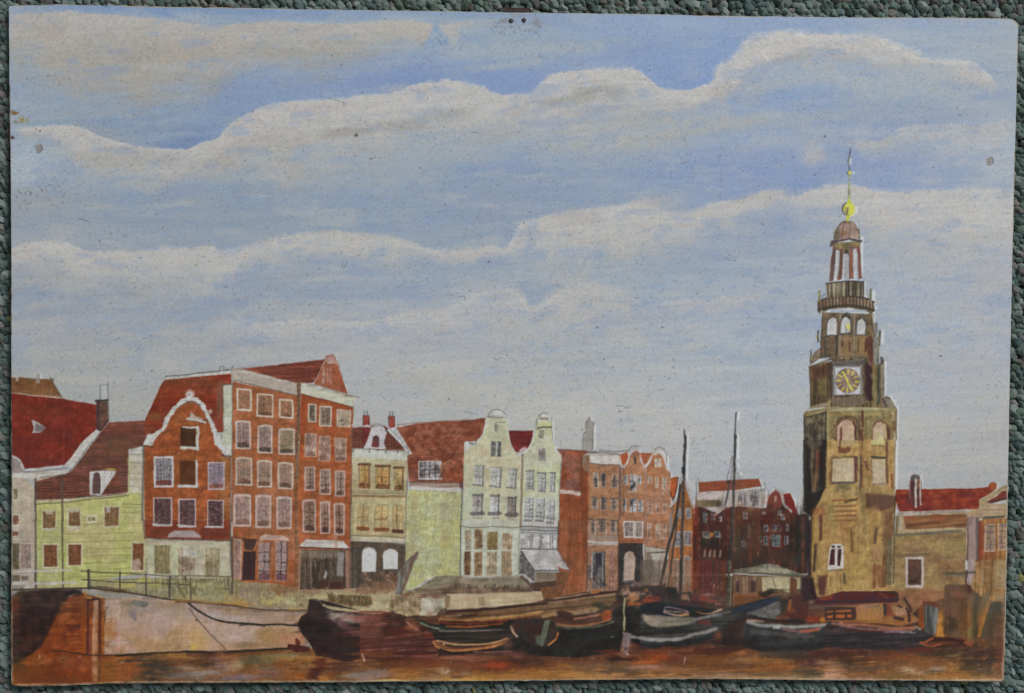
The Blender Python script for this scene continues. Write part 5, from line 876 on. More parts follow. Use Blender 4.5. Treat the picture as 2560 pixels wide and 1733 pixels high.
for x in (495, 735): ln(vI, [(x, 915 if x > 600 else 930), (x + 4, 1000)], 4, (140,142,76), c2=(70,74,56), alpha=.85, dry=.2)
# finial
fn = tp('finial'); 
ln(vI, "650,120 645,180 630,250 640,330", 2.6, (72,66,68), p=fn, alpha=.95); ln(vI, "650,210 635,290", 2, (160,162,100), alpha=.8); ln(vI, "640,380 640,600", 3.2, (110,112,100), c2=(170,176,80), mix='f', p=fn, alpha=.9); ln(vI, "632,500 630,610", 1, (74,70,80), alpha=.7); ln(vI, "652,520 648,620", 1, (74,70,80), alpha=.7)
b1 = tp('ball', 'small yellow ball on the finial'); pg(vI, [(642 + 24 * math.cos(a), 360 + 24 * math.sin(a)) for a in np.linspace(0, 6.28, 18, endpoint=False)], (104,104,84), p=b1); pg(vI, [(645 + 17 * math.cos(a), 358 + 18 * math.sin(a)) for a in np.linspace(0, 6.28, 14, endpoint=False)], (186,188,64)); ln(vI, "612,360 625,345", 1.5, (70,66,70), alpha=.8)
b2 = tp('ball', 'large yellow and black ball of the finial'); pg(vI, [(628 + 58 * math.cos(a), 718 + 66 * math.sin(a)) for a in np.linspace(0, 6.28, 26, endpoint=False)], (150,150,120), c2=(176,182,60), mix='m', p=b2)
ln(vI, [(628 + 58 * math.cos(a), 718 + 64 * math.sin(a)) for a in np.linspace(1.4, 4.4, 16)], 2.4, (72,62,78), alpha=.9); ln(vI, [(615 + 40 * math.cos(a), 722 + 58 * math.sin(a)) for a in np.linspace(1.6, 4.4, 12)], 2, (90,84,90), alpha=.8)
for q, w in (("640,630 635,700 655,760", 7), ("680,680 685,740 660,775", 6), ("600,680 585,720", 3), ("640,700 640,770", 5), ("660,660 670,740", 4), ("620,790 622,828", 6), ("640,790 628,810", 4)): ln(vI, q, w, (182,188,52), alpha=.95, tex=())
for q in ("600,700 608,760", "618,700 618,770", "628,700 626,760"): ln(vI, q, 1.8, (80,62,60), alpha=.8)

# low buildings right of the tower
hQ = P('painted_house', None, 'long red roofed ochre building to the right of the tower')
r = P('roof', hQ); pg(vN, "185,465 400,462 900,452 1400,445 1640,420 1660,360 1720,342 1770,370 1760,450 1650,540 1500,620 1500,770 900,790 240,815 165,600", (122,38,26), c2=(128,50,28), mix='m', p=r, tex=(('h',.12),('m',.08),('f',.06)))
pg(vN, "1665,380 1720,345 1775,370 1765,440 1690,470", (140,70,34), alpha=.9, soft=2); ln(vN, "230,730 700,740", 12, (96,28,34), alpha=.5, soft=6); ln(vN, "1200,500 1400,560", 16, (98,38,36), alpha=.5, soft=8)
ch = P('chimney', hQ, 'white edged brick chimney'); pg(vN, "400,470 415,290 435,235 540,235 580,300 590,710 480,740 400,680", (92,44,40), c2=(74,44,46), p=ch, tex=(('v',.14),)); pg(vN, "415,290 425,240 480,215 545,240 545,300 480,300 430,330", (84,80,76), alpha=.9, soft=2); ln(vN, "498,300 495,520 498,735", 5, (156,146,138)); ln(vN, "565,290 565,500 575,700", 4, (156,136,128)); ln(vN, "400,330 402,620", 3, (130,112,108), alpha=.7); ln(vN, "535,320 530,440", 4, (140,90,44), alpha=.8); pg(vN, "340,540 400,500 400,690 330,650", (74,40,44), alpha=.6, soft=5)
pg(vN, "160,1170 900,1150 1290,1110 1290,1573 130,1573", (128,108,62), c2=(122,96,62), mix='b', p=hQ, tex=(('m',.08),('f',.07),('h',.05)))
pg(vK, "1080,950 1573,920 1573,1573 1330,1573 1120,1480 1070,1450", (132,108,64), c2=(124,96,62), mix='b', p=hQ, tex=(('m',.09),('f',.07)))
pg(vN, "200,880 280,850 900,820 1310,800 1500,760 1560,840 1520,910 1420,910 1300,870 1300,1110 900,1140 220,1190 170,1200", (142,118,84), p=hQ); pg(vN, "300,880 900,860 1300,855 1300,960 1290,1070 700,1085 340,1095", (104,60,38), c2=(120,80,46), mix='h', alpha=.95, tex=(('h',.14),)); pg(vN, "320,880 480,900 480,940 330,930", (132,50,40), alpha=.6, soft=5); pg(vN, "720,880 1000,870 980,960 730,950", (132,66,36), alpha=.6, soft=6)
ln(vN, "170,870 300,845 900,820 1300,795", 9, (148,136,124)); ln(vN, "250,880 255,1120", 9, (142,132,110)); ln(vN, "240,1120 800,1095 1290,1080", 7, (146,126,92)); ln(vN, "210,1185 600,1155 900,1135 1200,1110", 7, (80,76,66), alpha=.75, soft=2, dry=.3); ln(vN, "200,900 190,1180", 6, (82,76,50), alpha=.7, soft=2)
scat(vN, 180, 1190, 1270, 1560, 50, [(140,114,70),(110,94,58),(96,84,52),(136,104,72)], w=(2,5), L=(5,20), alpha=.4, ang=.05, spread=.2, seed=73, clip=[hQ])
w_ = win(vK, (1195,1150,1370,1450), hQ, fc=(148,136,134), fw=5.5, pc=(84,58,40), pc2=(72,48,38), nx=1, ny=1, jit=2); ln(vK, "1160,1140 1260,1125 1415,1122", 5, (90,80,60), alpha=.85, dry=.2); pg(vK, "1220,1175 1320,1180 1320,1250 1225,1230", (100,60,42), alpha=.7, soft=3); pg(vK, "1230,1370 1310,1375 1310,1405 1235,1405", (48,40,34), alpha=.8)
pg(vM, "1330,0 1640,0 1640,300 1400,300 1380,420 1150,480 1000,420 860,380 800,340 1170,320", (132,104,64), c2=(122,90,56), mix='b', p=hQ, tex=(('m',.09),('f',.07)))
pg(vM, "860,360 1160,330 1400,360 1380,480 1160,500 1020,620 1100,700 1000,740 880,560", (128,86,56), c2=(118,76,50), p=hQ, soft=2, tex=(('m',.1),))
hR = P('painted_house', None, 'orange brick house cut off by the right edge behind a pink drainpipe')
r = P('roof', hR); pg(vN, "1600,660 1760,570 1850,490 1935,468 1940,590 1800,660", (132,70,36), c2=(110,46,36), p=r); ln(vN, "1650,670 1800,625 1930,605", 7, (76,42,44), alpha=.85)
pg(vN, "1500,620 1560,600 1750,470 1900,400 1940,400 1935,470 1860,480 1700,600 1600,660 1700,690 1930,700 1935,900 1520,930 1430,910 1420,780 1490,760", (146,120,98), c2=(140,122,88), p=hR); ln(vN, "1560,780 1760,780 1925,805", 2, (104,74,46), alpha=.7); ln(vN, "1560,910 1700,905 1880,890", 6, (62,58,50), alpha=.85, soft=2); ln(vN, "1580,670 1700,680 1900,700", 2, (96,76,60), alpha=.6)
pg(vN, "1480,960 1560,930 1935,910 1935,1573 1470,1573", (132,78,42), c2=(136,96,50), mix='v', p=hR, tex=(('v',.12),('m',.08))); pg(vM, "1740,0 2122,0 2115,360 2090,520 1900,480 1780,420 1700,380 1720,200", (128,86,48), c2=(130,98,58), mix='v', p=hR, tex=(('v',.12),('m',.1)))
pg(vN, "1480,980 1560,970 1580,1573 1480,1573", (124,56,38), alpha=.8, soft=4); ln(vN, "1760,980 1750,1573", 7, (120,76,36), alpha=.7, soft=3); pg(vM, "1930,0 2120,0 2115,330 1960,330", (138,118,84), alpha=.6, soft=6)
dp = P('drainpipe', hR); pg(vN, "1335,870 1455,880 1450,1000 1435,1300 1440,1573 1290,1573 1310,1100", (140,118,112), c2=(126,100,92), mix='v', p=dp, tex=(('v',.1),)); pg(vM, "1665,0 1760,0 1750,140 1735,240 1700,300 1660,280", (140,124,124), c2=(134,112,96), mix='v', p=dp); ln(vN, "1315,900 1310,1573", 5, (88,62,50), alpha=.8, soft=2); ln(vN, "1465,920 1462,1573", 8, (74,58,54), alpha=.8, soft=2)
for bx in ((1580,1010,1745,1440),(1790,1000,1930,1420)): win(vN, bx, hR, fc=(150,126,112), fw=2.5, pc=(140,112,96), pc2=(124,96,70), nx=2, ny=4, mc=(92,82,80), ma=.8, mw=2.2)
ln(vN, "1590,1020 1740,1040", 4, (96,88,84), alpha=.8); ln(vN, "1830,1010 1930,1030", 4, (90,84,88), alpha=.8)
for y in (100, 200, 305): ln(vM, [(1830, y), (1920, y + 6)], 2, (82,76,56), alpha=.7); ln(vM, [(2000, y), (2110, y + 8)], 2, (92,84,66), alpha=.7)
ln(vM, "1880,0 1890,250", 2, (120,104,84), alpha=.7); ln(vM, "1850,140 1845,290", 3, (130,120,100), alpha=.7); ln(vM, "2050,100 2110,300", 12, (140,126,96), alpha=.5, soft=5)
# ---------------------------------------------------------------- quay, boats and water
WT = (('h',.16),('m',.10),('f',.07))
wtr = P('painted_water')
pg(vO, "20,1600 400,1620 780,1620 900,1560 1700,1540 2100,1560 2540,1560 2540,1730 20,1730", (104,72,46), c2=(84,56,40), mix='H', p=wtr, tex=WT, soft=3)
pg(vO, "840,1500 900,1470 1100,1480 1500,1440 2000,1440 2540,1420 2540,1640 840,1640", (74,54,44), c2=(92,60,44), mix='H', p=wtr, tex=WT, soft=3, clip=[sky, wtr])
# ground strip and planting in front of the houses
gnd = P('painted_quayside', None, 'yellow green quayside with loose planting in front of the houses')
pg(vE, "60,985 300,990 500,1010 700,1060 1000,1070 1240,1060 1640,1060 1760,1050 1760,1290 1600,1300 1000,1260 820,1255 300,1235 60,1215", (146,132,92), c2=(122,104,78), mix='m', p=gnd, soft=3, tex=(('m',.14),('f',.1)))
pg(vD, "860,600 1420,560 2260,560 2324,640 2324,840 1800,785 1500,745 1250,700 1000,665 860,660", (140,134,88), c2=(118,112,84), mix='m', p=gnd, soft=3, tex=(('m',.14),('f',.1)))
for x, y, a, b, c in ((560,1160,34,16,(164,156,96)),(420,1180,26,12,(158,142,80)),(640,1190,34,12,(162,158,120)),(930,1130,30,14,(168,160,110)),(250,1060,50,14,(112,98,84)),(180,1120,34,14,(122,108,96)),(350,1060,12,10,(136,124,124)),(260,1130,16,9,(140,124,104)),(450,1060,40,12,(122,92,60)),(560,1080,40,10,(124,84,52)),(860,1080,60,10,(124,96,70)),(1100,1090,60,10,(146,134,96)),(1560,1120,50,24,(154,144,110)),(1500,1230,70,14,(168,158,124)),(200,1200,60,6,(150,110,50)),(700,1240,80,6,(160,130,66)),(1360,1060,60,10,(128,98,74)),(1520,1040,40,16,(118,84,62)),(150,990,20,10,(112,108,76))): blob(vE, x, y, a, b, c, .75, rough=1.4, kind='m')
for x, y, a, b, c in ((1320,590,60,8,(168,164,92)),(1250,640,50,6,(162,152,80)),(1540,600,40,14,(134,128,70)),(1550,700,50,10,(116,108,82)),(1700,640,14,16,(122,118,120)),(1950,620,60,16,(148,144,96)),(2100,700,50,14,(126,116,76)),(2250,760,40,10,(148,120,76)),(1900,760,50,8,(150,128,86)),(2000,580,30,6,(90,86,66)),(1200,690,90,5,(112,92,58)),(2290,800,30,6,(166,120,50))): blob(vD, x, y, a, b, c, .75, rough=1.3, kind='m')
scat(vE, 80, 1000, 800, 1220, 90, [(104,92,66),(128,110,80),(150,140,100),(92,80,60),(140,100,60),(164,156,120)], w=(1.5,4), L=(1,7), alpha=.6, spread=1.5, seed=80, clip=[gnd])
scat(vD, 1450, 560, 2300, 780, 80, [(96,90,64),(130,124,76),(150,144,96),(84,80,64),(112,96,60)], w=(1.5,4), L=(2,8), alpha=.6, spread=1.5, seed=81, clip=[gnd])
scat(vE, 1240, 1040, 1640, 1090, 24, [(110,72,52),(140,104,80)], w=(2,4), L=(2,6), alpha=.6, spread=1.5, seed=82)
pl = P('planter', gnd); pg(vE, "1000,1100 1200,1115 1420,1125 1435,1200 1380,1225 1200,1210 1010,1180", (106,88,56), c2=(84,64,42), mix='v', p=pl, soft=3, tex=(('v',.2),('m',.15))); scat(vE, 1000, 1090, 1430, 1220, 60, [(116,110,66),(80,60,38),(134,120,80),(96,84,48),(140,80,40)], w=(2,4), L=(3,8), alpha=.6, ang=1.57, spread=.5, seed=83)
blob(vE, 1080, 1105, 8, 6, (160,166,130), .7); blob(vE, 745, 1205, 6, 3, (84,78,50), .8)
# quay wall
qw = P('painted_quay', None, 'pinkish stone quay wall with dark mooring ropes')
pg(vD, "990,760 1250,742 1500,755 1830,792 2324,835 2324,1265 1600,1285 1100,1305 1000,1300", (140,120,108), c2=(150,124,104), mix='b', p=qw, tex=(('m',.06),('f',.06),('v',.05)))
pg(vQ, "240,0 660,30 1200,78 1780,108 1830,130 1720,200 1720,260 1790,420 1640,470 1050,495 300,515 0,530 0,0", (142,120,108), c2=(134,110,84), mix='b', p=qw, tex=(('m',.06),('f',.06),('h',.05)))
for x, y, a, b, c in ((1300,1100,60,34,(136,108,74)),(1450,1000,70,50,(144,122,112)),(1650,900,70,40,(146,128,118)),(1200,950,30,40,(148,130,120)),(1900,1150,40,50,(156,126,76)),(1870,1230,14,14,(168,150,70)),(1500,1220,90,14,(132,104,74)),(1130,1130,10,30,(152,104,96)),(1050,1080,20,40,(140,92,50)),(1040,1230,20,14,(88,56,34)),(1090,1250,30,6,(156,120,90)),(1300,860,50,16,(126,120,118)),(1280,1230,80,10,(150,116,96))): blob(vD, x, y, a, b, c, .6, rough=1.2)
for x, y, a, b, c in ((900,150,30,10,(150,142,142)),(1100,180,60,10,(148,140,138)),(1400,130,80,20,(124,104,84)),(1600,180,50,14,(116,94,72)),(1450,330,70,20,(120,96,58)),(1350,420,90,12,(132,106,76)),(1150,330,50,34,(146,128,120)),(1000,250,50,20,(148,130,126)),(960,320,50,30,(148,130,122)),(1600,300,60,40,(136,106,76)),(1680,380,30,20,(146,104,84)),(900,60,60,10,(110,90,80)),(1300,90,80,8,(104,82,64)),(1200,440,40,8,(104,84,62))): blob(vQ, x, y, a, b, c, .6, rough=1.3)
pg(vD, "1265,790 1300,780 1430,790 1438,825 1400,850 1290,830 1265,815", (84,82,76), c2=(100,98,90), soft=2, alpha=.9); pg(vD, "1240,890 1270,870 1315,880 1320,990 1290,980 1250,930", (110,96,96), soft=2, alpha=.85); blob(vD, 1410, 890, 10, 5, (116,104,104), .8); blob(vD, 1035, 845, 6, 5, (84,66,58), .8); ln(vD, "1000,960 1100,955 1010,1020", 1.6, (96,74,58), alpha=.7)
# brick quay at the left
ql = P('painted_quay', None, 'dark shaded brick quay corner at the bottom left')
pg(vD, "104,755 400,740 640,755 800,700 990,760 1010,900 1000,1300 1100,1310 1300,1330 1300,1700 104,1700", (112,58,32), c2=(124,70,36), mix='b', p=ql, tex=(('h',.1),('m',.08),('f',.07)))
pg(vD, "104,745 180,690 500,665 790,672 795,715 680,735 620,790 570,860 530,960 470,1080 400,1220 300,1300 210,1350 104,1420", (50,38,36), c2=(64,44,38), mix='m', p=ql, soft=5, tex=(('h',.12),('m',.1)))
for x, y, a, b, c in ((140,850,20,40,(116,52,28)),(150,740,24,10,(108,74,46)),(200,700,30,8,(70,56,44)),(300,1150,50,20,(72,46,38)),(180,1380,26,30,(58,56,40)),(250,1000,40,30,(52,38,38)),(150,1150,20,30,(64,54,46)),(420,880,50,30,(46,34,34)),(700,690,30,7,(38,30,34)),(560,720,30,10,(60,48,40))): blob(vD, x, y, a, b, c, .7, rough=1.2)
for y in range(800, 1260, 27): ln(vD, [(640 + _r.uniform(-60, 30), y + 8), (800, y)], 3.2, _r.choice(((88,46,30),(96,48,28),(142,80,44),(134,66,32))), alpha=.6, dry=.75)
for x, y, a, b, c in ((700,1050,24,16,(82,42,34)),(620,1120,10,30,(96,48,34)),(740,1020,14,8,(70,40,40)),(600,950,20,16,(134,72,46)),(740,820,20,8,(104,46,28)),(700,1200,40,20,(130,72,44)),(520,1200,30,14,(132,72,36)),(830,900,10,60,(122,64,30)),(820,1200,12,40,(130,78,34))): blob(vD, x, y, a, b, c, .7, rough=1.1)
for q, w, c in (("850,760 850,1300", 6, (76,42,40)), ("870,1060 868,1300", 5, (112,64,52)), ("925,780 915,1000 905,1300 905,1549", 10, (146,112,88)), ("945,790 930,1549", 2, (150,130,108)), ("965,770 965,1300 955,1549", 8, (86,48,38)), ("1000,760 995,1300", 7, (128,78,38)), ("800,740 800,1280", 6, (124,66,28)), ("1020,870 1010,1000", 3, (90,56,34))): ln(vD, q, w, c, alpha=.85, soft=1.6, dry=.1)
ln(vD, "905,1320 930,1320 925,1600", 9, (142,104,82), alpha=.8, soft=2); ln(vD, "960,1320 955,1600", 6, (96,58,36), alpha=.8, soft=2); ln(vD, "870,1330 860,1600", 12, (104,46,28), alpha=.5, soft=6)
ln(vD, "850,775 950,760", 5, (50,36,34), alpha=.85); ln(vD, "820,690 830,740 870,750", 6, (150,108,50), alpha=.8, soft=2); ln(vD, "870,715 980,720 1100,740 1240,748", 5.5, (140,132,126), alpha=.85, dry=.3); ln(vD, "940,730 980,750", 5, (154,126,60), alpha=.7, soft=2)
for x, y, a, b, c in ((300,1450,60,30,(104,60,34)),(200,1600,50,40,(104,66,38)),(550,1380,30,20,(88,46,34)),(700,1500,60,40,(108,52,32)),(450,1560,50,24,(96,52,34)),(640,1600,60,30,(100,60,36)),(400,1360,30,10,(116,74,48)),(620,1340,24,9,(110,80,56)),(760,1380,50,20,(118,66,44)),(1100,1450,60,50,(118,82,44)),(1200,1350,30,10,(132,86,50)),(1120,1600,60,20,(124,88,48)),(1220,1480,30,20,(132,76,42))): blob(vD, x, y, a, b, c, .6, rough=1.2)
ln(vD, "370,1345 385,1330 378,1300", 1.5, (156,140,128), alpha=.9); blob(vD, 600, 1350, 3, 2, (50,24,20), .9); ln(vD, "1170,1385 1200,1370", 1.4, (150,146,142), alpha=.8); blob(vD, 768, 1320, 4, 3, (136,108,104), .8)
# coping and ropes
ln(vD, "110,672 400,668 700,662 850,660 950,668 1120,690 1300,712 1500,745 1700,772 1850,785 2100,806 2324,832", 4.6, (64,46,36), sm=True, alpha=.85, dry=.15)
ln(vD, "850,655 1000,650 1200,690", 6, (78,58,46), alpha=.7, soft=2, dry=.3)
ln(vQ, "540,15 760,28 980,45 1200,70 1400,92 1640,98 1800,100", 3.6, (72,50,38), sm=True, alpha=.8, dry=.25); ln(vQ, "500,0 800,18 1100,40 1240,60", 5, (160,118,52), alpha=.6, soft=2, dry=.4)
rp = P('rope', qw); ln(vQ, "660,28 740,95 860,165 1000,208 1200,226 1360,238 1560,236 1718,248", 5.0, (44,42,36), sm=True, p=rp, alpha=.95); ln(vQ, "1150,245 1250,238 1400,252", 3, (44,42,36), alpha=.7)
rp = P('rope', qw); ln(vD, "1835,860 1905,955 1990,1055 2100,1170 2195,1262", 2.2, (62,54,46), sm=True, p=rp, alpha=.85); blob(vD, 1905, 960, 3, 3, (56,50,50), .8)
rp = P('rope', qw); ln(vD, "500,1262 620,1275 750,1290 860,1305 1000,1308 1150,1306", 4, (62,44,38), sm=True, alpha=.8, p=rp, dry=.2); ln(vQ, "-30,538 100,528 300,516 500,506 700,497 880,505 1050,499 1250,486 1450,474 1640,466", 5.2, (44,40,34), sm=True, p=rp, alpha=.95)
ln(vD, "1150,1306 1500,1290 1160,1315", 3, (44,38,32), alpha=.8)
# railings
rl = P('painted_railing', None, 'dark quayside railing')
for q, w in (("780,492 850,498 1000,505 1200,518 1420,530 1660,540 1880,538 2100,545 2240,550", 3.0), ("790,580 860,582 1100,598 1300,605 1500,610 1700,620 1850,630", 3.6), ("800,500 1100,515 1400,508", 1.4), ("880,575 1300,580", 1.2)): ln(vD, q, w, (74,66,50), p=rl, alpha=.8, sm=True, dry=.25)
for x, y0, y1, w in ((856,488,660,6.5),(1160,500,680,4),(1413,520,715,3.6),(1642,540,742,5),(1845,560,780,3.4),(2245,540,720,3.6)): po = P('post', rl); ln(vD, [(x, y0), (x, y1)], w, (60,52,52), p=po, alpha=.82, dry=.15)
blob(vD, 856, 495, 4.5, 4, (66,56,50), .9); ln(vD, "1700,560 1745,680 1790,750", 8, (104,96,60), alpha=.75, soft=2, dry=.3); ln(vD, "1780,550 1850,640 1890,720", 5, (98,90,56), alpha=.75, soft=2, dry=.3); pg(vD, "1845,660 1895,640 1890,710 1860,720", (92,84,60), alpha=.7, soft=3)
for q in ("1940,570 2060,575", "2080,665 2230,670", "1900,640 1990,720", "2110,600 2150,600"): ln(vD, q, 4, (92,84,58), alpha=.6, soft=2, dry=.5)
wr = P('painted_railing', None, 'white railing at the left edge'); ln(vD, "112,500 330,492 690,482", 5, (160,154,148), p=wr, alpha=.85, dry=.2); ln(vD, "112,605 330,615 735,605", 5.5, (158,156,156), p=wr, alpha=.85, dry=.25); ln(vD, "120,520 590,512", 2, (110,104,90), alpha=.5, dry=.5)
scat(vJ, 210, 340, 980, 1240, 150, [(52,44,38),(60,52,44),(132,120,84),(84,52,42)], w=(1,2.4), L=(5,20), alpha=.5, ang=1.55, spread=.12, seed=120, clip=[tw, ck, bf])
scat(vJ, 200, 1320, 1090, 1560, 60, [(84,64,44),(64,54,44),(156,140,96)], w=(1,2.6), L=(4,14), alpha=.5, ang=1.5, spread=.2, seed=121, clip=[tw])
scat(vK, 430, 20, 1080, 560, 60, [(96,64,46),(164,150,100),(104,84,56)], w=(1.5,3), L=(4,16), alpha=.5, ang=1.5, spread=.2, seed=122, clip=[tw])
for q, w in (("196,1330 198,1573", 4), ("412,1290 416,1573", 3), ("250,860 262,1240", 3), ("378,330 355,760", 2.4), ("850,330 885,560", 2.4), ("455,845 460,1150", 3), ("800,770 805,1170", 3)): ln(vJ, q, w, (56,48,42), alpha=.75, dry=.3)
for q, w in (("192,0 190,680", 4), ("414,0 405,470", 4), ("270,745 255,1300", 4), ("755,150 750,520", 3), ("1088,560 1075,1400", 2.6)): ln(vK, q, w, (58,46,38), alpha=.7, dry=.35)
for k in range(26): ln(vD, [(1450 + k * 32 + _r.uniform(-12, 12), 560 + _r.uniform(-10, 20)), (1460 + k * 32 + _r.uniform(-30, 30), 640 + _r.uniform(-20, 90))], _r.uniform(1.5, 4), _r.choice(((88,80,52),(74,66,50),(108,98,60),(150,142,96))), alpha=.65, dry=.4)
for k in range(70): ln(vE, [(90 + k * 10, 1010 + _r.uniform(0, 170)), (96 + k * 10 + _r.uniform(-20, 20), 1015 + _r.uniform(0, 190))], _r.uniform(1, 2.4), _r.choice(((92,76,52),(120,96,70),(160,148,104),(84,70,54))), alpha=.4, dry=.5, clip=[gnd])
# ---- boats
bA = P('painted_boat', None, 'dark round bowed barge at the left of the row of boats')
hull = P('hull', bA)
pg(vE, "822,1150 850,1145 900,1152 930,1180 975,1215 1100,1255 1300,1275 1600,1285 1700,1320 1900,1450 2100,1500 2324,1549 2324,1700 1600,1700 1000,1640 800,1549 760,1480 708,1390 740,1320 800,1290", (66,46,44), c2=(54,42,38), mix='h', p=hull, tex=(('h',.14),('m',.12)))
pg(vQ, "1840,0 1950,0 2324,100 2324,560 2200,600 1900,540 1830,420 1760,330 1718,240 1740,180 1830,120", (58,42,40), c2=(46,38,36), mix='h', p=hull, tex=(('h',.12),('m',.12)))
pg(vR, "0,110 300,130 420,150 620,260 700,330 760,520 740,560 450,590 200,580 0,560", (74,46,40), c2=(92,58,48), mix='h', p=hull, tex=(('h',.2),('m',.12)))
for x, y, a, b, c, an in ((1060,1310,26,12,(110,98,88),.6),(1150,1340,50,14,(156,142,130),.2),(1250,1330,40,12,(128,104,96),0),(1100,1380,24,12,(110,92,86),.6),(1350,1340,60,14,(124,90,80),0),(1500,1330,60,10,(112,62,52),0),(1640,1310,14,10,(140,82,46),0),(1200,1430,50,14,(94,66,66),.4),(1300,1480,50,12,(96,60,60),0),(850,1180,10,12,(44,40,40),1.4),(880,1300,30,20,(60,48,44),.5),(800,1400,20,40,(40,36,36),1.2),(930,1450,20,50,(38,34,34),1.2),(1680,1360,40,30,(56,40,38),0),(1450,1450,60,20,(88,64,62),0),(1600,1430,30,20,(70,48,44),0)): blob(vE, x, y, a, b, c, .8, an, rough=1.0, kind='h')
ln(vE, "960,1210 1040,1240 1200,1262 1400,1278 1620,1275", 7, (160,148,110), sm=True, alpha=.85, dry=.1); ln(vE, "1200,1280 1450,1280 1620,1285", 3, (110,50,44), alpha=.8, dry=.3); ln(vE, "840,1150 920,1165 940,1200", 2, (110,110,96), alpha=.7); ln(vE, "705,1385 740,1320 800,1282", 3, (140,92,56), alpha=.7); ln(vE, "720,1430 760,1540", 3, (150,100,74), alpha=.7, soft=2)
for x, y, a, b, c in ((60,240,34,16,(92,56,48)),(150,300,50,14,(98,62,46)),(260,260,20,30,(62,38,34)),(380,200,24,20,(66,44,38)),(400,330,30,20,(84,44,32)),(340,440,50,20,(64,40,40)),(540,480,40,18,(70,42,40)),(500,400,30,14,(76,52,44)),(150,420,80,16,(88,54,44)),(100,520,60,10,(112,68,44)),(600,540,40,6,(90,40,34)),(700,330,24,10,(112,48,32)),(500,260,20,10,(140,88,66)),(620,220,12,4,(60,90,76))): blob(vR, x, y, a, b, c, .65, rough=1.3, kind='h')
ln(vR, "0,110 200,112 330,140", 5, (112,52,44), alpha=.7, dry=.2); ln(vR, "440,200 500,260 580,300", 4, (150,104,84), alpha=.6, dry=.4)
an = P('anchor', bA); pg(vQ, "1620,425 1660,425 1700,432 1830,452 1838,495 1690,505 1660,480 1620,465", (74,42,38), p=an); pg(vQ, "1692,370 1710,368 1745,405 1740,440 1700,430", (96,52,40), p=an, soft=1.4)
lb = P('sail', bA, 'grey brown furled sail leaning upward'); pg(vE, "1652,1110 1675,990 1700,880 1760,780 1870,690 1892,690 1880,740 1830,830 1800,920 1760,1020 1720,1110", (112,100,86), c2=(96,94,90), mix='v', p=lb, soft=2, tex=(('v',.2),('m',.1)))
ln(vE, "1870,700 1800,830 1770,960 1730,1050", 6, (104,70,50), alpha=.7, dry=.3); ln(vE, "1700,900 1680,1080", 8, (110,110,104), alpha=.7, soft=2, dry=.2); ln(vE, "1740,850 1700,1020", 4, (84,80,72), alpha=.7, dry=.3)
# second barge with cabin
bB = P('painted_boat', None, 'long barge with a pale cabin and a tarpaulin over its hold')
cb = P('cabin', bB)
pg(vG, "60,715 400,700 980,690 1000,770 900,800 500,845 60,870", (154,136,108), c2=(160,144,112), mix='h', p=cb, tex=(('h',.06),('m',.05))); blob(vG, 300, 760, 50, 10, (158,128,100), .6); blob(vG, 700, 740, 60, 10, (162,144,110), .6); blob(vG, 920, 760, 20, 20, (152,124,96), .5)
pg(vE, "2160,1110 2324,1100 2324,1240 2160,1240", (160,142,112), alpha=.9, p=cb); pg(vG, "370,750 430,735 435,830 375,832", (118,96,72), alpha=.7, soft=2, dry=.3); ln(vG, "60,870 500,848 960,800", 3, (110,84,72), alpha=.6, dry=.3); ln(vG, "80,712 400,700 640,692", 2, (110,90,66), alpha=.7, dry=.3)
pg(vE, "1600,1280 1605,1170 1650,1120 1760,1120 1900,1140 1920,1300 1860,1310 1780,1320 1700,1290", (118,98,70), c2=(132,112,86), mix='m', p=cb, tex=(('m',.16),('v',.1))); pg(vE, "1905,1140 2140,1130 2150,1240 2100,1250 2050,1310 1900,1312", (150,142,122), c2=(160,154,136), p=cb, tex=(('m',.1),('f',.08)))
pg(vE, "1700,1110 1760,1090 1900,1090 2150,1110 2190,1130 2150,1150 1900,1135 1700,1125", (120,86,62), c2=(140,120,96), mix='m', p=cb, soft=1.5, alpha=.9); ln(vE, "1900,1108 2150,1120 2180,1130", 2.4, (84,56,48), alpha=.8); pg(vE, "2140,1120 2185,1130 2180,1240 2140,1240", (116,90,64), alpha=.85, soft=2)
scat(vE, 1610, 1120, 1900, 1310, 40, [(92,76,54),(140,120,92),(104,80,54),(150,136,108)], w=(2,4), L=(2,8), alpha=.6, ang=1.57, spread=.4, seed=84); scat(vE, 1920, 1140, 2140, 1290, 26, [(166,162,146),(128,116,92),(140,132,108)], w=(1.5,3), L=(2,7), alpha=.6, ang=1.4, spread=.5, seed=85); blob(vE, 2080, 1260, 16, 14, (96,86,66), .8); blob(vE, 1990, 1290, 14, 8, (120,90,70), .7); blob(vE, 1640, 1290, 10, 6, (66,50,42), .8)
tp_ = P('tarpaulin', bB)
pg(vE, "1760,1080 1900,1030 1960,990 2040,935 2200,925 2324,930 2324,1070 2100,1085 1850,1095", (122,116,92), c2=(104,96,76), mix='m', p=tp_, soft=2, tex=(('h',.12),('m',.1))); pg(vG, "0,545 100,542 240,555 400,560 600,545 780,540 850,580 905,650 890,690 800,665 600,690 400,695 0,690", (120,110,90), c2=(104,90,72), mix='h', p=tp_, soft=2, tex=(('h',.12),('m',.12)))
pg(vG, "0,640 300,640 600,650 880,655 880,695 600,705 400,712 0,700", (84,64,50), c2=(110,88,66), mix='m', alpha=.85, soft=4); ln(vG, "230,555 480,560 760,538", 6, (134,126,112), alpha=.6, soft=3, dry=.3); ln(vG, "790,545 850,600 900,670", 7, (80,58,48), alpha=.8, dry=.2)
for x in (150, 190, 270, 350, 430, 520, 620, 650, 760): blob(vG, x, 630 + (x % 3) * 8, 4, 4.5, (72,56,44), .85)
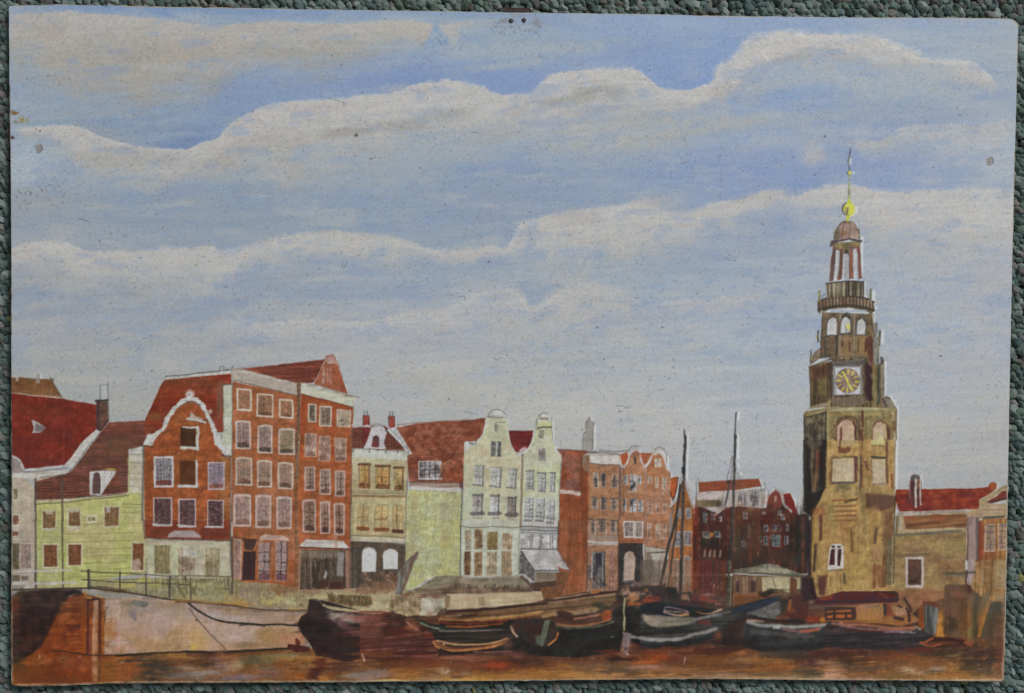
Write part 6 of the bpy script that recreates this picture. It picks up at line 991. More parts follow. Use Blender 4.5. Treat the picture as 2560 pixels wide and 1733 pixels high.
ln(vE, "1990,1025 2160,1000 2324,1010", 5, (92,80,62), alpha=.6, soft=2, dry=.3); ln(vE, "1860,1060 2000,1070 2300,1050", 8, (96,72,54), alpha=.7, soft=3, dry=.2)
bd = P('boom', bB, 'long dark boom running up to the right'); pg(vG, "50,880 300,862 600,838 1000,792 1300,738 1740,675 1738,700 1300,768 1000,820 600,868 340,890 60,905", (58,38,34), c2=(84,50,36), mix='h', p=bd, tex=(('h',.1),))
pg(vG, "60,905 340,890 1000,822 1300,770 1740,702 1720,770 1640,830 1540,860 1300,880 1000,920 600,950 300,980 0,985 0,930", (116,88,58), c2=(96,66,46), mix='h', p=bB, tex=(('h',.22),('m',.1)))
hl2 = P('hull', bB)
pg(vG, "0,960 300,985 700,960 1040,960 1130,1020 1300,1040 1500,1000 1690,950 1720,1050 1760,1150 1740,1280 1300,1330 1000,1320 700,1300 400,1270 0,1260", (48,44,40), c2=(38,38,36), mix='h', p=hl2, tex=(('h',.14),('m',.14)))
pg(vR, "540,170 700,230 900,260 1300,270 1480,250 1500,400 1400,430 900,430 740,380 640,260", (44,44,40), c2=(58,50,44), mix='h', p=hl2, tex=(('h',.16),))
for q, w, c in (("60,915 300,925 360,905", 7, (70,46,38)), ("200,940 350,925", 8, (60,42,36)), ("60,930 200,920", 3, (140,122,100)), ("350,960 700,930 1000,880", 4, (152,128,76)), ("380,930 1000,870 1500,815", 3, (74,48,38)), ("0,965 400,968 700,945 960,900", 6, (138,92,58)), ("0,995 300,1003 650,975", 4.5, (120,52,34)), ("60,1030 300,1032 600,1000", 4, (156,84,42)), ("0,1070 150,1075 600,1062", 4, (112,100,96)), ("1000,930 1300,890 1560,850", 8, (140,112,76)), ("1130,1010 1300,1028 1480,1010 1640,960", 5, (140,92,66)), ("1120,1025 1300,1045 1560,1020 1700,975", 7, (84,84,70)), ("1300,955 1560,915", 5, (146,96,80)), ("1300,910 1500,880", 5, (132,116,92)), ("1050,800 1500,740 1700,715", 4, (150,116,84)), ("1100,760 1500,700", 3, (150,124,96))): ln(vG, q, w, c, sm=True, alpha=.75, soft=1.5, dry=.25)
pg(vG, "1120,890 1180,880 1260,895 1300,940 1280,975 1200,980 1140,930", (62,42,36), c2=(78,50,42), soft=2.5); pg(vG, "1440,820 1560,800 1660,850 1620,880 1500,840", (56,54,40), alpha=.8, soft=3, dry=.2); pg(vG, "1540,900 1600,870 1660,870 1650,950 1590,975", (148,80,34), c2=(132,64,36), soft=2.5, alpha=.9); blob(vG, 1560, 860, 10, 20, (62,58,48), .7)
rd = P('rudder', bB, 'dark upright stern plate'); pg(vG, "700,975 740,955 900,950 1020,965 1010,1060 1000,1215 960,1220 880,1210 780,1140 720,1070", (66,48,46), c2=(48,44,42), mix='m', p=rd, tex=(('m',.14),)); pg(vG, "1018,965 1065,975 1040,1100 1000,1218 965,1215 985,1080", (88,88,74), c2=(76,84,74), p=rd); pg(vG, "1068,990 1150,1050 1140,1120 1050,1212 1005,1215 1040,1110", (56,50,46), c2=(64,54,46)); ln(vG, "700,1050 720,1100 745,1130", 5, (140,112,98), sm=True, alpha=.8); ln(vG, "1140,1095 1120,1150 1050,1210", 4, (168,106,56), sm=True, alpha=.85); pg(vG, "925,1120 985,1110 980,1215 930,1200", (84,98,86), alpha=.7, soft=4); ln(vG, "695,1000 715,1060", 3, (120,78,64), alpha=.7)
ln(vR, "540,175 620,230 700,260 860,280", 5, (40,62,54), sm=True, alpha=.8, dry=.2); ln(vR, "590,220 680,260 760,275", 4, (120,122,104), sm=True, alpha=.7, dry=.3)
bC = P('painted_boat', None, 'small open rowing boat in front of the long barge')
pg(vR, "708,395 740,385 860,405 1000,420 1200,418 1330,395 1425,365 1450,385 1380,440 1250,470 1050,495 880,500 780,470 720,430", (118,78,50), c2=(100,64,46), mix='h', p=bC, tex=(('h',.16),)); pg(vR, "745,395 900,425 1100,440 1330,400 1200,450 1000,470 840,455", (58,46,42), c2=(70,50,44), alpha=.95); ln(vR, "745,390 860,420 1000,430 1200,428 1340,402 1420,372", 3.4, (150,124,92), sm=True, alpha=.85); ln(vR, "712,400 745,455 860,490 1050,482 1250,458 1370,420", 4.4, (146,100,62), sm=True, alpha=.85); blob(vR, 805, 427, 4, 4, (164,136,92), 1); ln(vR, "780,480 880,512 1050,508 1300,490", 6, (40,36,34), sm=True, alpha=.85); ln(vR, "1100,505 1300,500 1460,500", 5, (130,84,78), alpha=.6, dry=.4); blob(vR, 1420, 420, 20, 20, (104,72,62), .6)
ln(vR, "1460,250 1480,310 1520,350", 4, (140,116,100), sm=True, alpha=.8)
bD = P('painted_boat', None, 'black hulled sailing barge with two tall masts')
hl3 = P('hull', bD)
pg(vG, "1670,870 1760,815 1840,800 1900,860 2000,790 2160,780 2324,800 2324,1240 2000,1235 1860,1180 1760,1150 1710,1050 1675,960", (36,36,36), c2=(46,42,38), mix='m', p=hl3, tex=(('m',.12),('h',.1)))
pg(vL, "0,500 270,500 480,520 660,540 900,580 940,570 1100,550 1240,500 1480,440 1600,420 1640,470 1640,600 1560,680 1400,680 1240,650 1150,700 1000,800 820,900 600,980 300,1020 0,1030", (50,50,48), c2=(62,60,58), mix='h', p=hl3, tex=(('h',.12),('m',.12)))
pg(vL, "0,500 200,470 500,520 880,570 940,600 800,640 640,660 560,650 300,660 60,650 0,620", (36,38,38), c2=(30,34,40), mix='m', alpha=.95, soft=3); pg(vL, "1090,560 1250,500 1500,435 1600,420 1600,480 1400,555 1200,610 1050,620", (36,44,58), c2=(48,54,60), mix='h', soft=3, alpha=.95); pg(vL, "1240,610 1420,560 1600,480 1640,470 1645,600 1560,670 1450,680 1250,650", (84,82,80), c2=(100,98,94), mix='m', soft=3, alpha=.95)
pg(vL, "20,620 200,640 500,670 640,670 640,720 450,770 240,790 100,760 30,700", (96,92,80), c2=(112,106,92), mix='h', soft=4, alpha=.9); pg(vL, "40,640 120,650 220,700 200,780 130,770 60,710", (142,124,110), c2=(126,112,100), soft=3, alpha=.85); ln(vL, "640,690 850,640 1050,600", 7, (116,116,116), alpha=.7, soft=2, dry=.2); ln(vL, "700,720 800,730", 10, (106,52,48), alpha=.7, soft=4); ln(vL, "940,600 1100,640 1300,700", 16, (66,58,54), alpha=.6, soft=8); pg(vL, "940,820 1200,620 1260,660 1200,850 1100,1000 980,960", (50,42,40), alpha=.8, soft=10)
ln(vG, "1850,1130 1980,1150 2150,1165 2324,1155", 8, (110,108,104), sm=True, alpha=.85, soft=2, dry=.1); ln(vL, "0,905 120,920 300,925 480,910 640,860 780,830 880,800", 8, (116,112,108), sm=True, alpha=.85, soft=2.5, dry=.15); ln(vL, "0,955 120,960", 2, (124,108,104), alpha=.7); ln(vL, "0,985 300,1000 600,950 800,900", 14, (34,36,38), sm=True, alpha=.7, soft=7)
for q, w, c in (("280,555 330,545 480,575 560,600", 3, (112,100,110)), ("280,580 400,600 550,605", 3.4, (120,108,106)), ("280,600 420,640 540,640", 5, (140,112,96)), ("470,640 555,630", 7, (150,112,74)), ("340,565 500,600 560,610", 2, (104,50,44)), ("660,600 760,625 900,600 945,575", 4, (132,94,60)), ("850,600 950,570", 2.5, (150,140,128)), ("230,450 250,500 460,520", 3, (48,52,44)), ("180,430 220,450", 6, (122,54,44))): ln(vL, q, w, c, sm=True, alpha=.8, dry=.2)
# deck clutter
dk = P('deck_gear', bD)
pg(vG, "1700,690 1760,640 1850,600 1950,640 2100,650 2200,660 2300,650 2324,790 2000,790 1900,850 1830,800 1750,800 1700,760", (84,58,48), c2=(58,46,42), mix='m', p=dk, soft=4, tex=(('m',.2),('h',.12)))
pg(vL, "0,310 250,330 430,350 600,360 700,420 900,440 920,540 700,545 500,520 240,470 0,440", (70,52,46), c2=(52,44,42), mix='m', p=dk, soft=4, tex=(('m',.2),('h',.1)))
for x, y, a, b, c in ((1870,640,20,8,(120,96,90)),(1950,620,24,6,(104,80,80)),(1800,720,24,10,(148,118,96)),(1930,710,30,12,(148,112,88)),(1870,770,20,9,(150,104,66)),(1880,810,30,8,(150,76,36)),(1990,690,12,6,(148,84,42)),(1750,740,9,11,(44,40,38)),(2000,780,30,5,(140,60,40)),(2060,660,30,5,(50,50,44)),(2150,720,30,8,(60,40,38)),(2060,750,30,3,(110,50,46)),(2250,700,20,16,(34,34,34)),(1500,690,12,6,(150,90,50))): blob(vG, x, y, a, b, c, .85, rough=1.4, kind='m')
for x, y, a, b, c in ((50,390,14,8,(150,116,92)),(80,420,10,6,(150,84,44)),(300,440,12,4,(120,64,60)),(370,370,20,16,(40,40,36)),(540,430,14,14,(146,112,86)),(640,420,26,14,(104,48,44)),(800,400,24,6,(132,100,98)),(780,440,30,9,(124,56,46)),(850,470,20,12,(120,64,50)),(500,360,16,6,(52,50,42)),(600,490,40,5,(70,34,36)),(900,520,12,6,(130,90,60))): blob(vL, x, y, a, b, c, .8, rough=1.3, kind='m')
# buildings' feet behind deck
pg(vL, "590,0 700,0 690,340 590,350", (122,50,28), c2=(134,60,36), mix='v', alpha=.9, soft=2, clip=None, p=hP); pg(vL, "690,0 830,0 830,240 820,360 700,380", (120,62,60), c2=(108,44,40), mix='v', alpha=.9, soft=3, p=hP); pg(vL, "820,0 1010,0 980,420 900,400 840,380", (118,60,42), c2=(92,60,48), mix='v', alpha=.9, soft=3, p=hP)
pg(vL, "0,0 250,0 230,300 0,290", (112,98,82), c2=(92,80,68), mix='v', alpha=.8, soft=3); pg(vL, "240,0 600,0 590,360 440,380 420,320 300,310", (124,104,90), c2=(132,84,56), mix='v', alpha=.85, soft=3, p=hN)
pg(vL, "700,230 900,260 880,380 720,400", (104,50,48), alpha=.6, soft=8); scat(vL, 460, 230, 940, 400, 50, [(134,104,88),(90,56,50),(146,96,76),(120,60,44)], w=(2,4), L=(3,10), alpha=.55, ang=1.5, spread=.4, seed=86)
# quay shed
sd = P('painted_shed', None, 'low pale quay shed with a grey roof behind the tall mast')
pg(vL, "1080,160 1420,185 1900,200 1910,380 1700,410 1560,400 1450,390 1340,400 1080,420", (112,84,58), c2=(92,64,50), mix='v', p=sd, tex=(('v',.2),('m',.1)))
r = P('roof', sd); pg(vL, "1075,110 1200,90 1380,60 1500,40 1600,60 1720,110 1900,160 1905,195 1700,180 1400,165 1080,150", (96,94,78), c2=(116,112,94), mix='m', p=r, tex=(('h',.1),('m',.1))); pg(vL, "1280,130 1450,110 1500,80 1700,115 1690,150 1500,150", (146,140,112), c2=(132,128,108), alpha=.8, soft=4); ln(vL, "1080,130 1400,155 1660,175 1880,180", 5, (74,70,60), alpha=.8, soft=2, dry=.1); pg(vL, "1450,40 1500,45 1490,120 1455,110", (84,84,74), alpha=.7, soft=4)
pg(vL, "1410,200 1600,190 1740,195 1735,380 1650,345 1480,340 1420,370", (160,150,116), c2=(152,140,108), soft=1.5); pg(vL, "1780,200 1900,210 1880,350 1820,330 1820,230", (150,138,104), alpha=.9, soft=1.5); pg(vL, "1745,215 1810,215 1825,260 1810,400 1740,400 1745,300", (84,50,38), c2=(104,62,40), soft=2)
for x in (1120,1200,1240,1330): ln(vL, [(x, 200), (x + 5, 370)], 5, (132,108,84), alpha=.6, soft=2, dry=.3)
pg(vL, "1110,240 1150,240 1150,370 1115,370", (62,42,40), alpha=.8, soft=2); pg(vL, "1290,240 1345,240 1345,370 1290,370", (60,42,42), alpha=.8, soft=2)
rl2 = P('railing', sd)
ln(vL, "1480,335 1600,340 1740,345 1880,355", 1.6, (60,52,42), p=rl2, alpha=.8)
for x in range(1500, 1740, 32): ln(vL, [(x, 335), (x + 2, 400)], 1.3, (60,52,42), alpha=.7)
pg(vL, "1080,400 1340,390 1600,400 1480,440 1240,500 1080,540", (140,82,42), c2=(116,72,44), mix='m', p=hP, soft=3, tex=(('m',.14),)); blob(vL, 1440, 400, 20, 10, (44,36,30), .9, kind='m'); blob(vL, 1520, 380, 16, 9, (40,40,34), .9, kind='m'); ln(vL, "1530,200 1580,340 1590,400", 2, (70,60,48), alpha=.8); ln(vL, "1560,200 1545,250", 1.2, (90,84,70), alpha=.6)
# masts and spars
m1 = P('mast', bD, 'nearer black mast'); ln(vH, "525,-50 515,200 505,480 495,800 485,1100 478,1549", 7.0, (52,50,50), c2=(70,66,62), p=m1, alpha=.93, dry=.05); ln(vO, "1710,1076 1712,1100 1710,1130", 4.4, (56,54,54), p=m1, alpha=.9); ln(vL, "472,0 468,360", 7.5, (50,48,44), p=m1, alpha=.92)
for x, y in ((510,70),(508,215),(500,330)): pg(vH, [(x-14,y-16),(x+14,y-16),(x+14,y+16),(x-14,y+16)], (44,42,46), soft=2)
ln(vH, "498,330 500,390", 8, (40,40,44)); ln(vH, "540,20 525,420", 1.2, (96,92,92), alpha=.7)
m2 = P('mast', bD, 'tall black mast further right'); ln(vO, "1840,1031 1838,1060 1837,1100", 3.6, (58,56,58), p=m2, alpha=.9, dry=.1); ln(vH, "1108,-50 1098,200 1090,500 1075,900 1050,1200 1035,1549", 7.0, (56,54,54), c2=(74,70,64), p=m2, alpha=.93); ln(vL, "1035,0 1020,540", 8.5, (62,60,50), c2=(78,76,62), p=m2, alpha=.92); ln(vL, "1055,200 1045,540", 3, (130,124,96), alpha=.6); blob(vH, 1065, 190, 2.5, 5, (60,58,60), .9); blob(vH, 1060, 220, 3, 3, (60,58,60), .9)
rg = P('rigging', bD)
for q in ("1070,170 1060,480 1020,640 950,900", "1060,230 1000,500 940,760", "1075,300 1030,520 1000,720", "1115,270 1170,480 1220,680 1260,800", "1110,300 1140,500 1180,760", "1025,350 1005,460", "1060,500 990,760 960,900"): ln(vH, q, 1.3, (84,80,84), p=rg, alpha=.75, dry=.2)
pg(vH, "1000,470 1050,460 1050,520 1010,510", (70,44,44), alpha=.8, soft=2); ln(vH, "1040,470 1010,640 985,760", 4, (62,58,62), alpha=.75, dry=.2)
sp = P('spar', bD, 'leaning black spars beside the nearer mast'); ln(vH, "470,520 430,800 400,980 340,1180 290,1420 265,1549", 7, (50,46,44), p=sp, alpha=.9); ln(vL, "310,0 260,180 235,310", 6, (62,56,46), p=sp, alpha=.9); ln(vH, "430,900 410,1100 385,1250 350,1549", 5, (58,52,50), p=sp, alpha=.85); ln(vL, "370,0 335,200 320,320", 3.4, (66,60,50), p=sp, alpha=.85); ln(vL, "380,80 420,200 330,240", 1.4, (70,64,56), alpha=.6)
bE = P('painted_boat', None, 'grey hulled boat with a white rim in front of the tower')
pg(vL, "1240,680 1400,710 1560,740 1700,745 2100,745 2180,740 2170,780 2120,800 2324,800 2324,960 2100,1010 1800,1040 1400,1060 1200,1000 1200,800", (60,58,58), c2=(48,48,48), mix='h', p=bE, soft=3, tex=(('h',.14),('m',.12)))
for q, w, c in (("1250,700 1430,710", 6, (150,124,98)), ("1260,720 1400,760 1560,760", 9, (120,120,116)), ("1600,760 1800,780 2000,765 2175,750", 8, (132,130,124)), ("1660,800 1900,830 2080,790", 9, (112,84,84)), ("1880,830 2060,810", 6, (146,74,48)), ("1300,830 1600,860 2000,880", 12, (74,72,70)), ("1280,650 1500,700 1900,720", 9, (40,36,38)), ("1200,980 1500,1040 1900,1020 2300,960", 16, (42,42,42))): ln(vL, q, w, c, sm=True, alpha=.8, soft=3, dry=.15)
pg(vL, "1545,750 1615,755 1625,800 1545,800", (140,142,138), alpha=.9, soft=2.5); blob(vL, 2165, 760, 5, 5, (150,146,140), 1)
bF = P('painted_boat', None, 'long low dark boat below the red roofed shelter')
pg(vM, "40,720 300,730 700,750 1100,790 1180,840 1260,880 1160,940 1160,1000 900,1050 400,1040 0,1010 0,780", (50,48,50), c2=(62,52,52), mix='h', p=bF, soft=3, tex=(('h',.14),('m',.1)))
for q, w, c in (("180,740 500,755 760,790 1040,790", 8, (142,92,66)), ("100,740 400,790 800,825 1000,830", 8, (120,84,76)), ("230,730 600,735 1000,770", 3, (84,50,38)), ("240,810 600,830 880,850", 3.4, (78,34,36)), ("900,840 1060,845", 4, (100,104,106)), ("700,840 900,835", 3, (110,96,104)), ("1060,770 1120,800", 4, (130,120,100))): ln(vM, q, w, c, sm=True, alpha=.8, soft=2, dry=.2)
sh = P('painted_shelter', None, 'low shelter with a dark red roof on the quay below the tower')
pg(vM, "360,520 700,490 860,440 1000,560 1020,730 900,770 640,740 200,720 0,700 0,540", (132,92,54), c2=(112,72,46), mix='m', p=sh, tex=(('m',.12),('h',.08)))
pg(vM, "0,540 370,545 370,680 340,700 0,700", (50,40,42), c2=(66,46,42), alpha=.95, soft=1.5)
for q in ("25,600 110,588 112,605 30,612", "132,590 310,575 310,600 140,610", "30,650 105,640 100,672 32,675", "135,640 242,632 240,672 138,676", "268,636 318,630 318,662 270,668"): w_ = P('window', sh); pg(vM, q, (166,116,48), c2=(150,84,44), p=w_, soft=1.2)
pg(vM, "370,530 680,500 690,640 660,690 380,690", (142,104,58), c2=(136,92,62), mix='m', alpha=.9, soft=2); pg(vM, "680,500 760,490 800,640 700,650", (124,60,44), c2=(112,52,40), alpha=.8, soft=3); pg(vM, "685,510 725,510 720,640 690,645", (52,46,48), alpha=.9, soft=2); ln(vM, "480,545 640,535", 8, (116,92,66), alpha=.7, soft=2); pg(vM, "790,540 960,540 970,640 830,650", (140,104,80), alpha=.8, soft=4)
r = P('roof', sh); pg(vM, "-120,460 0,430 140,380 200,362 700,360 760,372 860,420 850,490 700,495 300,510 0,520 -90,520", (92,36,30), c2=(74,34,38), mix='m', p=r, tex=(('h',.12),('m',.08))); pg(vM, "-100,440 0,430 110,390 90,450 0,470", (136,60,34), alpha=.7, soft=4); ln(vM, "0,488 300,480 600,470 860,455", 6, (50,40,48), alpha=.9, soft=1.5); ln(vM, "640,380 740,430", 5, (120,64,40), alpha=.6, soft=3)
for q, w in (("930,440 990,540 1010,600", 6), ("960,560 990,640 990,710", 7), ("820,670 920,690", 8), ("860,530 900,545", 6)): ln(vM, q, w, (56,40,40), alpha=.85, soft=2)
pg(vL, "1700,430 1860,400 1920,440 1950,520 1960,640 1900,680 1800,690 1680,640 1700,560", (84,48,38), c2=(70,40,38), mix='m', p=bE, soft=5); ln(vL, "1740,480 1730,570", 8, (148,84,40), alpha=.8, soft=3); blob(vL, 1760, 600, 16, 8, (124,64,36), .7); blob(vL, 1990, 480, 10, 10, (132,90,80), .8); pg(vL, "1870,200 1980,210 2060,460 1900,480 1860,360", (54,32,36), c2=(46,36,36), alpha=.95, soft=5); pg(vL, "1600,430 1720,450 1690,600 1640,640", (44,44,40), alpha=.7, soft=5)
blob(vL, 2000, 690, 24, 10, (132,52,34), .8); blob(vL, 2110, 700, 10, 10, (160,104,44), .8); blob(vL, 1760, 700, 30, 8, (48,40,40), .7)
# right hand corner
qr = P('painted_quay', None, 'brown timber quay and posts at the right edge')
pg(vM, "1160,480 1240,495 1390,440 1400,280 1640,290 1720,330 1780,400 1960,480 2090,490 2085,1000 1900,1020 1700,960 1400,900 1280,880 1130,790 1150,600", (104,70,46), c2=(88,64,46), mix='v', p=qr, soft=2, tex=(('v',.2),('m',.12)))
ds = P('door', qr, 'grey slab door'); pg(vM, "1160,560 1180,510 1290,540 1320,560 1330,640 1300,830 1270,880 1165,830", (70,68,66), c2=(92,92,90), mix='v', p=ds, soft=2, tex=(('v',.14),)); ln(vM, "1160,495 1240,500 1310,520", 8, (104,50,36), alpha=.85, soft=2); pg(vM, "1095,560 1160,520 1160,800 1095,760", (124,66,34), alpha=.9, soft=3); pg(vM, "1330,600 1390,560 1395,900 1290,910 1310,800", (146,100,48), alpha=.9, soft=3)
for x, y, a, b, c in ((1500,320,24,12,(92,64,52)),(1540,390,20,14,(120,70,52)),(1450,560,20,40,(96,66,50)),(1480,760,30,30,(62,54,42)),(1560,850,30,12,(96,78,62)),(1700,600,12,60,(130,86,52)),(1680,860,20,20,(112,100,60)),(1750,480,16,40,(84,72,56)),(1840,560,14,40,(88,78,62)),(1760,760,12,60,(64,58,40)),(1860,700,20,50,(142,96,46)),(1960,620,24,40,(72,68,56)),(2040,560,16,20,(64,68,60)),(1930,820,20,50,(66,58,48)),(2010,800,24,50,(84,64,52)),(1620,720,6,60,(96,68,40)),(1900,450,16,20,(104,90,68)),(2030,430,20,14,(128,112,76)),(1700,330,14,10,(72,44,38))): blob(vM, x, y, a, b, c, .75, rough=1.2, kind='v')
for q, w, c in (("1640,440 1650,900", 5, (92,58,36)), ("1720,430 1730,860", 5, (92,80,50)), ("1780,400 1740,860", 9, (76,68,52)), ("1960,520 1900,680 1850,880", 16, (76,72,58)), ("1910,500 1850,700 1800,880", 9, (140,94,48)), ("1400,150 1560,160 1750,140", 7, (62,64,56)), ("1400,180 1620,190", 6, (104,92,66)), ("1400,280 1400,130", 4, (110,96,70)), ("1640,190 1640,300", 4, (96,70,50)), ("2085,420 2090,1000", 6, (110,92,78)), ("1960,0 1930,420", 6, (104,70,40)), ("1985,120 1960,420", 6, (124,94,56))): ln(vM, q, w, c, alpha=.75, soft=2.5, dry=.15)
bG = P('painted_boat', None, 'small brown rowing boat at the right edge of the water')
pg(vM, "1105,960 1280,890 1300,915 1600,900 1700,960 1730,1000 1500,1010 1240,1020 1160,990", (66,44,36), c2=(84,52,40), mix='h', p=bG, soft=2, tex=(('h',.14),)); ln(vM, "1110,962 1180,950 1280,900", 5, (146,84,56), alpha=.85, soft=2); ln(vM, "1120,970 1240,1005 1360,980", 3.4, (140,80,52), alpha=.8); pg(vM, "1600,950 1680,930 1735,955 1720,1005 1660,990", (124,72,50), alpha=.85, soft=2.5); ln(vM, "1290,910 1500,925 1600,950", 9, (56,34,32), alpha=.8, soft=3)
# mooring post reflection
po = P('mooring_post', bD, 'pale post and its streak in the water'); ln(vG, "1790,760 1775,870 1785,950 1780,1060", 4.6, (140,134,100), p=po, alpha=.85, dry=.15); pg(vG, "1765,1080 1845,1100 1835,1200 1820,1310 1760,1300 1770,1200", (116,104,102), c2=(104,92,92), mix='v', p=po, soft=3, alpha=.9); ln(vG, "1790,1270 1820,1300", 4, (146,120,112), alpha=.8); ln(vG, "1720,1300 1760,1310", 2, (150,140,132), alpha=.8); ln(vG, "1690,830 1760,800", 6, (60,40,40), alpha=.7, soft=2)
# ---- water colour passages
W = [(1300,1330,60,10,(46,40,38)),]
for V, L_ in ((vD, ((1600,1340,120,16,(58,46,38)),(1450,1430,80,24,(70,60,52)),(1380,1520,60,20,(60,54,48)),(1750,1330,70,8,(146,110,56)),(2050,1400,50,14,(74,54,42)),(1950,1480,60,14,(84,60,44)),(2200,1350,50,12,(120,78,56)),(2250,1430,30,24,(134,102,76)),(1700,1500,70,14,(116,98,86)),(1250,1370,20,6,(54,50,50)),(1550,1470,60,10,(110,84,58)))),
    (vQ, ((450,560,60,10,(132,92,54)),(850,620,60,12,(64,50,38)),(920,600,40,20,(84,62,52)),(1050,550,50,8,(132,88,58)),(1000,620,50,14,(116,88,80)),(1120,620,30,14,(134,116,88)),(1330,580,60,16,(84,82,60)),(1400,640,50,12,(92,84,64)),(1250,740,60,10,(116,98,96)),(1100,760,60,10,(104,88,90)),(1600,640,50,12,(120,74,38)),(1700,720,60,16,(128,76,34)),(1680,560,80,6,(140,104,58)),(1850,570,50,8,(132,90,44)),(1600,540,60,8,(110,100,66)),(1900,700,24,30,(70,38,40)),(1980,760,20,12,(150,100,48)),(1950,620,30,20,(84,44,36)),(2050,700,20,14,(112,64,44)),(2250,720,40,10,(124,116,108)),(2150,640,50,20,(78,52,44)),(650,660,60,14,(130,108,92)),(500,700,60,14,(70,62,54)),(700,740,70,12,(98,88,80)),(300,720,30,20,(56,52,46)),(350,620,60,14,(66,58,48)),(600,600,50,10,(110,74,48)),(100,680,40,20,(132,76,42)),(80,760,40,8,(132,84,48)),(180,770,30,10,(96,72,44)),(1450,700,60,16,(110,86,78)),(850,700,60,16,(124,112,104)))),
    (vR, ((60,700,60,14,(104,96,88)),(220,710,50,14,(116,100,94)),(80,760,60,8,(120,108,106)),(300,640,60,14,(92,56,38)),(450,680,50,14,(112,72,42)),(450,740,60,14,(142,98,52)),(250,780,50,5,(152,128,76)),(700,620,80,14,(112,66,42)),(600,600,50,10,(96,54,40)),(820,690,30,12,(142,120,96)),(760,750,60,12,(130,104,76)),(1150,640,60,10,(120,60,42)),(1350,620,60,14,(136,62,34)),(1320,680,90,5,(92,38,30)),(1000,640,60,12,(104,64,44)),(1050,700,90,8,(104,72,46)),(1300,740,120,12,(136,94,48)),(1150,770,90,6,(150,112,60)),(1700,640,80,14,(92,56,40)),(1600,580,90,12,(66,46,40)),(1800,690,90,8,(138,96,48)),(2000,630,50,10,(140,92,46)),(2100,720,60,10,(150,108,54)),(2200,650,60,12,(104,84,62)),(1500,520,40,8,(100,62,54)),(1000,560,80,8,(128,80,66)),(1900,600,50,10,(96,62,44)),(1700,740,110,10,(140,98,52)),(2250,750,60,8,(146,108,60)))),
    (vG, ((1500,1400,60,14,(104,72,56)),(1700,1400,60,14,(92,74,56)),(1900,1320,60,8,(110,62,42)),(1640,1270,40,10,(96,50,40)),(1900,1240,50,10,(70,46,42)),(2100,1280,60,10,(112,62,40)),(2000,1390,50,10,(128,62,36)),(2200,1330,60,12,(104,52,34)),(1950,1460,50,6,(70,58,50)),(1950,1495,5,4,(48,46,42)),(1500,1500,90,8,(136,100,60)),(1800,1350,60,8,(48,34,32)),(2050,1440,60,8,(104,92,84)),(1700,1500,60,6,(132,96,66)),(1700,1460,60,6,(84,72,56)),(2200,1450,60,8,(110,60,40)))),
    (vL, ((200,1080,60,10,(92,52,40)),(250,1130,60,14,(136,66,30)),(60,1190,40,12,(150,84,42)),(60,1240,60,6,(128,96,86)),(560,1090,70,12,(96,58,40)),(420,1170,50,14,(92,56,50)),(700,1150,50,20,(104,66,36)),(900,1180,70,20,(110,72,42)),(500,1300,120,12,(122,86,54)),(900,1330,120,10,(112,84,62)),(300,1350,120,8,(140,104,66)),(1100,1080,60,14,(120,74,38)),(1180,1080,20,8,(140,96,60)),(1250,1170,70,14,(114,84,62)),(1450,1120,70,12,(112,82,54)),(1580,1210,90,16,(132,86,42)),(1500,1240,60,14,(116,72,44)),(1300,1270,120,8,(120,82,48)),(1150,1350,120,6,(128,104,84)),(1700,1080,70,12,(66,60,54)),(1900,1130,80,14,(66,54,46)),(2000,1200,60,14,(80,52,52)),(1750,1250,50,12,(140,90,46)),(1900,1270,50,14,(76,68,60)),(2050,1330,60,14,(62,60,54)),(2200,1280,30,22,(146,110,88)),(2200,1340,26,14,(154,122,98)),(2140,1170,24,10,(122,92,74)),(1600,1340,100,8,(104,82,56)),(1850,1360,60,8,(104,92,68)),(2280,1130,50,10,(70,42,40)),(1050,960,60,20,(44,38,38)),(900,860,10,16,(104,66,46)),(1450,1380,140,5,(138,112,84)),(800,1060,100,14,(74,44,38)))),
    (vM, ((150,1060,70,10,(76,44,40)),(400,1090,90,10,(70,48,42)),(480,1150,60,6,(128,66,42)),(700,1140,60,6,(108,62,42)),(950,1120,80,14,(112,66,40)),(850,1190,60,12,(100,70,46)),(250,1220,60,16,(64,54,44)),(120,1290,40,26,(148,114,92)),(150,1360,30,12,(150,116,90)),(200,1270,20,10,(140,92,70)),(450,1260,80,12,(88,68,54)),(600,1330,90,10,(110,80,50)),(450,1370,60,8,(124,96,84)),(980,1270,40,12,(150,128,106)),(1080,1310,40,8,(152,118,92)),(1330,1260,50,9,(124,116,108)),(1210,1300,20,4,(84,80,66)),(1150,1220,60,10,(120,84,54)),(1500,1340,90,10,(138,96,50)),(1200,1370,60,8,(136,102,62)),(1600,1390,60,6,(160,136,104)),(1800,1350,60,12,(124,96,60)),(1550,1260,60,12,(132,96,48)),(1400,1110,90,12,(60,54,40)),(1500,1100,30,4,(120,92,60)),(1700,1180,80,14,(58,50,46)),(1850,1080,50,16,(66,50,44)),(1950,1180,40,14,(60,54,50)),(1700,1250,60,8,(74,64,48)),(2030,1230,20,14,(132,88,58)),(1880,1300,60,8,(78,68,52)),(2050,1330,20,16,(120,92,66)),(1300,1180,80,14,(112,74,46)),(900,1340,70,12,(112,86,54)),(2060,1100,12,60,(90,58,50)),(2085,1250,6,50,(130,104,88)),(1950,1380,80,5,(150,122,94)),(300,1130,90,12,(70,50,38)),(1130,1050,60,8,(88,46,40)))),):
    for x, y, a, b, c in L_: blob(V, x, y, a, b * 1.15, c, .8, rough=1.5, kind='h', p=None)
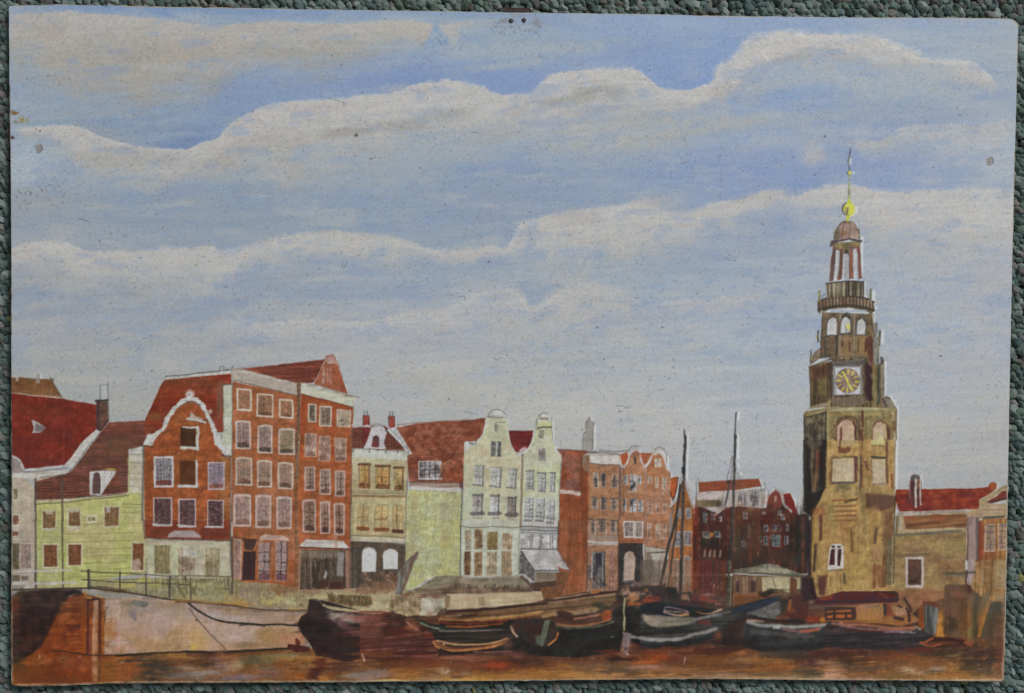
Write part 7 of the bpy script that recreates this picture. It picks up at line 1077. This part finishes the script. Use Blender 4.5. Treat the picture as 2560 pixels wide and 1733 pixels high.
scat(vO, 300, 1630, 2480, 1698, 260, [(134,98,56),(76,50,40),(112,68,42),(58,46,42),(146,112,74),(104,62,44),(120,102,88)], w=(1.5,4.5), L=(10,34), alpha=.35, ang=0, spread=.12, seed=90, clip=[wtr])
pg(vE, "0,0 1,0 1,1", (0,0,0), alpha=0)
ln(vL, "525,1120 515,1210", 2, (156,132,118), alpha=.8); ln(vR, "20,520 45,590", 4, (140,112,100), alpha=.85); ln(vR, "820,715 850,690", 3, (150,144,136), alpha=.7); ln(vG, "1655,1130 1680,1135", 1.5, (130,128,124), alpha=.8)
# worn pale rim along the lower edge and corners of the paint
ln(vO, "30,1712 160,1711 300,1706 600,1704 900,1703 1200,1701 1650,1696 2060,1698 2500,1701", 5, (150,136,112), alpha=.55, soft=2.5, dry=.45)
ln(vO, "2507,1700 2513,1500 2516,1400 2519,1200", 5, (140,116,96), alpha=.5, soft=2.5, dry=.35); ln(vO, "30,1710 29,1500 30,1300", 4, (132,122,100), alpha=.5, soft=2, dry=.4)

# ---------------------------------------------------------------- age: pencil hatching, grain, specks, scratches, flaking
bl_ = (LAB > 0) & ~np.isin(LAB, [sky, c1, c2, c3, c4, c5])
B = ss(.2, .8, up(bl_[::8, ::8].astype(np.float32), CH, CW))[..., None]
N_pv = noise(4, 46, .06); N_ph = noise(40, 4, -.03); N_g = noise(4.5, 4.5, 0, 1.0)
g_ = IMG.mean(2, keepdims=True)
IMG[:] = IMG * (1 - B) + B * ((g_ + (IMG - g_) * .86) * (1.0 + .15 * ss(45, 110, g_)))
dk_ = ss(.2, .8, up(np.isin(LAB, [hP])[::8, ::8].astype(np.float32), CH, CW))[..., None]; IMG *= 1 - dk_ * .22
lw_ = B * ss(1480, 1540, yy0)[..., None]; g_ = IMG.mean(2, keepdims=True)
IMG[:] = IMG * (1 - lw_) + lw_ * np.clip(((g_ + (IMG - g_) * 1.12) - 84) * 1.16 + 83, 14, 235)
tw_ = ss(.2, .8, up(np.isin(LAB, [i for i in range(1, len(parts)) if i == tw or parts[i][1] == tw])[::8, ::8].astype(np.float32), CH, CW))[..., None]
IMG[:] = IMG * (1 - tw_) + tw_ * np.clip(((IMG * .86 + IMG.mean(2, keepdims=True) * .14) - 100) * 1.10 + 98, 8, 240)
IMG *= 1 + (N_pv * .045 + N_ph * .03 + N_mid * .03)[..., None] * B
IMG *= 1 + (N_g * .050 + N_pix * .022)[..., None]
IMG += (N_fine * 2.0)[..., None] * np.array([1, -.2, -1], np.float32) + (N_mid * 2.2)[..., None] * np.array([-.6, .1, .8], np.float32)
# dark pits of the board showing through the paint
pit = noise(5, 3.4, 0, 1.2); pit2 = noise(80, 60)
m = ss(.74, .98, pit + pit2 * .16)[..., None] * (1 - B * .45)
IMG *= 1 - m * .26
r_ = random.Random(5)
for i in range(1100):
    x, y = r_.uniform(30, 2510), r_.uniform(60, 1250 if i % 4 else 1690)
    if i % 3 == 0: y = r_.uniform(500, 1150)
    a = r_.gauss(0, .6) if r_.random() < .6 else r_.uniform(0, 3.1); l = r_.uniform(.8, 4.2)
    k = r_.uniform(-.8, .8)
    q = [(x - math.cos(a) * l, y - math.sin(a) * l), (x, y + k), (x + math.cos(a + k * .5) * l, y + math.sin(a + k * .5) * l)]
    ln(vO, q, r_.uniform(.9, 1.9), (84, 86, 86), alpha=r_.uniform(.2, .6), tex=(), soft=.6)
for i in range(60):
    x, y = r_.uniform(30, 2510), r_.uniform(60, 1250); blob(vO, x, y, r_.uniform(1.4, 2.8), r_.uniform(1.4, 2.8), (62,64,64), .85, rough=.3)
for q in ("196,546 226,556", "870,1410 905,1420") : ln(vO, q, 1.5, (84,70,70), alpha=.8)
for q in ("820,245 858,255 860,268", "1090,92 1104,112", "1097,84 1106,96", "1059,143 1080,155", "1162,1028 1190,1034"): ln(vO, q, 1.3, (84,90,92), alpha=.7)
for q in ("1540,1015 1556,1014 1564,1020 1570,1016", "1145,742 1160,740 1162,750", "855,655 856,667 862,668 866,653", "1233,895 1242,900 1248,894", "1178,330 1196,333"): ln(vO, q, 1.4, (96,92,88), alpha=.8, sm=True)
for x, y, a in ((961,44,3.6),(830,137,3.4),(1103,33,3),(2060,340,4.6),(2036,438,3.4),(2351,890,4.4),(1551,1027,4),(1553,1048,3.2),(778,1020,3),(75,838,3.4),(1490,820,3.6),(1221,655,3.2),(1631,810,3.6),(1656,820,3.8),(380,930,2.4),(1120,995,3.4),(1085,345,2.4),(890,340,7),(842,325,4)): blob(vO, x, y, a, a * .8, (66,66,64), .8, rough=.6, kind='f')
scat(vO, 1225, 44, 1345, 84, 60, [(104,98,98),(120,116,112),(84,80,80)], w=(1,2.4), L=(.8,4), alpha=.6, spread=1.5, seed=92)
blob(vO, 1262, 50, 16, 10, (126,118,116), .6, kind='f'); blob(vO, 1340, 56, 14, 14, (120,114,112), .5, kind='f'); blob(vO, 1300, 38, 40, 6, (140,138,134), .5, kind='f')
scat(vO, 1225, 62, 1350, 92, 30, [(84,80,82),(104,98,98)], w=(1.2,2.6), L=(.8,4), alpha=.7, spread=1.5, seed=93)
scat(vO, 40, 455, 160, 520, 90, [(104,92,72),(84,80,70),(120,104,76),(160,164,160)], w=(1,2.4), L=(.8,4.5), alpha=.6, ang=.4, spread=1.2, seed=94)
scat(vO, 40, 290, 420, 470, 130, [(110,100,84),(96,92,84),(128,114,88)], w=(.9,2), L=(.8,4), alpha=.5, ang=.2, spread=1.0, seed=95)
scat(vO, 770, 300, 1160, 380, 90, [(96,98,88),(110,108,96)], w=(1,2.4), L=(.8,4), alpha=.5, spread=1.5, seed=96)
scat(vO, 1400, 560, 1700, 960, 150, [(104,106,100),(84,88,88)], w=(1,2), L=(.8,4), alpha=.5, spread=1.5, seed=97)
scat(vO, 1240, 860, 1560, 1000, 120, [(100,98,84),(84,84,80)], w=(1,2), L=(.8,4), alpha=.5, spread=1.5, seed=98)
ch_ = P('chipped_edge', None, 'brown and yellow chips in the paint at the left edge')
pg(vO, "26,276 34,275 40,280 48,278 46,284 36,287 28,284", (112,82,56), c2=(132,104,64), mix='f', p=ch_, soft=1.4); scat(vO, 46, 290, 72, 306, 30, [(150,136,66),(128,116,60),(166,156,96)], w=(1.4,3), L=(1,4), alpha=.8, ang=.4, spread=.6, seed=99, p=ch_)
blob(vO, 40, 305, 8, 6, (116,110,96), .8, kind='f', p=ch_); blob(vO, 45, 303, 2.2, 2.2, (214,214,206), 1); pg(vO, "25,340 34,339 37,344 33,348 25,347", (84,66,70), p=ch_, soft=1.2); blob(vO, 35, 340, 2, 1.6, (224,226,226), 1); ln(vO, "25,100 24,150", 1.6, (150,140,84), alpha=.6, dry=.4)
for x, y, ns in ((96,371,'left'),(2474,402,'right')):
    nh = P('nail_hole', None, 'filled and painted over nail hole near the %s edge' % ns)
    blob(vO, x, y, 10, 11, (132,126,118), .95, rough=.25, p=nh, kind='f'); ln(vO, [(x + 9 * math.cos(a), y + 10 * math.sin(a)) for a in np.linspace(-1.3, 2.2, 9)], 2.2, (74,72,66), alpha=.8, dry=.3); ln(vO, [(x - 9, y - 3), (x, y - 6), (x + 8, y - 3)], 1.4, (84,80,74), alpha=.7); ln(vO, [(x - 7, y + 2), (x + 6, y + 1)], 1.3, (90,86,80), alpha=.7); ln(vO, [(x - 6, y - 1), (x + 5, y - 3)], 1.4, (176,172,164), alpha=.8)
for x, y in ((91,320),(100,327),(76,381)): blob(vO, x, y, 2.6, 2.2, (80,84,84), .9)
for i in range(46):
    x, y = r_.uniform(1800, 2200), r_.uniform(90, 150)
HGT += (1 - np.clip(m[..., 0] * 1.3, 0, 1)) * 0
pg(vO, '2524,43 2541,46 2550,58 2549,80 2543,66 2536,56 2528,50', (156,146,134), c2=(170,160,146), mix='f', soft=1.2)
np.clip(IMG, 4, 235, out=IMG)
HGT = HGT * (.55 + .6 * np.abs(N_fine) + .5 * N_g)
# ---------------------------------------------------------------- materials
KAPPA = 1.55            # how much paler the paint is than it shows in this dim light
def material(name):
    m = bpy.data.materials.new(name); m.use_nodes = True
    nt = m.node_tree; return m, nt, nt.nodes['Principled BSDF']
def node(nt, kind, **kw):
    n = nt.nodes.new(kind)
    for k, v in kw.items():
        if k in n.inputs.keys(): n.inputs[k].default_value = v
        else: setattr(n, k, v)
    return n
def paint_material():
    m, nt, b = material('oil_paint')
    a = node(nt, 'ShaderNodeAttribute', attribute_name='paint')
    tc = node(nt, 'ShaderNodeTexCoord')
    n1 = node(nt, 'ShaderNodeTexNoise', Scale=2600.0, Detail=3.0)
    n2 = node(nt, 'ShaderNodeTexNoise', Scale=420.0, Detail=4.0)
    mp = node(nt, 'ShaderNodeMapping'); mp.inputs['Scale'].default_value = (.35, 1.6, 1)
    nt.links.new(tc.outputs['Object'], n1.inputs['Vector']); nt.links.new(tc.outputs['Object'], mp.inputs['Vector']); nt.links.new(mp.outputs['Vector'], n2.inputs['Vector'])
    mr = node(nt, 'ShaderNodeMapRange'); mr.inputs['To Min'].default_value = .955; mr.inputs['To Max'].default_value = 1.045
    nt.links.new(n1.outputs['Fac'], mr.inputs['Value'])
    mx = node(nt, 'ShaderNodeVectorMath', operation='SCALE')
    nt.links.new(a.outputs['Color'], mx.inputs[0]); nt.links.new(mr.outputs['Result'], mx.inputs['Scale'])
    nt.links.new(mx.outputs['Vector'], b.inputs['Base Color'])
    rr = node(nt, 'ShaderNodeMapRange'); rr.inputs['To Min'].default_value = .42; rr.inputs['To Max'].default_value = .68
    nt.links.new(n2.outputs['Fac'], rr.inputs['Value']); nt.links.new(rr.outputs['Result'], b.inputs['Roughness'])
    b.inputs['Specular IOR Level'].default_value = .3
    b1 = node(nt, 'ShaderNodeBump', Strength=.22, Distance=.0002); nt.links.new(n2.outputs['Fac'], b1.inputs['Height'])
    b2 = node(nt, 'ShaderNodeBump', Strength=.16, Distance=.0001); nt.links.new(n1.outputs['Fac'], b2.inputs['Height']); nt.links.new(b1.outputs['Normal'], b2.inputs['Normal'])
    nt.links.new(b2.outputs['Normal'], b.inputs['Normal'])
    return m
def noise_material(name, ca, cb, scale, rough, bump=.3, dist=.0004, metal=0.0, detail=4.0):
    m, nt, b = material(name)
    tc = node(nt, 'ShaderNodeTexCoord'); n = node(nt, 'ShaderNodeTexNoise', Scale=scale, Detail=detail)
    nt.links.new(tc.outputs['Object'], n.inputs['Vector'])
    r = node(nt, 'ShaderNodeValToRGB'); r.color_ramp.elements[0].color = (*ca, 1); r.color_ramp.elements[1].color = (*cb, 1)
    r.color_ramp.elements[0].position = .32; r.color_ramp.elements[1].position = .68
    nt.links.new(n.outputs['Fac'], r.inputs['Fac']); nt.links.new(r.outputs['Color'], b.inputs['Base Color'])
    b.inputs['Roughness'].default_value = rough; b.inputs['Metallic'].default_value = metal
    bp = node(nt, 'ShaderNodeBump', Strength=bump, Distance=dist); nt.links.new(n.outputs['Fac'], bp.inputs['Height']); nt.links.new(bp.outputs['Normal'], b.inputs['Normal'])
    return m
M_paint = paint_material()
M_board = noise_material('raw_hardboard', (.44, .38, .30), (.62, .56, .46), 900, .8)
M_metal = noise_material('rusty_brown_metal', (.030, .018, .016), (.085, .055, .048), 500, .5, metal=.3)
M_rivet = noise_material('dark_rivet', (.035, .030, .030), (.075, .066, .066), 900, .6, metal=.2)
M_shiny = noise_material('worn_brass_pin', (.50, .42, .34), (.75, .68, .60), 900, .35, metal=.6)

# ---------------------------------------------------------------- the painted board
def link(name, me, mat=None, parent=None):
    o = bpy.data.objects.new(name, me); col.objects.link(o)
    if mat: me.materials.append(mat)
    if parent: o.parent = parent
    return o
painting = bpy.data.objects.new('painting', None); col.objects.link(painting)
painting.location = (0, 0, TOP - .0036)
painting['label'] = 'unframed oil painting of canal houses, moored boats and a clock tower under clouds'
painting['category'] = 'painting'
UP = -painting.location.z
edge = vO("21.5,14 150,11 275,14 540,18.5 800,23.5 1100,28 1278,31 1600,34.5 1760,38.5 2100,43 2360,44 2480,45.5 2524,46.5 2534,49 2543,56 2547,64 2546,100 2545,130 2538.5,380 2534.5,540 2528,820 2522.5,1100 2518,1400 2513.5,1600 2510.5,1690 2509,1700 2503,1704.5 2300,1702.5 2060,1701.5 1850,1699 1650,1699 1500,1701 1200,1703.5 900,1706 600,1707.5 300,1709 220,1712 160,1714.5 100,1717 60,1717 36,1715.5 29,1711 27.5,1700 27,1583 28,1300 28,1100 27,800 26,500 25,400 23,230 21.5,100 21,22")
def cv(p): return np.stack([X0 + p[:, 0] * SPX, Y1 - p[:, 1] * SPX], 1)
# slightly bruised edge
eb = []
rb = random.Random(17)
for i in range(len(edge)):
    a, b = edge[i], edge[(i + 1) % len(edge)]; L = np.linalg.norm(b - a); n = max(1, int(L / 14))
    for k in range(n):
        t = k / n; nrm = np.array([b[1] - a[1], a[0] - b[0]]) / (L + 1e-9)
        eb.append(a + (b - a) * t + nrm * rb.gauss(0, .45))
eb = np.array(eb); ep = cv(eb)
import bmesh
def slab(poly, z0, z1, name, mat, parent, bevel=.0003):
    bm = bmesh.new()
    rings = []
    cen = poly.mean(0)
    for z, inset in ((z0, 0), (z1 - bevel, 0), (z1, bevel)):
        d = cen - poly; d = d / np.linalg.norm(d, axis=1)[:, None]
        q = poly + d * inset
        rings.append([bm.verts.new((x, y, z)) for x, y in q])
    n = len(poly)
    for r0, r1 in zip(rings, rings[1:]):
        for i in range(n): bm.faces.new((r0[(i + 1) % n], r0[i], r1[i], r1[(i + 1) % n]))
    bm.faces.new(rings[-1][::-1]); bm.faces.new(rings[0])
    bmesh.ops.recalc_face_normals(bm, faces=bm.faces)
    me = bpy.data.meshes.new(name); bm.to_mesh(me); bm.free()
    return link(name, me, mat, parent)
slab(ep, UP - .0036, UP - .00022, 'board', M_board, painting)

# paint film: one fine grid, cut into the painted things
ST = 2
nx_, ny_ = CW // ST, CH // ST
qx = (np.arange(nx_) + .5) * ST; qy = (np.arange(ny_) + .5) * ST
inside = np.zeros((ny_, nx_), bool)
ei = np.array(edge); 
for i in range(len(ei)):
    a, b = ei[i], ei[(i + 1) % len(ei)]
    if a[1] == b[1]: continue
    ys = ((a[1] > qy) != (b[1] > qy))
    xi = (b[0] - a[0]) * (qy - a[1]) / (b[1] - a[1]) + a[0]
    inside[ys] ^= qx[None, :] < xi[ys][:, None]
lab = LAB[ST // 2::ST, ST // 2::ST][:ny_, :nx_].copy()
# take the outermost ring of film off, so the raw edge of the board shows
e2 = inside.copy(); e2[1:] &= inside[:-1]; e2[:-1] &= inside[1:]; e2[:, 1:] &= inside[:, :-1]; e2[:, :-1] &= inside[:, 1:]
inside = e2
pad = np.pad(IMG, ((1, 1), (1, 1), (0, 0)), mode='edge')
vc = (pad[0:-1:1, 0:-1:1][::ST, ::ST] + pad[1::1, 0:-1:1][::ST, ::ST] + pad[0:-1:1, 1::1][::ST, ::ST] + pad[1::1, 1::1][::ST, ::ST]) / 4
hp = np.pad(HGT, ((1, 1), (1, 1)), mode='edge'); vh = hp[::ST, ::ST][:ny_ + 1, :nx_ + 1]
vc = vc[:ny_ + 1, :nx_ + 1] / 255.0
lin = np.where(vc <= .04045, vc / 12.92, ((vc + .055) / 1.055) ** 2.4) * KAPPA
lin = np.clip(lin, 0, .9).astype(np.float32)
gw = nx_ + 1
vid = np.arange((ny_ + 1) * gw).reshape(ny_ + 1, gw)
quads = np.stack([vid[1:, :-1], vid[1:, 1:], vid[:-1, 1:], vid[:-1, :-1]], -1).reshape(-1, 4)
fl = lab.reshape(-1); keep = inside.reshape(-1)
gx = X0 + np.arange(gw) * ST * SPX; gyy = Y1 - np.arange(ny_ + 1) * ST * SPX
PX, PY = np.meshgrid(gx, gyy)
PZ = UP + (vh * .00016 + np.clip((N_g[::ST, ::ST][:ny_, :nx_]), -1, 1).repeat(1, 0)[:1, :1] * 0)
co_all = np.stack([PX, PY, PZ], -1).reshape(-1, 3).astype(np.float32)
cl_all = np.concatenate([lin.reshape(-1, 3), np.ones(((ny_ + 1) * gw, 1), np.float32)], 1)
order = np.argsort(fl, kind='stable'); order = order[keep[order]]
fs = fl[order]
objs = {}
def film(name, faces, parent):
    v, inv = np.unique(faces.ravel(), return_inverse=True)
    me = bpy.data.meshes.new(name)
    me.vertices.add(len(v)); me.vertices.foreach_set('co', co_all[v].ravel())
    nf = len(faces); me.loops.add(nf * 4); me.loops.foreach_set('vertex_index', inv.astype(np.int32).ravel())
    me.polygons.add(nf); me.polygons.foreach_set('loop_start', np.arange(0, nf * 4, 4, dtype=np.int32))
    me.update(calc_edges=True)
    at = me.color_attributes.new('paint', 'FLOAT_COLOR', 'POINT'); at.data.foreach_set('color', cl_all[v].ravel())
    me.polygons.foreach_set('use_smooth', np.ones(nf, bool))
    return link(name, me, M_paint, parent)
top_of = {}
def top(i):
    p = parts[i][1]
    while p is not None and parts[p][1] is not None: p = parts[p][1]
    return p
bounds = {int(l): (np.searchsorted(fs, l), np.searchsorted(fs, l, 'right')) for l in np.unique(fs)}
loose = []
for i in list(bounds):                       # crumbs of a few quads go back to the neighbouring passage
    a, b = bounds[i]
    if b - a < 6 and top(i) is not None:
        loose.append((top(i), quads[order[a:b]])); del bounds[i]
for i in sorted(set(bounds) | {top(k) for k in bounds if top(k) is not None}, key=lambda k: (top(k) is not None, k)):
    name, _, label = parts[i]
    f = [quads[order[slice(*bounds[i])]]] if i in bounds else []
    f += [q for t, q in loose if t == i]
    par = objs[top(i)] if top(i) is not None else painting
    if not f: o = bpy.data.objects.new(name, None); col.objects.link(o); o.parent = par
    else: o = film(name, np.concatenate(f), par)
    if label: o['label'] = label
    objs[i] = o

# rivets and the metal hanger under the upper edge
def disc(name, c, r, z0, z1, mat, seg=20, dome=.0):
    bm = bmesh.new(); rings = []
    for z, rr in ((z0, r), (z1 - .00015, r), (z1, r * .86), (z1 + dome, r * .4)):
        rings.append([bm.verts.new((c[0] + rr * math.cos(6.2832 * k / seg) * (1 + .03 * math.sin(k * 2.3)), c[1] + rr * math.sin(6.2832 * k / seg), z)) for k in range(seg)])
    for r0, r1 in zip(rings, rings[1:]):
        for i in range(seg): bm.faces.new((r0[i], r0[(i + 1) % seg], r1[(i + 1) % seg], r1[i]))
    bm.faces.new(rings[-1]); me = bpy.data.meshes.new(name); bm.to_mesh(me); bm.free()
    for p in me.polygons: p.use_smooth = True
    return link(name, me, mat, painting)
for q in ((1277.5, 52.5), (1309.5, 51)): disc('rivet', to_plane([q])[0], .00142, UP - .001, UP + .00022, M_rivet, dome=.00012)
hb = bmesh.new()
cx, cy = to_plane([(1293, 26)])[0]; hw_, hh_ = .0086, .0022
prof = [(-hh_, -.0022), (-hh_ * .2, -.0012), (hh_ * .55, -.0013), (hh_ * .95, -.0020), (hh_, -.0030), (hh_ * .5, -.0037), (-hh_, -.0036)]
rows = []
for k in range(13):
    x = cx - hw_ + 2 * hw_ * k / 12; w = 1 - .12 * (k in (0, 12))
    rows.append([hb.verts.new((x, cy + y * w + .00006 * math.sin(k * 1.7), UP - .0004 + z * w)) for y, z in prof])
for a, b in zip(rows, rows[1:]):
    for i in range(len(prof)): hb.faces.new((a[i], a[(i + 1) % 7], b[(i + 1) % 7], b[i]))
hb.faces.new(rows[0]); hb.faces.new(rows[-1]); bmesh.ops.recalc_face_normals(hb, faces=hb.faces)
me = bpy.data.meshes.new('hanger'); hb.to_mesh(me); hb.free(); hg = link('hanger', me, M_metal, painting); hg['label'] = 'brown metal hanging bracket sticking out behind the upper edge'
pn = bmesh.new(); bmesh.ops.create_uvsphere(pn, u_segments=12, v_segments=8, radius=.0007)
me = bpy.data.meshes.new('pin'); pn.to_mesh(me); pn.free(); p_ = link('pin', me, M_shiny, hg); q = to_plane([(1328, 21)])[0]; p_.location = (q[0], q[1], UP - .0016)

# ---------------------------------------------------------------- carpet
def yarn_material():
    m, nt, b = material('green_loop_yarn')
    a = node(nt, 'ShaderNodeAttribute', attribute_name='yarn'); a.attribute_type = 'INSTANCER'
    tc = node(nt, 'ShaderNodeTexCoord')
    mp = node(nt, 'ShaderNodeMapping'); mp.inputs['Scale'].default_value = (1.0, 5.0, 1.0)
    n = node(nt, 'ShaderNodeTexNoise', Scale=1.4, Detail=4.0); n.inputs['Distortion'].default_value = 1.0
    nt.links.new(tc.outputs['Object'], mp.inputs['Vector'])
    sc = node(nt, 'ShaderNodeVectorMath', operation='SCALE', Scale=900.0); nt.links.new(mp.outputs['Vector'], sc.inputs[0]); nt.links.new(sc.outputs['Vector'], n.inputs['Vector'])
    r = node(nt, 'ShaderNodeMapRange'); r.inputs['From Min'].default_value = .3; r.inputs['From Max'].default_value = .7; r.inputs['To Min'].default_value = .40; r.inputs['To Max'].default_value = 1.7
    nt.links.new(n.outputs['Fac'], r.inputs['Value'])
    s = node(nt, 'ShaderNodeVectorMath', operation='SCALE'); nt.links.new(a.outputs['Color'], s.inputs[0]); nt.links.new(r.outputs['Result'], s.inputs['Scale'])
    nt.links.new(s.outputs['Vector'], b.inputs['Base Color']); b.inputs['Roughness'].default_value = .85; b.inputs['Specular IOR Level'].default_value = .15
    b.inputs['Sheen Weight'].default_value = .25; b.inputs['Sheen Roughness'].default_value = .5
    bp = node(nt, 'ShaderNodeBump', Strength=.7, Distance=.0004); nt.links.new(n.outputs['Fac'], bp.inputs['Height']); nt.links.new(bp.outputs['Normal'], b.inputs['Normal'])
    return m
M_yarn = yarn_material()
M_back = noise_material('carpet_backing', (.006, .010, .008), (.018, .026, .022), 300, .95)
ZC = TOP - .0112
bm = bmesh.new(); bmesh.ops.create_grid(bm, x_segments=8, y_segments=8, size=.9)
me = bpy.data.meshes.new('carpet'); bm.to_mesh(me); bm.free(); cp = link('carpet', me, M_back); cp.location.z = ZC; cp['kind'] = 'structure'
# one loop of yarn: a lumpy bent bean
bm = bmesh.new(); bmesh.ops.create_icosphere(bm, subdivisions=3, radius=1.0)
for v in bm.verts:
    p = v.co; t = math.atan2(p.z, p.y)
    k = 1 + .10 * math.sin(3.1 * t + 5 * p.x) + .06 * math.sin(7 * p.x + 3 * p.y + 1.3) + .05 * math.sin(9 * p.z - 4 * p.y)
    v.co = Vector((p.x * k * 1.0, p.y * k, p.z * k + .18 * p.x * p.x))
me = bpy.data.meshes.new('yarn_loop'); bm.to_mesh(me); bm.free()
for p in me.polygons: p.use_smooth = True
me.materials.append(M_yarn)
loop_obj = bpy.data.objects.new('yarn_loop', me)          # source shape only, not placed itself
rc = np.random.RandomState(3)
pitch = .0043
pts, rot, scl, clr = [], [], [], []
pal = np.array([(.10,.16,.145),(.14,.20,.19),(.075,.12,.10),(.19,.24,.23),(.15,.18,.165),(.12,.18,.145),(.22,.27,.26),(.17,.165,.155),(.09,.145,.145),(.16,.22,.20)], float)
ex0, ex1 = -.286, .283; ey0, ey1 = -.183, .188
j = 0
y = -.36
while y < .36:
    x = -.50 + (j % 2) * pitch * .5
    while x < .50:
        if not (ex0 < x < ex1 and ey0 < y < ey1):
            px, py = x + rc.normal(0, .0006), y + rc.normal(0, .0006)
            pts.append((px, py, -.0006 + rc.normal(0, .0006)))
            base = 2.45 if px > .27 else 2.3
            rot.append((rc.normal(0, .45), rc.normal(0, .45), base + rc.normal(0, .45)))
            s = rc.uniform(.85, 1.2)
            scl.append((.0033 * s, .0022 * s * rc.uniform(.85, 1.15), .0031 * s))
            c = pal[rc.randint(len(pal))] * rc.uniform(.65, 1.4)
            if rc.rand() < .002: c = np.array((.30, .30, .10))
            clr.append((*c, 1))
        x += pitch
    y += pitch * .86; j += 1
me = bpy.data.meshes.new('carpet_pile')
me.vertices.add(len(pts)); me.vertices.foreach_set('co', np.array(pts, np.float32).ravel())
for nm, ty, dat in (('turn', 'FLOAT_VECTOR', rot), ('size', 'FLOAT_VECTOR', scl)):
    a = me.attributes.new(nm, ty, 'POINT'); a.data.foreach_set('vector', np.array(dat, np.float32).ravel())
a = me.attributes.new('yarn', 'FLOAT_COLOR', 'POINT'); a.data.foreach_set('color', np.array(clr, np.float32).ravel())
pile = link('carpet_pile', me, M_yarn); pile.location.z = TOP - .0084
pile['kind'] = 'stuff'; pile['label'] = 'grey green loop pile carpet of small lumpy yarn loops under the painting'; pile['category'] = 'carpet'
ng = bpy.data.node_groups.new('loop_pile', 'GeometryNodeTree')
ng.interface.new_socket('Geometry', in_out='INPUT', socket_type='NodeSocketGeometry'); ng.interface.new_socket('Geometry', in_out='OUTPUT', socket_type='NodeSocketGeometry')
gi = ng.nodes.new('NodeGroupInput'); go = ng.nodes.new('NodeGroupOutput'); ip = ng.nodes.new('GeometryNodeInstanceOnPoints'); oi = ng.nodes.new('GeometryNodeObjectInfo'); oi.inputs['Object'].default_value = loop_obj
mpn = ng.nodes.new('GeometryNodeMeshToPoints')
at1 = ng.nodes.new('GeometryNodeInputNamedAttribute'); at1.data_type = 'FLOAT_VECTOR'; at1.inputs['Name'].default_value = 'turn'
at2 = ng.nodes.new('GeometryNodeInputNamedAttribute'); at2.data_type = 'FLOAT_VECTOR'; at2.inputs['Name'].default_value = 'size'
e2r = ng.nodes.new('FunctionNodeEulerToRotation')
ng.links.new(gi.outputs[0], mpn.inputs['Mesh']); ng.links.new(mpn.outputs['Points'], ip.inputs['Points']); ng.links.new(oi.outputs['Geometry'], ip.inputs['Instance'])
ng.links.new(at1.outputs['Attribute'], e2r.inputs['Euler']); ng.links.new(e2r.outputs['Rotation'], ip.inputs['Rotation']); ng.links.new(at2.outputs['Attribute'], ip.inputs['Scale'])
ng.links.new(ip.outputs['Instances'], go.inputs[0])
md = pile.modifiers.new('loops', 'NODES'); md.node_group = ng
